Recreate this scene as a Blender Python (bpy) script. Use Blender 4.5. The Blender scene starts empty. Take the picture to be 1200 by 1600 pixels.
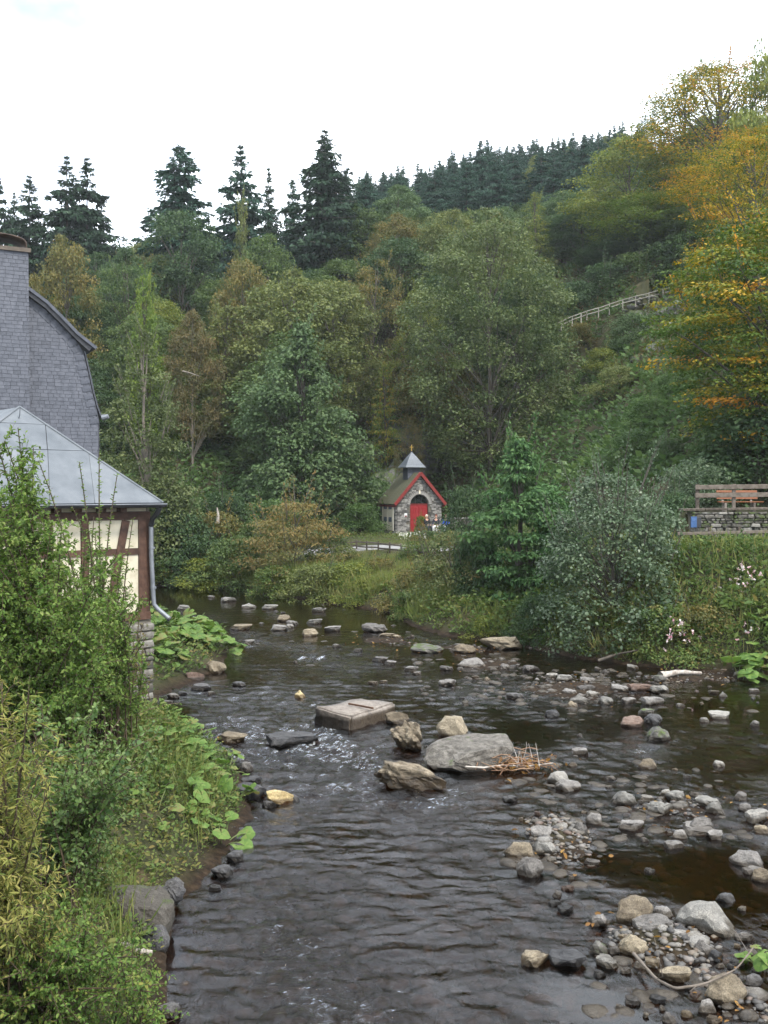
import bpy, bmesh, math, random
import numpy as np
from mathutils import Vector, Matrix
R = math.radians
random.seed(7)
rng = np.random.default_rng(7)
S = bpy.context.scene
COL = S.collection

# ------------------------------------------------------------------ camera, sky, sun, exposure
CAM = Vector((0.0, 0.0, 6.0)); PITCH = R(1.285); FPX = 1560.0
cd = bpy.data.cameras.new('camera'); cam = bpy.data.objects.new('camera', cd); COL.objects.link(cam)
cd.sensor_fit = 'VERTICAL'; cd.sensor_height = 24.0; cd.sensor_width = 18.0; cd.lens = 24.0 * FPX / 1600.0
cd.clip_start = 0.05; cd.clip_end = 2000
cam.location = CAM; cam.rotation_euler = (math.pi / 2 - PITCH, 0, 0)
S.camera = cam
S.view_settings.view_transform = 'Standard'; S.view_settings.look = 'None'
S.view_settings.exposure = 1.0; S.view_settings.gamma = 1.0; S.view_settings.use_curve_mapping = False
S.render.engine = 'CYCLES'
S.cycles.max_bounces = 8; S.cycles.diffuse_bounces = 3; S.cycles.glossy_bounces = 3
S.cycles.transmission_bounces = 4; S.cycles.transparent_max_bounces = 12; S.cycles.volume_bounces = 0
S.cycles.caustics_reflective = False; S.cycles.caustics_refractive = False
S.cycles.use_denoising = True; S.cycles.sample_clamp_indirect = 6

HAZE = 0.0002
SUN_EL, SUN_AZ = R(52), R(142)          # azimuth clockwise from +Y
W = bpy.data.worlds.new('World'); S.world = W; W.use_nodes = True
nt = W.node_tree; nt.nodes.clear()
out = nt.nodes.new('ShaderNodeOutputWorld'); bg = nt.nodes.new('ShaderNodeBackground')
sky = nt.nodes.new('ShaderNodeTexSky'); sky.sky_type = 'NISHITA'; sky.sun_disc = False
sky.sun_elevation = SUN_EL; sky.sun_rotation = SUN_AZ
tc = nt.nodes.new('ShaderNodeTexCoord'); mp = nt.nodes.new('ShaderNodeMapping')
mp.inputs['Location'].default_value = (1.36, 0.3, 0.9); mp.inputs['Scale'].default_value = (1, 1, 1.8)
nz = nt.nodes.new('ShaderNodeTexNoise'); nz.inputs['Scale'].default_value = 2.6; nz.inputs['Detail'].default_value = 5
rp = nt.nodes.new('ShaderNodeValToRGB')
rp.color_ramp.elements[0].position = 0.27; rp.color_ramp.elements[0].color = (.45, .45, .45, 1)
rp.color_ramp.elements[1].position = 0.42; rp.color_ramp.elements[1].color = (1, 1, 1, 1)
mx = nt.nodes.new('ShaderNodeMix'); mx.data_type = 'RGBA'
mx.inputs[7].default_value = (10.5, 11.3, 12.3, 1)       # bright cloud deck, in the sky texture's own units
nt.links.new(tc.outputs['Generated'], mp.inputs[0]); nt.links.new(mp.outputs[0], nz.inputs['Vector'])
nt.links.new(nz.outputs[0], rp.inputs[0]); dn = nt.nodes.new('ShaderNodeVectorMath'); dn.operation = 'DOT_PRODUCT'; dn.inputs[1].default_value = (-.300, .862, .41)   # a thin blue opening in the cloud deck, upper left
nt.links.new(tc.outputs['Generated'], dn.inputs[0])
ho = nt.nodes.new('ShaderNodeMapRange'); ho.inputs['From Min'].default_value = .972; ho.inputs['From Max'].default_value = .9985; ho.inputs['To Min'].default_value = 1.0; ho.inputs['To Max'].default_value = .35
nt.links.new(dn.outputs['Value'], ho.inputs[0])
n9 = nt.nodes.new('ShaderNodeTexNoise'); n9.inputs['Scale'].default_value = 9; n9.inputs['Detail'].default_value = 5; nt.links.new(mp.outputs[0], n9.inputs['Vector'])
h9 = nt.nodes.new('ShaderNodeMath'); h9.operation = 'MULTIPLY_ADD'; h9.inputs[1].default_value = 1.1; h9.inputs[2].default_value = -.45; nt.links.new(n9.outputs[0], h9.inputs[0])
h8 = nt.nodes.new('ShaderNodeMath'); h8.operation = 'ADD'; h8.use_clamp = True; nt.links.new(h9.outputs[0], h8.inputs[0]); nt.links.new(ho.outputs[0], h8.inputs[1])
h7 = nt.nodes.new('ShaderNodeMath'); h7.operation = 'MULTIPLY'; nt.links.new(rp.outputs[0], h7.inputs[0]); nt.links.new(h8.outputs[0], h7.inputs[1]); nt.links.new(h7.outputs[0], mx.inputs[0])
nt.links.new(sky.outputs[0], mx.inputs[6]); nt.links.new(mx.outputs[2], bg.inputs[0])
bg.inputs[1].default_value = 0.13
nt.links.new(bg.outputs[0], out.inputs[0])
sd = bpy.data.lights.new('sun', 'SUN'); sun = bpy.data.objects.new('sun', sd); COL.objects.link(sun)
sd.energy = 2.3; sd.angle = R(10); sd.color = (1.0, .94, .84)
d = Vector((math.sin(SUN_AZ) * math.cos(SUN_EL), math.cos(SUN_AZ) * math.cos(SUN_EL), math.sin(SUN_EL)))
sun.rotation_euler = d.to_track_quat('Z', 'Y').to_euler()

# ------------------------------------------------------------------ where a sight line meets the place
def ray(px, py):
    u = (px - 600) / FPX; v = (800 - py) / FPX
    return np.array([u, math.cos(PITCH) + v * math.sin(PITCH), -math.sin(PITCH) + v * math.cos(PITCH)])
def at(px, py, Y):
    r = ray(px, py); return np.array(CAM) + r * (Y / r[1])
def on(px, py, z=0.0):
    r = ray(px, py); return np.array(CAM) + r * ((z - CAM.z) / r[2])
def on_plane(px, py, p0, n):
    r = ray(px, py); c = np.array(CAM)
    return c + r * (np.dot(np.array(p0) - c, n) / np.dot(r, n))

# ------------------------------------------------------------------ noise
def _hash(ix, iy, seed):
    h = (ix.astype(np.int64) * 374761393 + iy.astype(np.int64) * 668265263 + seed * 974711) & 0x7fffffff
    h = ((h ^ (h >> 13)) * 1274126177) & 0x7fffffff
    return ((h ^ (h >> 16)) & 0xffff) / 65535.0
def vnoise(x, y, seed=0):
    x = np.asarray(x, float); y = np.asarray(y, float)
    ix = np.floor(x); iy = np.floor(y); fx = x - ix; fy = y - iy
    fx = fx * fx * (3 - 2 * fx); fy = fy * fy * (3 - 2 * fy)
    a = _hash(ix, iy, seed); b = _hash(ix + 1, iy, seed); c = _hash(ix, iy + 1, seed); e = _hash(ix + 1, iy + 1, seed)
    return (a * (1 - fx) + b * fx) * (1 - fy) + (c * (1 - fx) + e * fx) * fy
def fbm(x, y, seed=0, o=4):
    s = 0; a = .5; t = 0
    for k in range(o):
        s = s + a * vnoise(np.asarray(x) * 2 ** k + 17.3 * k, np.asarray(y) * 2 ** k - 9.1 * k, seed + k); t += a; a *= .5
    return s / t
def sstep(a, b, x):
    t = np.clip((np.asarray(x, float) - a) / (b - a), 0, 1); return t * t * (3 - 2 * t)

# ------------------------------------------------------------------ object helpers
def tag(o, label=None, cat=None, group=None, kind=None):
    if label: o['label'] = label
    if cat: o['category'] = cat
    if group: o['group'] = group
    if kind: o['kind'] = kind
    return o
def thing(name, label, cat, loc=(0, 0, 0), rz=0, group=None):
    o = bpy.data.objects.new(name, None); COL.objects.link(o); o.empty_display_size = .3
    o.location = loc; o.rotation_euler = (0, 0, rz)
    return tag(o, label, cat, group)
def link(name, me, parent=None, mat=None, loc=None, rot=None, scale=None):
    o = bpy.data.objects.new(name, me); COL.objects.link(o)
    if parent is not None: o.parent = parent
    if mat is not None and len(me.materials) == 0: me.materials.append(mat)
    if mat is not None and me.materials[0] != mat:
        o.material_slots[0].link = 'OBJECT'; o.material_slots[0].material = mat
    if loc is not None: o.location = loc
    if rot is not None: o.rotation_euler = rot
    if scale is not None: o.scale = scale
    return o
def np_mesh(name, V, F, attr=None, smooth=False, mi=None):
    """V (n,3); F (m,k) equal-size faces."""
    me = bpy.data.meshes.new(name); V = np.asarray(V, np.float32); F = np.asarray(F, np.int32)
    me.vertices.add(len(V)); me.vertices.foreach_set('co', V.ravel())
    m, k = F.shape
    me.loops.add(m * k); me.loops.foreach_set('vertex_index', F.ravel())
    me.polygons.add(m); me.polygons.foreach_set('loop_start', np.arange(0, m * k, k, dtype=np.int32))
    if smooth: me.polygons.foreach_set('use_smooth', np.ones(m, bool))
    if attr is not None:
        for an, (dom, vals) in attr.items():
            vals = np.asarray(vals, np.float32)
            a = me.attributes.new(an, 'FLOAT_VECTOR' if vals.ndim == 2 else 'FLOAT', dom)
            a.data.foreach_set('vector' if vals.ndim == 2 else 'value', vals.ravel())
    me.update(calc_edges=True); me.validate()
    return me
def bm_mesh(name, bm, smooth=False):
    bmesh.ops.recalc_face_normals(bm, faces=bm.faces[:])
    me = bpy.data.meshes.new(name); bm.to_mesh(me); bm.free()
    if smooth:
        for p in me.polygons: p.use_smooth = True
    return me
def bm_box(bm, c, s, M=None, bevel=0):
    vs = [bm.verts.new(Vector(((i - .5) * s[0], (j - .5) * s[1], (k - .5) * s[2]))) for i in (0, 1) for j in (0, 1) for k in (0, 1)]
    fs = [(0, 1, 3, 2), (4, 6, 7, 5), (0, 4, 5, 1), (2, 3, 7, 6), (0, 2, 6, 4), (1, 5, 7, 3)]
    faces = [bm.faces.new([vs[i] for i in f]) for f in fs]
    if bevel:
        r = bmesh.ops.bevel(bm, geom=list({e for f in faces for e in f.edges}), offset=bevel, segments=1, affect='EDGES')
        vs = [v for v in {v for f in r['faces'] for v in f.verts} | {v for v in vs if v.is_valid}]
    T = Matrix.Translation(Vector(c)) @ (M.to_4x4() if M is not None else Matrix.Identity(4))
    for v in vs: v.co = T @ v.co
    return vs
def box_mesh(name, s, bevel=0, c=(0, 0, 0)):
    bm = bmesh.new(); bm_box(bm, c, s, None, bevel); return bm_mesh(name, bm)
def beam_mesh(name, a, b, w, h, up=(0, 0, 1), bevel=0.0):
    a = Vector(a); b = Vector(b); x = (b - a); L = x.length; x.normalize()
    y = Vector(up).cross(x); y.normalize(); z = x.cross(y)
    bm = bmesh.new(); bm_box(bm, (a + b) / 2, (L, w, h), Matrix((x, y, z)).transposed(), bevel)
    return bm_mesh(name, bm)
def prism_mesh(name, pts, thick):
    """flat polygon pts (3D list) extruded by vector thick."""
    bm = bmesh.new(); t = Vector(thick)
    a = [bm.verts.new(Vector(p)) for p in pts]; b = [bm.verts.new(Vector(p) + t) for p in pts]
    bm.faces.new(a); bm.faces.new(b[::-1]); n = len(a)
    for i in range(n): bm.faces.new((a[i], b[i], b[(i + 1) % n], a[(i + 1) % n]))
    return bm_mesh(name, bm)
def tubes(lines, sides=5):
    """lines: list of (pts(n,3), radii(n)). -> V,F quads"""
    Vs = []; Fs = []; off = 0
    ang = np.arange(sides) * 2 * math.pi / sides
    for P, r in lines:
        P = np.asarray(P, float); r = np.asarray(r, float); n = len(P)
        T = np.gradient(P, axis=0); T /= np.linalg.norm(T, axis=1)[:, None] + 1e-9
        ref = np.array([0.31, .95, .05]) if abs(T[0][1]) < .9 else np.array([1., 0, 0])
        A = np.cross(T, ref); A /= np.linalg.norm(A, axis=1)[:, None] + 1e-9; B = np.cross(T, A)
        ring = P[:, None, :] + r[:, None, None] * (np.cos(ang)[None, :, None] * A[:, None, :] + np.sin(ang)[None, :, None] * B[:, None, :])
        Vs.append(ring.reshape(-1, 3))
        i = np.arange(n - 1)[:, None] * sides + np.arange(sides)[None, :]
        j = np.arange(n - 1)[:, None] * sides + (np.arange(sides)[None, :] + 1) % sides
        Fs.append(np.stack([i, j, j + sides, i + sides], -1).reshape(-1, 4) + off)
        off += n * sides
    return np.concatenate(Vs), np.concatenate(Fs)
def tube_obj_mesh(name, lines, sides=6, caps=True):
    V, F = tubes(lines, sides)
    return np_mesh(name, V, F, smooth=True)

# ------------------------------------------------------------------ materials
def newmat(name):
    m = bpy.data.materials.new(name); m.use_nodes = True; t = m.node_tree
    for n in list(t.nodes): t.nodes.remove(n)
    o = t.nodes.new('ShaderNodeOutputMaterial'); return m, t, o
def N(t, typ, **kw):
    n = t.nodes.new(typ)
    for k, v in kw.items():
        if k.startswith('i_'): n.inputs[k[2:].replace('_', ' ')].default_value = v
        else: setattr(n, k, v)
    return n
def ramp(t, stops):
    r = t.nodes.new('ShaderNodeValToRGB'); e = r.color_ramp.elements
    while len(e) < len(stops): e.new(.5)
    for k, (p, c) in enumerate(stops):
        e[k].position = p; e[k].color = (c[0], c[1], c[2], 1) if hasattr(c, '__len__') else (c, c, c, 1)
    return r
def mathn(t, op, a, b=None):
    n = t.nodes.new('ShaderNodeMath'); n.operation = op
    for i, v in enumerate((a, b)):
        if v is None: continue
        if hasattr(v, 'is_output') or hasattr(v, 'links'): t.links.new(v, n.inputs[i])
        else: n.inputs[i].default_value = v
    return n.outputs[0]
def solid(name, cols, scale=8, rough=.7, bump=.2, spec=.3, coord='Object', detail=5, stretch=(1, 1, 1), bscale=None, metal=0.0, bdist=.02, rnd=0.0, isl=0.0):
    """noise-mottled surface; cols = 2..4 base colours along the noise; rnd shifts pieces against each other"""
    m, t, o = newmat(name)
    b = N(t, 'ShaderNodeBsdfPrincipled'); b.inputs['Roughness'].default_value = rough
    b.inputs['Specular IOR Level'].default_value = spec; b.inputs['Metallic'].default_value = metal
    tc = N(t, 'ShaderNodeTexCoord'); mp = N(t, 'ShaderNodeMapping'); mp.inputs['Scale'].default_value = stretch
    t.links.new(tc.outputs[coord], mp.inputs[0])
    nz = N(t, 'ShaderNodeTexNoise', i_Scale=scale, i_Detail=detail, i_Roughness=.6)
    t.links.new(mp.outputs[0], nz.inputs['Vector'])
    k = len(cols); r = ramp(t, [(.3 + .4 * i / (k - 1), c) for i, c in enumerate(cols)])
    f = nz.outputs[0]
    if rnd:
        oi = N(t, 'ShaderNodeObjectInfo')
        f = mathn(t, 'ADD', f, mathn(t, 'MULTIPLY', mathn(t, 'SUBTRACT', oi.outputs['Random'], .5), rnd))
    if isl:
        gi = N(t, 'ShaderNodeNewGeometry'); f = mathn(t, 'ADD', f, mathn(t, 'MULTIPLY', mathn(t, 'SUBTRACT', gi.outputs['Random Per Island'], .5), isl))
    t.links.new(f, r.inputs[0]); t.links.new(r.outputs[0], b.inputs['Base Color'])
    if bump:
        n2 = N(t, 'ShaderNodeTexNoise', i_Scale=bscale or scale * 3, i_Detail=4.0)
        t.links.new(mp.outputs[0], n2.inputs['Vector'])
        bp = N(t, 'ShaderNodeBump', i_Strength=bump, i_Distance=bdist)
        t.links.new(n2.outputs[0], bp.inputs['Height']); t.links.new(bp.outputs[0], b.inputs['Normal'])
    t.links.new(b.outputs[0], o.inputs[0])
    return m
def leafmat(name, cols, transl=.32, rough=.58, spec=.16, gl=.55):
    """cols along: clump value mixed with single-leaf value (attribute vr)"""
    m, t, o = newmat(name)
    a = N(t, 'ShaderNodeAttribute', attribute_name='vr'); sp = N(t, 'ShaderNodeSeparateXYZ')
    t.links.new(a.outputs['Vector'], sp.inputs[0])
    f = mathn(t, 'ADD', mathn(t, 'MULTIPLY', sp.outputs[0], 1 - gl), mathn(t, 'MULTIPLY', sp.outputs[1], gl))
    cols = [(min(c[0] * 1.22, .6), min(c[1] * 1.25, .6), min(c[2] * 1.08, .6)) for c in cols]
    k = len(cols); r = ramp(t, [((.12 + .76 * i / (k - 1)), c) for i, c in enumerate(cols)])
    t.links.new(f, r.inputs[0])
    b = N(t, 'ShaderNodeBsdfPrincipled'); b.inputs['Roughness'].default_value = rough; b.inputs['Specular IOR Level'].default_value = spec
    tr = N(t, 'ShaderNodeBsdfTranslucent'); mxs = N(t, 'ShaderNodeMixShader'); mxs.inputs[0].default_value = transl
    hs = N(t, 'ShaderNodeHueSaturation'); hs.inputs['Value'].default_value = 1.25; hs.inputs['Saturation'].default_value = 1.1
    t.links.new(r.outputs[0], b.inputs['Base Color']); t.links.new(r.outputs[0], hs.inputs['Color']); t.links.new(hs.outputs[0], tr.inputs[0])
    t.links.new(b.outputs[0], mxs.inputs[1]); t.links.new(tr.outputs[0], mxs.inputs[2]); t.links.new(mxs.outputs[0], o.inputs[0])
    return m

def stonemat(name, cols, rough=.75, moss=0.0, wetz=.065):
    m, t, o = newmat(name)
    b = N(t, 'ShaderNodeBsdfPrincipled'); b.inputs['Specular IOR Level'].default_value = .35
    tc = N(t, 'ShaderNodeTexCoord'); oi = N(t, 'ShaderNodeObjectInfo'); ge = N(t, 'ShaderNodeNewGeometry')
    ad = N(t, 'ShaderNodeVectorMath', operation='ADD'); t.links.new(ge.outputs['Position'], ad.inputs[0]); t.links.new(oi.outputs['Random'], ad.inputs[1])
    nz = N(t, 'ShaderNodeTexNoise', i_Scale=7.0, i_Detail=8.0, i_Roughness=.65); t.links.new(ad.outputs[0], nz.inputs['Vector'])
    f = mathn(t, 'ADD', nz.outputs[0], mathn(t, 'MULTIPLY', mathn(t, 'SUBTRACT', oi.outputs['Random'], .5), .4))
    f = mathn(t, 'ADD', f, mathn(t, 'MULTIPLY', mathn(t, 'SUBTRACT', ge.outputs['Random Per Island'], .5), .3))
    k = len(cols); r = ramp(t, [(.28 + .44 * i / (k - 1), c) for i, c in enumerate(cols)]); t.links.new(f, r.inputs[0])
    # fine speckle
    n3 = N(t, 'ShaderNodeTexNoise', i_Scale=60.0, i_Detail=3.0); t.links.new(ge.outputs['Position'], n3.inputs['Vector'])
    r3 = ramp(t, [(.35, .6), (.5, .95), (.68, 1.35)]); t.links.new(n3.outputs[0], r3.inputs[0])
    mu = N(t, 'ShaderNodeMix', data_type='RGBA', blend_type='MULTIPLY'); mu.inputs[0].default_value = 1.0
    t.links.new(r.outputs[0], mu.inputs[6]); t.links.new(r3.outputs[0], mu.inputs[7]); col = mu.outputs[2]
    sp = N(t, 'ShaderNodeSeparateXYZ'); t.links.new(ge.outputs['Position'], sp.inputs[0])
    if moss:
        sn = N(t, 'ShaderNodeSeparateXYZ'); t.links.new(ge.outputs['Normal'], sn.inputs[0])
        nm = N(t, 'ShaderNodeTexNoise', i_Scale=4.0, i_Detail=6.0); t.links.new(ad.outputs[0], nm.inputs['Vector'])
        rm = ramp(t, [(1 - moss, 0.0), (1.12 - moss, 1.0)])
        t.links.new(mathn(t, 'ADD', nm.outputs[0], mathn(t, 'MULTIPLY', sn.outputs[2], .16)), rm.inputs[0])
        mm = N(t, 'ShaderNodeMix', data_type='RGBA'); mm.inputs[7].default_value = (.055, .075, .02, 1)
        t.links.new(rm.outputs[0], mm.inputs[0]); t.links.new(col, mm.inputs[6]); col = mm.outputs[2]
    # tide mark left by the water: wet and stained stone just above the river level
    nw = N(t, 'ShaderNodeTexNoise', i_Scale=3.0); t.links.new(ge.outputs['Position'], nw.inputs['Vector'])
    zz = mathn(t, 'SUBTRACT', sp.outputs[2], mathn(t, 'MULTIPLY', nw.outputs[0], .06))
    rw = N(t, 'ShaderNodeMapRange'); rw.inputs['From Min'].default_value = wetz - .05; rw.inputs['From Max'].default_value = wetz
    t.links.new(zz, rw.inputs[0])
    wc = N(t, 'ShaderNodeMix', data_type='RGBA', blend_type='MULTIPLY'); wc.inputs[0].default_value = 1
    t.links.new(col, wc.inputs[6]); wc.inputs[7].default_value = (.30, .26, .21, 1)
    mw = N(t, 'ShaderNodeMix', data_type='RGBA'); t.links.new(rw.outputs[0], mw.inputs[0]); t.links.new(wc.outputs[2], mw.inputs[6]); t.links.new(col, mw.inputs[7])
    t.links.new(mw.outputs[2], b.inputs['Base Color'])
    rr = N(t, 'ShaderNodeMapRange'); rr.inputs['To Min'].default_value = .28; rr.inputs['To Max'].default_value = rough
    t.links.new(rw.outputs[0], rr.inputs[0]); t.links.new(rr.outputs[0], b.inputs['Roughness'])
    nb = N(t, 'ShaderNodeTexNoise', i_Scale=9.0, i_Detail=10.0, i_Roughness=.72); t.links.new(ad.outputs[0], nb.inputs['Vector'])
    bp = N(t, 'ShaderNodeBump', i_Strength=.85, i_Distance=.05); t.links.new(nb.outputs[0], bp.inputs['Height']); t.links.new(bp.outputs[0], b.inputs['Normal'])
    t.links.new(b.outputs[0], o.inputs[0])
    return m

M = {}
M['grey'] = stonemat('grey_stone', [(.062, .056, .051), (.122, .112, .103), (.195, .182, .168)])
M['pale'] = stonemat('pale_stone', [(.10, .095, .085), (.165, .157, .142), (.24, .225, .2)])
M['tan'] = stonemat('tan_stone', [(.085, .066, .044), (.155, .125, .085), (.24, .20, .14)])
M['dark'] = stonemat('dark_stone', [(.028, .028, .03), (.055, .054, .056), (.095, .09, .088)])
M['red'] = stonemat('reddish_stone', [(.08, .052, .04), (.13, .085, .065), (.17, .125, .1)])
M['moss'] = stonemat('mossy_stone', [(.05, .048, .043), (.09, .085, .075), (.14, .132, .118)], moss=.40)
M['yellow'] = stonemat('yellow_stone', [(.28, .2, .09), (.40, .31, .155), (.48, .39, .22)])
M['concrete'] = stonemat('concrete', [(.10, .083, .07), (.18, .152, .13), (.25, .22, .19)], wetz=.26)
M['mortar'] = stonemat('mortared_rubble', [(.05, .039, .027), (.15, .12, .083), (.3, .25, .18)], wetz=.24)
M['cliff'] = stonemat('cliff_rock', [(.045, .045, .045), (.10, .098, .095), (.2, .19, .18)], moss=.52)
M['slate'] = solid('slate', [(.042, .046, .058), (.062, .067, .084), (.085, .09, .109)], scale=5, rough=.55, bump=.15, rnd=.22, spec=.35)
M['slateback'] = solid('slate_backing', [(.04, .043, .052), (.06, .064, .076)], scale=4)
M['roofsheet'] = solid('roofing_sheet', [(.08, .09, .102), (.108, .119, .132), (.14, .15, .162)], scale=1.6, rough=.75, bump=.12, rnd=.12, bscale=90, bdist=.004)
M['zinc'] = solid('zinc', [(.13, .14, .158), (.20, .212, .23)], scale=6, rough=.45, bump=.05, metal=.35)
M['darkmetal'] = solid('dark_metal', [(.02, .021, .024), (.045, .045, .05)], scale=6, rough=.45, bump=.05)
M['rustmetal'] = solid('rusty_sheet', [(.022, .018, .016), (.06, .042, .032), (.1, .07, .05)], scale=5, rough=.6, bump=.2)
M['timber'] = solid('brown_timber', [(.036, .018, .011), (.062, .031, .020), (.09, .048, .032)], scale=7, rough=.65, bump=.25, stretch=(1, 1, 1), rnd=.25)
M['plaster'] = solid('cream_plaster', [(.36, .32, .235), (.48, .435, .33), (.53, .485, .38)], scale=3, rough=.85, bump=.2, bscale=40, bdist=.006)
M['masonry'] = solid('mortar_backing', [(.09, .08, .065), (.15, .135, .11)], scale=6, rough=.9, bump=.4)
M['chapelstone'] = solid('chapel_stone', [(.09, .087, .082), (.18, .173, .163), (.29, .28, .26)], scale=2.6, rough=.8, bump=.4, bscale=14, detail=8, isl=.6)
M['wallstone'] = solid('old_wall_stone', [(.05, .048, .04), (.11, .10, .085), (.19, .18, .16)], scale=2.5, rough=.85, bump=.4, rnd=.5)
M['redpaint'] = solid('red_paint', [(.15, .022, .02), (.20, .032, .028)], scale=4, rough=.5, bump=.08)
M['reddoor'] = solid('red_door_paint', [(.20, .018, .022), (.26, .028, .03)], scale=3, rough=.45, bump=.06)
M['chapelroof'] = solid('mossy_slate_roof', [(.055, .058, .035), (.085, .082, .048), (.10, .105, .075)], scale=3.5, rough=.8, bump=.3, detail=7)
M['spire'] = solid('spire_slate', [(.13, .145, .165), (.22, .235, .26)], scale=9, rough=.45, bump=.2, rnd=.4)
M['glass'] = solid('dark_glass', [(.008, .012, .012), (.02, .026, .024)], scale=2, rough=.12, bump=0, spec=.5)
M['cream'] = solid('cream_paint', [(.64, .58, .46), (.72, .66, .53)], scale=5, rough=.6, bump=.08)
M['picture'] = solid('blue_grey_print', [(.03, .04, .065), (.12, .15, .2), (.3, .32, .34)], scale=6, rough=.5, bump=0)
M['gold'] = solid('gilt', [(.42, .25, .05), (.6, .4, .1)], scale=6, rough=.4, bump=0, metal=.4)
M['oldwood'] = solid('weathered_wood', [(.045, .036, .028), (.088, .071, .056), (.135, .112, .092)], scale=6, rough=.8, bump=.3, rnd=.4)
M['palewood'] = solid('pale_rail_wood', [(.26, .235, .20), (.36, .335, .29)], scale=6, rough=.8, bump=.2, rnd=.4)
M['drift'] = solid('driftwood', [(.15, .12, .10), (.30, .265, .23), (.44, .41, .37)], scale=9, rough=.8, bump=.4)
M['orange'] = solid('orange_wood', [(.15, .052, .02), (.20, .072, .027)], scale=6, rough=.5, bump=.1)
M['blue'] = solid('blue_board', [(.03, .07, .17), (.04, .095, .22)], scale=4, rough=.4, bump=0)
M['white'] = solid('white_print', [(.7, .7, .7), (.78, .78, .78)], scale=4, rough=.5, bump=0)
M['iron'] = solid('rusty_iron', [(.05, .028, .018), (.11, .055, .03)], scale=14, rough=.8, bump=.3)
M['path'] = solid('gravel_path', [(.15, .145, .14), (.20, .195, .19), (.25, .245, .24)], scale=1.4, rough=.9, bump=.35, bscale=22)
M['bark'] = solid('bark', [(.03, .026, .021), (.06, .052, .042), (.095, .085, .07)], scale=9, rough=.85, bump=.5, stretch=(1, 1, .35))
M['palebark'] = solid('pale_bark', [(.10, .085, .07), (.19, .165, .135)], scale=7, rough=.85, bump=.4, stretch=(1, 1, .35))
M['twig'] = solid('twig', [(.05, .035, .022), (.10, .072, .045)], scale=9, rough=.8, bump=.1)
M['deadtwig'] = solid('dead_reed', [(.10, .052, .028), (.19, .105, .06), (.27, .18, .115)], scale=6, rough=.8, bump=.1, rnd=.3)
# leaves
M['l_dark'] = leafmat('dark_green_leaf', [(.022, .042, .022), (.037, .064, .030), (.062, .090, .040)])
M['l_mid'] = leafmat('mid_green_leaf', [(.034, .058, .022), (.056, .084, .031), (.09, .115, .042)])
M['l_olive'] = leafmat('olive_leaf', [(.052, .068, .026), (.094, .110, .040), (.14, .145, .056)])
M['l_grey'] = leafmat('grey_green_leaf', [(.038, .064, .031), (.062, .096, .045), (.098, .132, .066)])
M['l_blue'] = leafmat('blue_green_needles', [(.014, .036, .028), (.023, .053, .040), (.038, .073, .052)], transl=.12)
M['l_spruce'] = leafmat('spruce_needles', [(.011, .026, .017), (.019, .039, .025), (.032, .055, .033)], transl=.12)
M['l_yellow'] = leafmat('yellow_green_leaf', [(.055, .078, .022), (.10, .12, .028), (.16, .16, .035)])
M['l_bright'] = leafmat('bright_green_leaf', [(.055, .095, .022), (.09, .13, .028), (.14, .17, .035)])
M['l_autumn'] = leafmat('autumn_brown_leaf', [(.055, .064, .026), (.10, .092, .034), (.155, .115, .042)])
M['l_brown'] = leafmat('russet_leaf', [(.05, .058, .026), (.085, .072, .034), (.12, .085, .042)])
M['l_beech'] = leafmat('turning_beech_leaf', [(.020, .042, .009), (.030, .058, .011), (.042, .074, .013), (.060, .09, .014), (.14, .13, .016), (.30, .20, .022), (.34, .15, .02)], gl=.88, transl=.3)
M['l_gold'] = leafmat('golden_beech_leaf', [(.024, .046, .010), (.040, .066, .012), (.062, .088, .014), (.12, .12, .016), (.27, .19, .02), (.34, .19, .022), (.34, .14, .02)], gl=.88, transl=.3)
M['l_alder'] = leafmat('alder_leaf', [(.028, .050, .026), (.046, .074, .040), (.076, .105, .064), (.12, .15, .105)], spec=.42, rough=.42)
M['l_bush'] = leafmat('sallow_leaf', [(.042, .082, .02), (.075, .125, .03), (.11, .16, .042), (.16, .19, .065)], gl=.4)
M['l_willow'] = leafmat('yellowing_willow_leaf', [(.075, .105, .03), (.13, .15, .042), (.20, .185, .062), (.26, .22, .09)], gl=.5)
M['l_cover'] = leafmat('bank_herb_leaf', [(.032, .058, .02), (.056, .09, .028), (.095, .125, .04), (.15, .12, .05)], gl=.6)
M['l_ivy'] = leafmat('slope_creeper_leaf', [(.034, .062, .026), (.058, .096, .036), (.09, .13, .05)], gl=.6)
M['l_grass'] = leafmat('grass_blade', [(.07, .10, .028), (.12, .14, .045), (.22, .19, .09)], gl=.6)
M['l_butter'] = leafmat('butterbur_leaf', [(.052, .098, .024), (.082, .138, .034), (.115, .165, .048), (.13, .115, .05)], gl=.5, rough=.55)
M['l_dead'] = leafmat('fallen_leaf', [(.09, .045, .02), (.16, .08, .03), (.26, .15, .05)], gl=.4)
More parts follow.
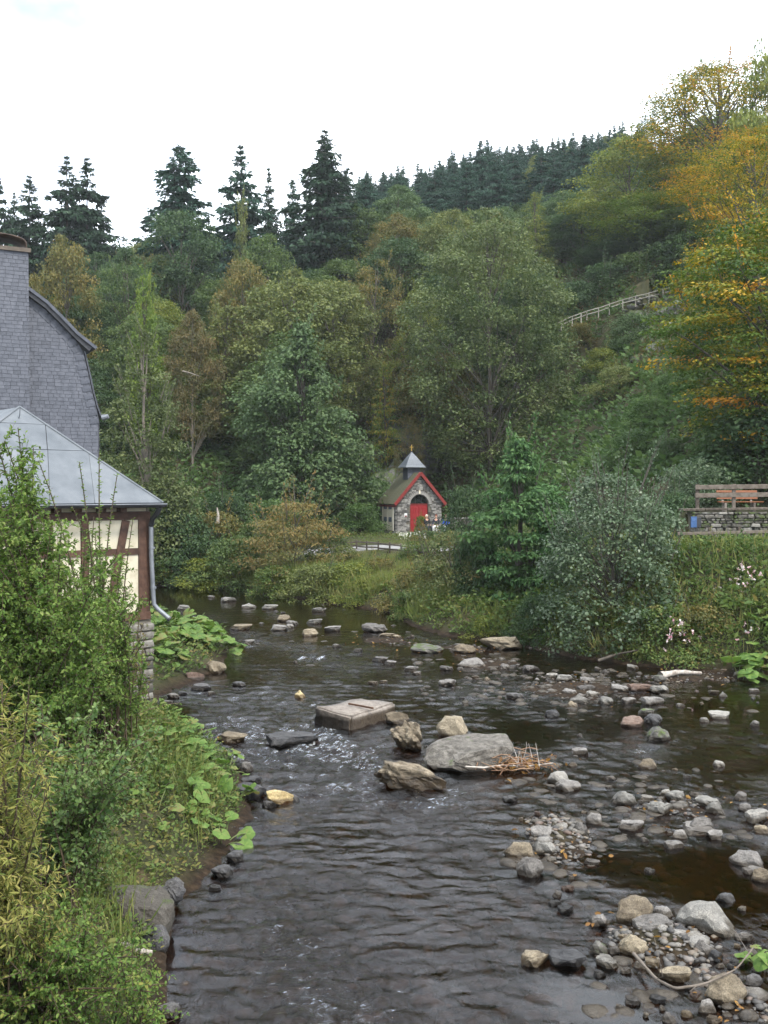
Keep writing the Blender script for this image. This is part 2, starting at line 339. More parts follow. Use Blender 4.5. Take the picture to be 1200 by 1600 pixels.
# ------------------------------------------------------------------ the valley: banks, bed, slopes
LB = np.array([(-2.3, -30), (-2.3, 6), (-2.55, 11.2), (-3.1, 14.3), (-2.75, 15.5), (-2.55, 18.5), (-3.3, 22.0), (-5.1, 24.1), (-6.35, 26), (-6.6, 29), (-5.5, 33.5), (-6.1, 39), (-9.5, 44), (-12, 48.5), (-22, 53), (-45, 58), (-160, 62)], float)
RB = np.array([(-160, 78), (-50, 68), (-24, 65), (-14, 62.5), (-8.6, 59.5), (-6.2, 56), (0, 49.5), (1.4, 43.5), (2.6, 41.2), (5, 39), (6.8, 35.8), (9.2, 33.6), (12.4, 31.9), (20, 29.5), (60, 20), (180, 10)], float)
FT = np.array([(-160, 104), (-90, 94), (-40, 79), (-20, 71), (-9, 73), (-2, 82), (4, 86), (8.6, 72), (11.0, 58), (12.6, 48.5), (20, 46.5), (60, 38), (180, 30)], float)
def pl_dist(x, y, P):
    x = np.asarray(x, float); y = np.asarray(y, float)
    best = np.full(x.shape, 1e18); sgn = np.zeros(x.shape)
    for a, b in zip(P[:-1], P[1:]):
        dx, dy = b - a; L2 = dx * dx + dy * dy
        t = np.clip(((x - a[0]) * dx + (y - a[1]) * dy) / L2, 0, 1)
        d2 = (x - a[0] - t * dx) ** 2 + (y - a[1] - t * dy) ** 2
        cr = dx * (y - a[1]) - dy * (x - a[0])
        m = d2 < best - 1e-9
        best = np.where(m, d2, best); sgn = np.where(m, np.sign(cr), sgn)
    return np.sqrt(best) * sgn          # positive = left of travel
BARS = []                               # gravel bars: (x, y, rx, ry, height)
for px, py, w, hh, z in ((870, 1310, 75, 45, .12), (1050, 1262, 120, 28, .03), (1040, 1470, 115, 50, .10), (1150, 1560, 60, 40, .07), (800, 1190, 60, 25, .03),
                         (900, 1075, 130, 26, .05), (760, 1035, 90, 16, .04), (720, 1012, 90, 10, .04), (290, 1165, 50, 16, .02), (600, 1000, 60, 10, .03), (1080, 1058, 130, 12, .05)):
    c = on(px, py); c2 = on(px, py - hh); c3 = on(px + w, py)
    BARS.append((c[0], c[1], c3[0] - c[0], c2[1] - c[1], z))
def height(x, y):
    x = np.asarray(x, float); y = np.asarray(y, float)
    sl = pl_dist(x, y, LB); sr = pl_dist(x, y, RB); sf = pl_dist(x, y, FT)
    n1 = fbm(x * .35, y * .35, 3) - .5; n2 = fbm(x * .9, y * .9, 11) - .5; n3 = fbm(x * .05, y * .05, 23) - .5
    # bed
    bed = -.30 + n1 * .22 + n2 * .16
    for bx, by, rx, ry, bz in BARS:
        q = ((x - bx) / rx) ** 2 + ((y - by) / ry) ** 2
        bed = np.maximum(bed, bed + (bz - bed + n2 * .12) * np.exp(-q * .9))
    dw = np.minimum(-sl, -sr)                                   # distance to the nearest bank, in the water
    bed = np.where(dw < .55, bed * np.clip(dw / .55, 0, 1) + .03 * (1 - np.clip(dw / .55, 0, 1)), bed)
    # left bank
    zl = .05 + .9 * sstep(0, 1.5, sl) + 1.5 * sstep(1.2, 5.0, sl) + .8 * sstep(5, 12, sl) + n1 * .5 * sstep(.3, 2, sl)
    zl = np.where(y > 25.5, .05 + .5 * sstep(0, 1.3, sl) + .5 * sstep(1.3, 4, sl) + 2.0 * sstep(4, 9, sl) + n1 * .3 * sstep(.3, 2, sl), zl)
    # far bank, meadow, slope
    base = 2.55 + 1.15 * sstep(3.5, 12.5, x)
    wide = 10.5 - 5.0 * sstep(2.5, 7, x)
    zr = .05 + base * (.30 * sstep(0, 1.2, sr) + .70 * sstep(.8, wide, sr)) + n1 * .4 * sstep(.5, 2, sr) * (1 - sstep(5, 8, sr))
    terr = sstep(12.1, 12.5, x) * sstep(40.9, 41.3, y) * (1 - sstep(60, 70, y))
    zr = zr + 1.3 * terr
    k1 = .50 + .36 * sstep(-14, 3, x)
    s = np.maximum(sf, 0)
    rise = k1 * np.minimum(s, 30) + .33 * np.clip(s - 30, 0, 95) + .06 * np.maximum(s - 125, 0)
    rise = rise * (1 + .10 * sstep(15, 70, x) * sstep(40, 90, s))
    zr = zr + rise + (n3 * 6 * sstep(8, 50, s)) + n1 * .9 * sstep(1, 6, s)
    h = np.where(sl > 0, zl, np.where(sr > 0, zr, bed))
    return h
def H1(x, y): return float(height(np.array([x]), np.array([y]))[0])
def hit(px, py, Y0=30, Y1=260, step=.25):
    r = ray(px, py); Y = np.arange(Y0, Y1, step); P = np.array(CAM)[None] + r[None] * (Y / r[1])[:, None]
    g = height(P[:, 0], P[:, 1]); i = np.argmax(g > P[:, 2])
    return P[i]

def axis(segs):
    v = [segs[0][0]]
    for a, b, st in segs:
        n = max(1, int(round((b - a) / st))); v += list(a + (b - a) * np.arange(1, n + 1) / n)
    return np.array(v)
gx = axis([(-160, -40, 6), (-40, -15, 1.2), (-15, 17, .28), (17, 40, .9), (40, 180, 6)])
gy = axis([(-30, 6, 3), (6, 46, .28), (46, 66, .5), (66, 110, 1.1), (110, 300, 5)])
X, Y = np.meshgrid(gx, gy); Z = height(X, Y)
V = np.stack([X, Y, Z], -1).reshape(-1, 3); nx, ny = len(gx), len(gy)
I = (np.arange(ny - 1)[:, None] * nx + np.arange(nx - 1)[None, :]).ravel()
F = np.stack([I, I + 1, I + nx + 1, I + nx], -1)
sfv = pl_dist(V[:, 0], V[:, 1], FT)
ground_me = np_mesh('ground', V, F, smooth=True)
m, t, o = newmat('valley_ground')
b = N(t, 'ShaderNodeBsdfPrincipled', i_Roughness=.9); b.inputs['Specular IOR Level'].default_value = .15
ge = N(t, 'ShaderNodeNewGeometry'); sp = N(t, 'ShaderNodeSeparateXYZ'); t.links.new(ge.outputs['Position'], sp.inputs[0])
na = N(t, 'ShaderNodeTexNoise', i_Scale=.9, i_Detail=8.0, i_Roughness=.65); t.links.new(ge.outputs['Position'], na.inputs['Vector'])
veg = ramp(t, [(.3, (.022, .022, .012)), (.5, (.038, .040, .018)), (.68, (.07, .055, .03))]); t.links.new(na.outputs[0], veg.inputs[0])
nb = N(t, 'ShaderNodeTexNoise', i_Scale=7.0, i_Detail=8.0, i_Roughness=.7); t.links.new(ge.outputs['Position'], nb.inputs['Vector'])
bedr = ramp(t, [(.3, (.006, .0038, .0022)), (.48, (.017, .0105, .006)), (.6, (.034, .022, .012)), (.72, (.06, .044, .03))]); t.links.new(nb.outputs[0], bedr.inputs[0])
mr = N(t, 'ShaderNodeMapRange'); mr.inputs['From Min'].default_value = .03; mr.inputs['From Max'].default_value = .2
t.links.new(sp.outputs[2], mr.inputs[0])
mx = N(t, 'ShaderNodeMix', data_type='RGBA'); t.links.new(mr.outputs[0], mx.inputs[0]); t.links.new(bedr.outputs[0], mx.inputs[6]); t.links.new(veg.outputs[0], mx.inputs[7])
t.links.new(mx.outputs[2], b.inputs['Base Color'])
bp = N(t, 'ShaderNodeBump', i_Strength=.6, i_Distance=.06); t.links.new(nb.outputs[0], bp.inputs['Height']); t.links.new(bp.outputs[0], b.inputs['Normal'])
t.links.new(b.outputs[0], o.inputs[0])
tag(link('ground', ground_me, mat=m), kind='structure')

# ------------------------------------------------------------------ river surface: real ripples, finer ones in the normal
RAPIDS = [(on(px, py), a, w) for px, py, a, w in ((520, 1135, .9, 1.0), (640, 1165, .45, .8), (560, 1180, .7, .9), (372, 1182, 1.0, .5), (485, 1158, .8, .8), (1000, 1172, .8, .8), (1010, 1155, .4, .6), (540, 1235, .45, .8), (500, 1092, .5, .6),
                                         (410, 1005, .55, .9), (540, 1040, .35, 1.3), (640, 1240, .4, .9), (470, 1010, .35, 1.2), (590, 1200, .5, .6), (470, 1140, .55, .5), (940, 1060, .3, .8))]
CALM = [(on(px, py), rx, ry) for px, py, rx, ry in ((1060, 1365, 2.2, 1.3), (960, 1352, 1.0, .8), (1140, 1400, 1.3, 1.2), (950, 1570, 1.1, 1.1), (540, 975, 4.5, 3.0), (1130, 1110, 2.6, 2.6), (260, 1115, 1.0, 1.5), (1150, 1190, 1.2, 1.4), (830, 1150, 1.0, 1.6), (330, 932, 9, 5), (255, 1500, .35, 1.2))]
wr = np.random.default_rng(5); WAVES = []
for k in range(46):
    lam = .17 * (.85 / .17) ** wr.random(); th = wr.normal(0, .75) + 1.35
    WAVES.append((2 * math.pi / lam * math.cos(th), 2 * math.pi / lam * math.sin(th), wr.random() * 6.28, .0078 * lam ** 1.0))
def calmness(x, y):
    c = np.zeros_like(x)
    for p, rx, ry in CALM: c = np.maximum(c, np.exp(-(((x - p[0]) / rx) ** 2 + ((y - p[1]) / ry) ** 2) ** 1.5))
    return c
def wave(x, y):
    wx = x + .6 * (fbm(x * .9, y * .9, 31, 4) - .5); wy = y + 1.0 * (fbm(x * .7 + 9, y * .7, 37, 4) - .5)
    z = np.zeros_like(x)
    for kx, ky, ph, a in WAVES: q = np.sin(kx * wx + ky * wy + ph); z += a * (q - .35 * (1 - q * q))
    patch = .12 + 2.3 * fbm(x * .55 + y * .12, y * .3, 41, 5) ** 2.0
    chop = (np.abs(fbm(wx * 2.6, wy * 1.5, 43, 4) - .5) * -.06)
    amp = patch * (1 - .93 * calmness(x, y))
    for p, a, w in RAPIDS: amp = amp + .8 * a * np.exp(-((x - p[0]) ** 2 + (y - p[1]) ** 2) / (w * w))
    return (z + chop + .012) * amp, amp
def foam(x, y):
    f = np.zeros_like(x)
    for p, a, w in RAPIDS: f = np.maximum(f, a * np.exp(-(((x - p[0]) / (w * .55)) ** 2 + ((y - p[1]) / (w * .8)) ** 2)))
    return f
Vs = []; Fs = []; off = 0; At = []
for xs, ys in ((axis([(-7, 10, .085), (10, 15, .15)]), axis([(8.5, 20, .04), (20, 31, .075)])), (axis([(-30, -9, .5), (-9, 15, .16)]), axis([(31, 50, .16), (50, 68, .35)])), (axis([(15, 60, 1.5)]), axis([(6, 31, 1.0), (31, 40, 1.0)])), (axis([(-150, -30, 8)]), axis([(40, 90, 5)])), (axis([(-7, 60, 3)]), axis([(-25, 8.5, 1.5)]))):
    X, Y = np.meshgrid(xs, ys); z, amp = wave(X, Y); nx, ny = len(xs), len(ys)
    I = (np.arange(ny - 1)[:, None] * nx + np.arange(nx - 1)[None, :]).ravel()
    Fq = np.stack([I, I + 1, I + nx + 1, I + nx], -1)
    keep = np.ones(len(Fq), bool)
    if nx * ny > 4000:                                          # drop water that lies deep under the land
        g = height(X, Y).ravel(); keep = (g[Fq].min(1) < .15)
    Vs.append(np.stack([X, Y, z], -1).reshape(-1, 3)); Fs.append(Fq[keep] + off); off += nx * ny
    At.append(np.stack([np.clip(amp, 0, 2).ravel(), foam(X, Y).ravel(), 0 * amp.ravel()], -1))
river_me = np_mesh('river', np.concatenate(Vs), np.concatenate(Fs), attr={'wv': ('POINT', np.concatenate(At))}, smooth=True)
m, t, o = newmat('river_water')
a = N(t, 'ShaderNodeAttribute', attribute_name='wv'); sp = N(t, 'ShaderNodeSeparateXYZ'); t.links.new(a.outputs['Vector'], sp.inputs[0])
ge = N(t, 'ShaderNodeNewGeometry'); mp = N(t, 'ShaderNodeMapping'); mp.inputs['Scale'].default_value = (1.0, .62, 1.0); mp.inputs['Rotation'].default_value = (0, 0, .25)
t.links.new(ge.outputs['Position'], mp.inputs[0])
n1 = N(t, 'ShaderNodeTexNoise', i_Scale=8.0, i_Detail=7.0, i_Roughness=.62, i_Distortion=1.2); t.links.new(mp.outputs[0], n1.inputs['Vector'])
bp = N(t, 'ShaderNodeBump', i_Distance=.045)
t.links.new(mathn(t, 'MULTIPLY', sp.outputs[0], .75), bp.inputs['Strength']); t.links.new(n1.outputs[0], bp.inputs['Height'])
fr = N(t, 'ShaderNodeFresnel', i_IOR=1.345); t.links.new(bp.outputs[0], fr.inputs['Normal'])
gl = N(t, 'ShaderNodeBsdfGlossy'); gl.inputs['Roughness'].default_value = .012; gl.inputs['Color'].default_value = (1, 1, 1, 1); t.links.new(bp.outputs[0], gl.inputs['Normal'])
tr = N(t, 'ShaderNodeBsdfTransparent'); tr.inputs['Color'].default_value = (.46, .30, .155, 1)
m1 = N(t, 'ShaderNodeMixShader'); t.links.new(fr.outputs[0], m1.inputs[0]); t.links.new(tr.outputs[0], m1.inputs[1]); t.links.new(gl.outputs[0], m1.inputs[2])
fo = N(t, 'ShaderNodeBsdfDiffuse'); fo.inputs['Color'].default_value = (.75, .77, .78, 1)
mp2 = N(t, 'ShaderNodeMapping'); mp2.inputs['Scale'].default_value = (3.2, 1.1, 1); mp2.inputs['Rotation'].default_value = (0, 0, .35); t.links.new(ge.outputs['Position'], mp2.inputs[0])
n2 = N(t, 'ShaderNodeTexNoise', i_Scale=2.6, i_Detail=7.0, i_Roughness=.75, i_Distortion=1.0); t.links.new(mp2.outputs[0], n2.inputs['Vector'])
rf = ramp(t, [(.78, 0.0), (1.0, .9)]); t.links.new(mathn(t, 'ADD', mathn(t, 'MULTIPLY', sp.outputs[1], .45), mathn(t, 'MULTIPLY', n2.outputs[0], .85)), rf.inputs[0])
m2 = N(t, 'ShaderNodeMixShader'); t.links.new(rf.outputs[0], m2.inputs[0]); t.links.new(m1.outputs[0], m2.inputs[1]); t.links.new(fo.outputs[0], m2.inputs[2])
t.links.new(m2.outputs[0], o.inputs[0])
tag(link('river', river_me, mat=m), kind='structure')

# footpath along the far bank, past the chapel
pp = np.array([(-5.2, 65.0), (-3, 64.0), (0, 62.2), (2.5, 60), (5.2, 57), (7.4, 52), (8.8, 46)], float)
tt = np.linspace(0, len(pp) - 1, 160); P = np.stack([np.interp(tt, np.arange(len(pp)), pp[:, i]) for i in (0, 1)], -1)
P[2:-2] = (P[:-4] + P[1:-3] + P[2:-2] + P[3:-1] + P[4:]) / 5
Tn = np.gradient(P, axis=0); Tn /= np.linalg.norm(Tn, axis=1)[:, None]; Nn = np.stack([-Tn[:, 1], Tn[:, 0]], -1)
rows = []
for q in np.linspace(-1, 1, 5):
    xy = P + Nn * q * .75; rows.append(np.column_stack([xy, height(xy[:, 0], xy[:, 1]) + .06 - .05 * abs(q)]))
V = np.stack(rows, 1).reshape(-1, 3); n = len(P)
I = (np.arange(n - 1)[:, None] * 5 + np.arange(4)[None, :]).ravel(); F = np.stack([I, I + 5, I + 6, I + 1], -1)
tag(link('path', np_mesh('path', V, F, smooth=True), mat=M['path']), kind='structure')
PATH_XY = P
def path_dist(x, y):
    return np.sqrt(((np.asarray(x)[:, None] - P[None, ::3, 0]) ** 2 + (np.asarray(y)[:, None] - P[None, ::3, 1]) ** 2).min(1))
# ------------------------------------------------------------------ slate house on the left
def wall_frame(p0, u):
    u = np.array([u[0], u[1], 0.0]); u /= np.linalg.norm(u); n = np.array([u[1], -u[0], 0.0])   # n faces the viewer
    return np.array(p0, float), u, n
def slates_on(parent, poly, p0, u, n, cap, w=.22, hgt=.123, seed=1, zmin=None):
    """real slates in courses over a wall polygon given as (along, z) pairs; cap single ones, the rest joined"""
    rs = np.random.default_rng(seed); poly = np.array(poly); lo = poly.min(0); hi = poly.max(0)
    def span(z):
        xs = []
        for i in range(len(poly)):
            (x0, z0), (x1, z1) = poly[i], poly[(i + 1) % len(poly)]
            if (z0 > z) != (z1 > z): xs.append(x0 + (x1 - x0) * (z - z0) / (z1 - z0))
        return (min(xs), max(xs)) if xs else None
    base = box_mesh('slate', (1, .012, 1)); base.materials.append(M['slate'])
    items = []; z = lo[1]; k = 0
    while z < hi[1]:
        sp2 = span(z + hgt * .5)
        if sp2 and sp2[1] - sp2[0] > .05:
            a = sp2[0] - rs.random() * w
            while a < sp2[1] - .01:
                ww = w * rs.uniform(.75, 1.3); a0 = max(a, sp2[0]); a1 = min(a + ww, sp2[1])
                if a1 - a0 > .03: items.append(((a0 + a1) / 2, z + hgt / 2, a1 - a0 - .010, rs.uniform(-.004, .004)))
                a += ww
        z += hgt; k += 1
    ang = math.atan2(u[1], u[0])
    rs.shuffle(items); joined = bmesh.new()
    for i, (a, z, ww, dz) in enumerate(items):
        a = float(a); c = p0 + u * a + n * .016; c[2] = z + dz
        E = Matrix.Rotation(ang, 3, 'Z') @ Matrix.Rotation(R(-4.5), 3, 'X')
        if i < cap:
            link('slate', base, parent, loc=Vector(c), rot=E.to_euler(), scale=(ww, 1, hgt * 1.12))
        else:
            bm_box(joined, c, (ww, .012, hgt * 1.12), E)
    if len(items) > cap:
        tag(link('slates', bm_mesh('slates', joined), parent, M['slate']), kind='stuff')
    else: joined.free()

hg = at(155, 765, 34.0); hp, hu, hn = wall_frame((hg[0], hg[1], 0), (.88, .47))
def hw(px, py, off=0.0):
    q = on_plane(px, py, hp + hn * off, hn); return (float(np.dot(q - hp, hu)), float(q[2]))
house = thing('slate_house', 'tall house clad in grey slate with curved mansard gable and broad slate chimney', 'house', Vector((hp[0], hp[1], 0)))
inv = Vector((-hp[0], -hp[1], 0))
def hpart(name, me, mat, parent=None, group=None):
    o = link(name, me, parent or house, mat)
    if parent is None: o.location = inv
    return o
def h3(a, z, off=0.0): q = hp + hu * a + hn * off; return (q[0], q[1], z)
out_px = [(155, 660), (154, 652), (150, 635), (144, 612), (139, 588), (134, 566), (130, 549), (117, 530), (98, 508), (72, 483), (44, 458), (10, 436), (-60, 402)]
prof = [hw(*p) for p in out_px]
gpoly = [(prof[0][0], 1.0)] + prof + [(prof[-1][0], 1.0)]
gw = hpart('gable_wall', prism_mesh('gable_wall', [h3(a, z) for a, z in gpoly], Vector(-hn * .3)), M['slateback'])
cz0, cz1 = 1.0, hw(44, 395, .42)[1]; ca1 = hw(45.5, 520, .42)[0]; ca0 = hw(-70, 520, .42)[0]
clipa = lambda pts: pts
vis = [(max(a, hw(-12, 500)[0]), z) for a, z in gpoly]
slates_on(gw, [(a, z) for a, z in [(ca1 + .02, 3.3)] + [(prof[0][0] - .01, 3.3)] + [(a - .05, z - .03) for a, z in prof if a > ca1] + [(ca1 + .02, np.interp(ca1, [p[0] for p in prof[::-1]], [p[1] for p in prof[::-1]]) - .05)]], hp, hu, hn, 150, seed=3)
# border course that follows the mansard edge
edge = [(a - .16, z - .05) for a, z in prof if a > ca1]
bsl = box_mesh('edge_slate', (.30, .014, .17)); bsl.materials.append(M['slate'])
for (a0, z0), (a1, z1) in zip(edge[:-1], edge[1:]):
    L = math.hypot(a1 - a0, z1 - z0); nst = max(1, int(L / .2))
    for i in range(nst):
        f = (i + .5) / nst; a, z = a0 + (a1 - a0) * f, z0 + (z1 - z0) * f
        th = math.atan2(z1 - z0, a1 - a0)
        o = link('edge_slate', bsl, gw, loc=h3(a, z, .036), rot=(Matrix.Rotation(math.atan2(hu[1], hu[0]), 3, 'Z') @ Matrix.Rotation(-(th + math.pi / 2) * 1.0, 3, 'Y')).to_euler())
# chimney stack
ch_poly = [(ca0, cz0), (ca1, cz0), (ca1, cz1), (ca0, cz1)]
chim = hpart('chimney', prism_mesh('chimney', [h3(a, z, .42) for a, z in ch_poly], Vector(-hn * .95)), M['slateback'])
cvis = hw(-6, 500, .42)[0]
slates_on(chim, [(cvis, 4.2), (ca1, 4.2), (ca1, cz1 - .02), (cvis, cz1 - .02)], hp + hn * .42, hu, hn, 145, seed=5)
hpart('chimney_rim', prism_mesh('chimney_rim', [h3(a, z, .52) for a, z in [(ca0 - .1, cz1), (ca1 + .06, cz1), (ca1 + .06, cz1 + .13), (ca0 - .1, cz1 + .13)]], Vector(-hn * 1.15)), solid('tan_flashing', [(.06, .048, .038), (.11, .088, .07)], scale=6), chim)
bm = bmesh.new(); ring = []
zt = hw(20, 366, .42)[1]; cw = ca1 - ca0 - .1; NB = 18
for i in range(NB + 1):
    th = math.pi * i / NB; f = (-math.cos(th) * .5 + .5)
    a = ca0 + .05 + cw * f; z = cz1 + .13 + (zt - cz1 - .13) * (math.sin(th) ** .42)
    ring.append([bm.verts.new(h3(a, z, .5)), bm.verts.new(h3(a, z, -.6)), bm.verts.new(h3(a * .985 + .015 * (ca0 + ca1) / 2, z - .035, .5)), bm.verts.new(h3(a * .985 + .015 * (ca0 + ca1) / 2, z - .035, -.6))])
for r0, r1 in zip(ring[:-1], ring[1:]):
    bm.faces.new((r0[0], r1[0], r1[1], r0[1])); bm.faces.new((r0[2], r0[3], r1[3], r1[2])); bm.faces.new((r0[0], r0[2], r1[2], r1[0])); bm.faces.new((r0[1], r1[1], r1[3], r0[3]))
hpart('chimney_hood', bm_mesh('chimney_hood', bm, True), M['rustmetal'], chim)
# roof: upper slope with a deep verge, steep lower slope
def strip(name, pts, th, front, back, mat, parent=None):
    bm = bmesh.new(); rows = []
    P = np.array(pts); T = np.gradient(P, axis=0); T /= np.linalg.norm(T, axis=1)[:, None]; Nr = np.stack([T[:, 1], -T[:, 0]], -1)
    if Nr[:, 1].mean() < 0: Nr = -Nr
    for (a, z), (na_, nz_) in zip(P, Nr):
        rows.append([bm.verts.new(h3(a, z, front)), bm.verts.new(h3(a + na_ * th, z + nz_ * th, front)), bm.verts.new(h3(a + na_ * th, z + nz_ * th, -back)), bm.verts.new(h3(a, z, -back))])
    for r0, r1 in zip(rows[:-1], rows[1:]):
        for i in range(4): bm.faces.new((r0[i], r1[i], r1[(i + 1) % 4], r0[(i + 1) % 4]))
    bm.faces.new(rows[0]); bm.faces.new(rows[-1][::-1])
    return hpart(name, bm_mesh(name, bm), mat, parent)
up = [hw(*p, .25) for p in [(-60, 398), (10, 434), (44, 453), (72, 474), (98, 500), (120, 523), (149, 546)]]
roof = strip('upper_roof', up, .10, .30, 9, M['slate'])
strip('verge_board', [(a, z - .16) for a, z in up[:-1]] + [(up[-1][0] - .2, up[-1][1] - .06)], .15, .22, .02, M['darkmetal'], roof)
lo_ = [hw(*p, .0) for p in [(131, 549), (135, 566), (140, 588), (145, 612), (151, 635), (156, 649), (159, 653)]]
strip('lower_roof', lo_, .05, .03, 9, M['slateback'])
ga, gz = hw(160, 652)
V, F = tubes([([h3(ga + .05, gz + .03, .12), h3(ga + .05, gz + .03, -4), h3(ga + .05, gz + .03, -9)], [.075] * 3)], 8)
hpart('gutter', np_mesh('gutter', V, F, smooth=True), M['zinc'])
bm = bmesh.new(); bmesh.ops.create_cone(bm, segments=10, radius1=.11, radius2=.075, depth=.22, cap_ends=True, matrix=Matrix.Translation(h3(ga + .07, gz + .0, .14)) @ Matrix.Rotation(R(75), 4, 'Y'))
hpart('gutter_end', bm_mesh('gutter_end', bm), M['zinc'])
sw = [h3(prof[0][0], 1.0, -.3), h3(prof[0][0], prof[0][1], -.3), h3(prof[0][0], prof[0][1], -9), h3(prof[0][0], 1.0, -9)]
hpart('side_wall', prism_mesh('side_wall', sw, Vector(-hu * .3)), M['slateback'])

# ------------------------------------------------------------------ timber framed pavilion
C = np.array([-5.62, 24.0, 0]); fp, fu, fn = wall_frame(C, (.77, .64))
pav = thing('timber_pavilion', 'half-timbered pavilion with brown beams, cream panels and grey hipped roof over the river', 'pavilion', Vector(C))
def pv(name, me, mat, parent=None):
    o = link(name, me, parent or pav, mat)
    if parent is None: o.location = -Vector(C)
    return o
def fw(px, py, off=0.0):
    q = on_plane(px, py, fp + fn * off, fn); return float(np.dot(q - fp, fu)), float(q[2])
def f3(a, z, off=0.0): q = fp + fu * a + fn * off; return (q[0], q[1], z)
aL = -5.4; aR = 0.0; zsill = fw(224, 968)[1]; zpl = fw(224, 800)[1]; depth = 5.6
# masonry base with individual stones at the corner strip
basewall = pv('stone_base', prism_mesh('stone_base', [f3(a, z, -.04) for a, z in [(aL, -.6), (aR + .02, -.6), (aR + .02, zsill - .02), (aL, zsill - .02)]], Vector(-fn * depth)), M['masonry'])
rs = np.random.default_rng(8)
def stone_block(seed):
    r_ = np.random.default_rng(seed); bm = bmesh.new(); vs = bm_box(bm, (0, 0, 0), (1, 1, 1), None, .14)
    for v in bm.verts: v.co += Vector(r_.uniform(-.07, .07, 3))
    me = bm_mesh('stone', bm); me.materials.append(M['wallstone']); return me
SB = [stone_block(i) for i in range(6)]
z = -.05
while z < zsill - .1:
    hh = rs.uniform(.11, .24); hh = min(hh, zsill - z - .01); a = aR + .03 - (rs.uniform(0, .15))
    a = aR + .05
    while a > -1.0:
        w = rs.uniform(.18, .5)
        link('stone', SB[rs.integers(6)], basewall, loc=f3(a - w / 2, z + hh / 2, .0), rot=(0, rs.uniform(-.03, .03), math.atan2(fu[1], fu[0])), scale=(w - .02, .2, hh - .02))
        a -= w
    d_ = .15                                                     # river side of the corner
    while d_ < 3.2:
        w = rs.uniform(.2, .5); q = fp + fu * (aR + .02) - fn * (d_ + w / 2)
        link('stone', SB[rs.integers(6)], basewall, loc=(q[0], q[1], z + hh / 2), rot=(0, 0, math.atan2(fn[1], fn[0])), scale=(w - .02, .16, hh - .02)); d_ += w
    z += hh
# wall core and infill panels
pv('wall_core', prism_mesh('wall_core', [f3(a, z, -.10) for a, z in [(aL, zsill), (aR - .02, zsill), (aR - .02, zpl + .35), (aL, zpl + .35)]], Vector(-fn * (depth - .2))), M['masonry'])
posts = [fw(223, 870)[0], fw(133.5, 870)[0], fw(76.5, 870)[0], fw(24, 870)[0], fw(-40, 870)[0]]
pw = .17; zrail = fw(180, 863)[1]
def pbeam(name, a0, z0, a1, z1, w=.165, off=0.0, thick=.12):
    A = np.array(f3(a0, z0, -.05 + off)); B = np.array(f3(a1, z1, -.05 + off))
    me = beam_mesh(name, A, B, thick, w, up=Vector(np.cross((B - A) / np.linalg.norm(B - A), fn)) * 1.0 if abs(z1 - z0) > 1e-6 else (0, 0, 1), bevel=.012)
    return pv(name, me, M['timber'])
def pbeam2(name, a0, z0, a1, z1, w, off=0.0):
    """beam as a prism in the wall plane"""
    dx, dz = a1 - a0, z1 - z0; L = math.hypot(dx, dz); px_, pz_ = -dz / L * w / 2, dx / L * w / 2
    return pv(name, prism_mesh(name, [f3(a0 + px_, z0 + pz_, off), f3(a1 + px_, z1 + pz_, off), f3(a1 - px_, z1 - pz_, off), f3(a0 - px_, z0 - pz_, off)], Vector(-fn * .12)), M['timber'])
pbeam2('sill_beam', aL, zsill + .09, aR, zsill + .09, .18, .004)
pbeam2('wall_plate', aL, zpl - .085, aR, zpl - .085, .19, .004)
for i, a in enumerate(posts): pbeam2('post', a, zsill + .18, a, zpl - .18, .20 if i == 0 else .18, 0)
for a0, a1 in zip(posts[1:], posts[:-1]): pbeam2('rail', a0 + .09, zrail, a1 - .10, zrail, .155, -.003)
bx0, bz0 = fw(197, 811); bx1, bz1 = fw(170, 935)
pbeam2('brace', bx1, zsill + .19, bx0, zpl - .19, .19, .012)
for i, (a0, a1) in enumerate(zip(posts[1:], posts[:-1])):
    for z0, z1 in ((zsill + .185, zrail - .08), (zrail + .08, zpl - .185)):
        pv('infill_panel', prism_mesh('infill_panel', [f3(a0 + .095, z0, -.028), f3(a1 - .105, z0, -.028), f3(a1 - .105, z1, -.028), f3(a0 + .095, z1, -.028)], Vector(-fn * .065)), M['plaster'])
# joist ends and small panels under the eaves
for px in (50, 86, 118, 156, 188): 
    a = fw(px, 795)[0]; pv('joist_end', prism_mesh('joist_end', [f3(a - .08, zpl + .02, .18), f3(a + .08, zpl + .02, .18), f3(a + .08, zpl + .16, .18), f3(a - .08, zpl + .16, .18)], Vector(-fn * .35)), M['timber'])
pv('eaves_panel', prism_mesh('eaves_panel', [f3(aL, zpl + .02, -.03), f3(aR - .1, zpl + .02, -.03), f3(aR - .1, zpl + .2, -.03), f3(aL, zpl + .2, -.03)], Vector(-fn * .06)), M['plaster'])
# river side wall: same framing, seen from a step to the side
sa = lambda d_, z, off=0.0: tuple(fp + fu * (aR + off) - fn * d_ + np.array([0, 0, z]))
for d_ in (.12, 1.6, 3.1, 4.6): pv('post', prism_mesh('post', [sa(d_ - .09, zsill + .18), sa(d_ + .09, zsill + .18), sa(d_ + .09, zpl - .18), sa(d_ - .09, zpl - .18)], Vector(-fu * .1)), M['timber'])
for z0 in (zsill + .09, zpl - .09): pv('side_beam', prism_mesh('side_beam', [sa(.13, z0 - .085, .003), sa(5.0, z0 - .085, .003), sa(5.0, z0 + .085, .003), sa(.13, z0 + .085, .003)], Vector(-fu * .1)), M['timber'])
pv('infill_panel', prism_mesh('infill_panel', [sa(.2, zsill + .18, -.025), sa(5.0, zsill + .18, -.025), sa(5.0, zpl - .18, -.025), sa(.2, zpl - .18, -.025)], Vector(-fu * .06)), M['plaster'])
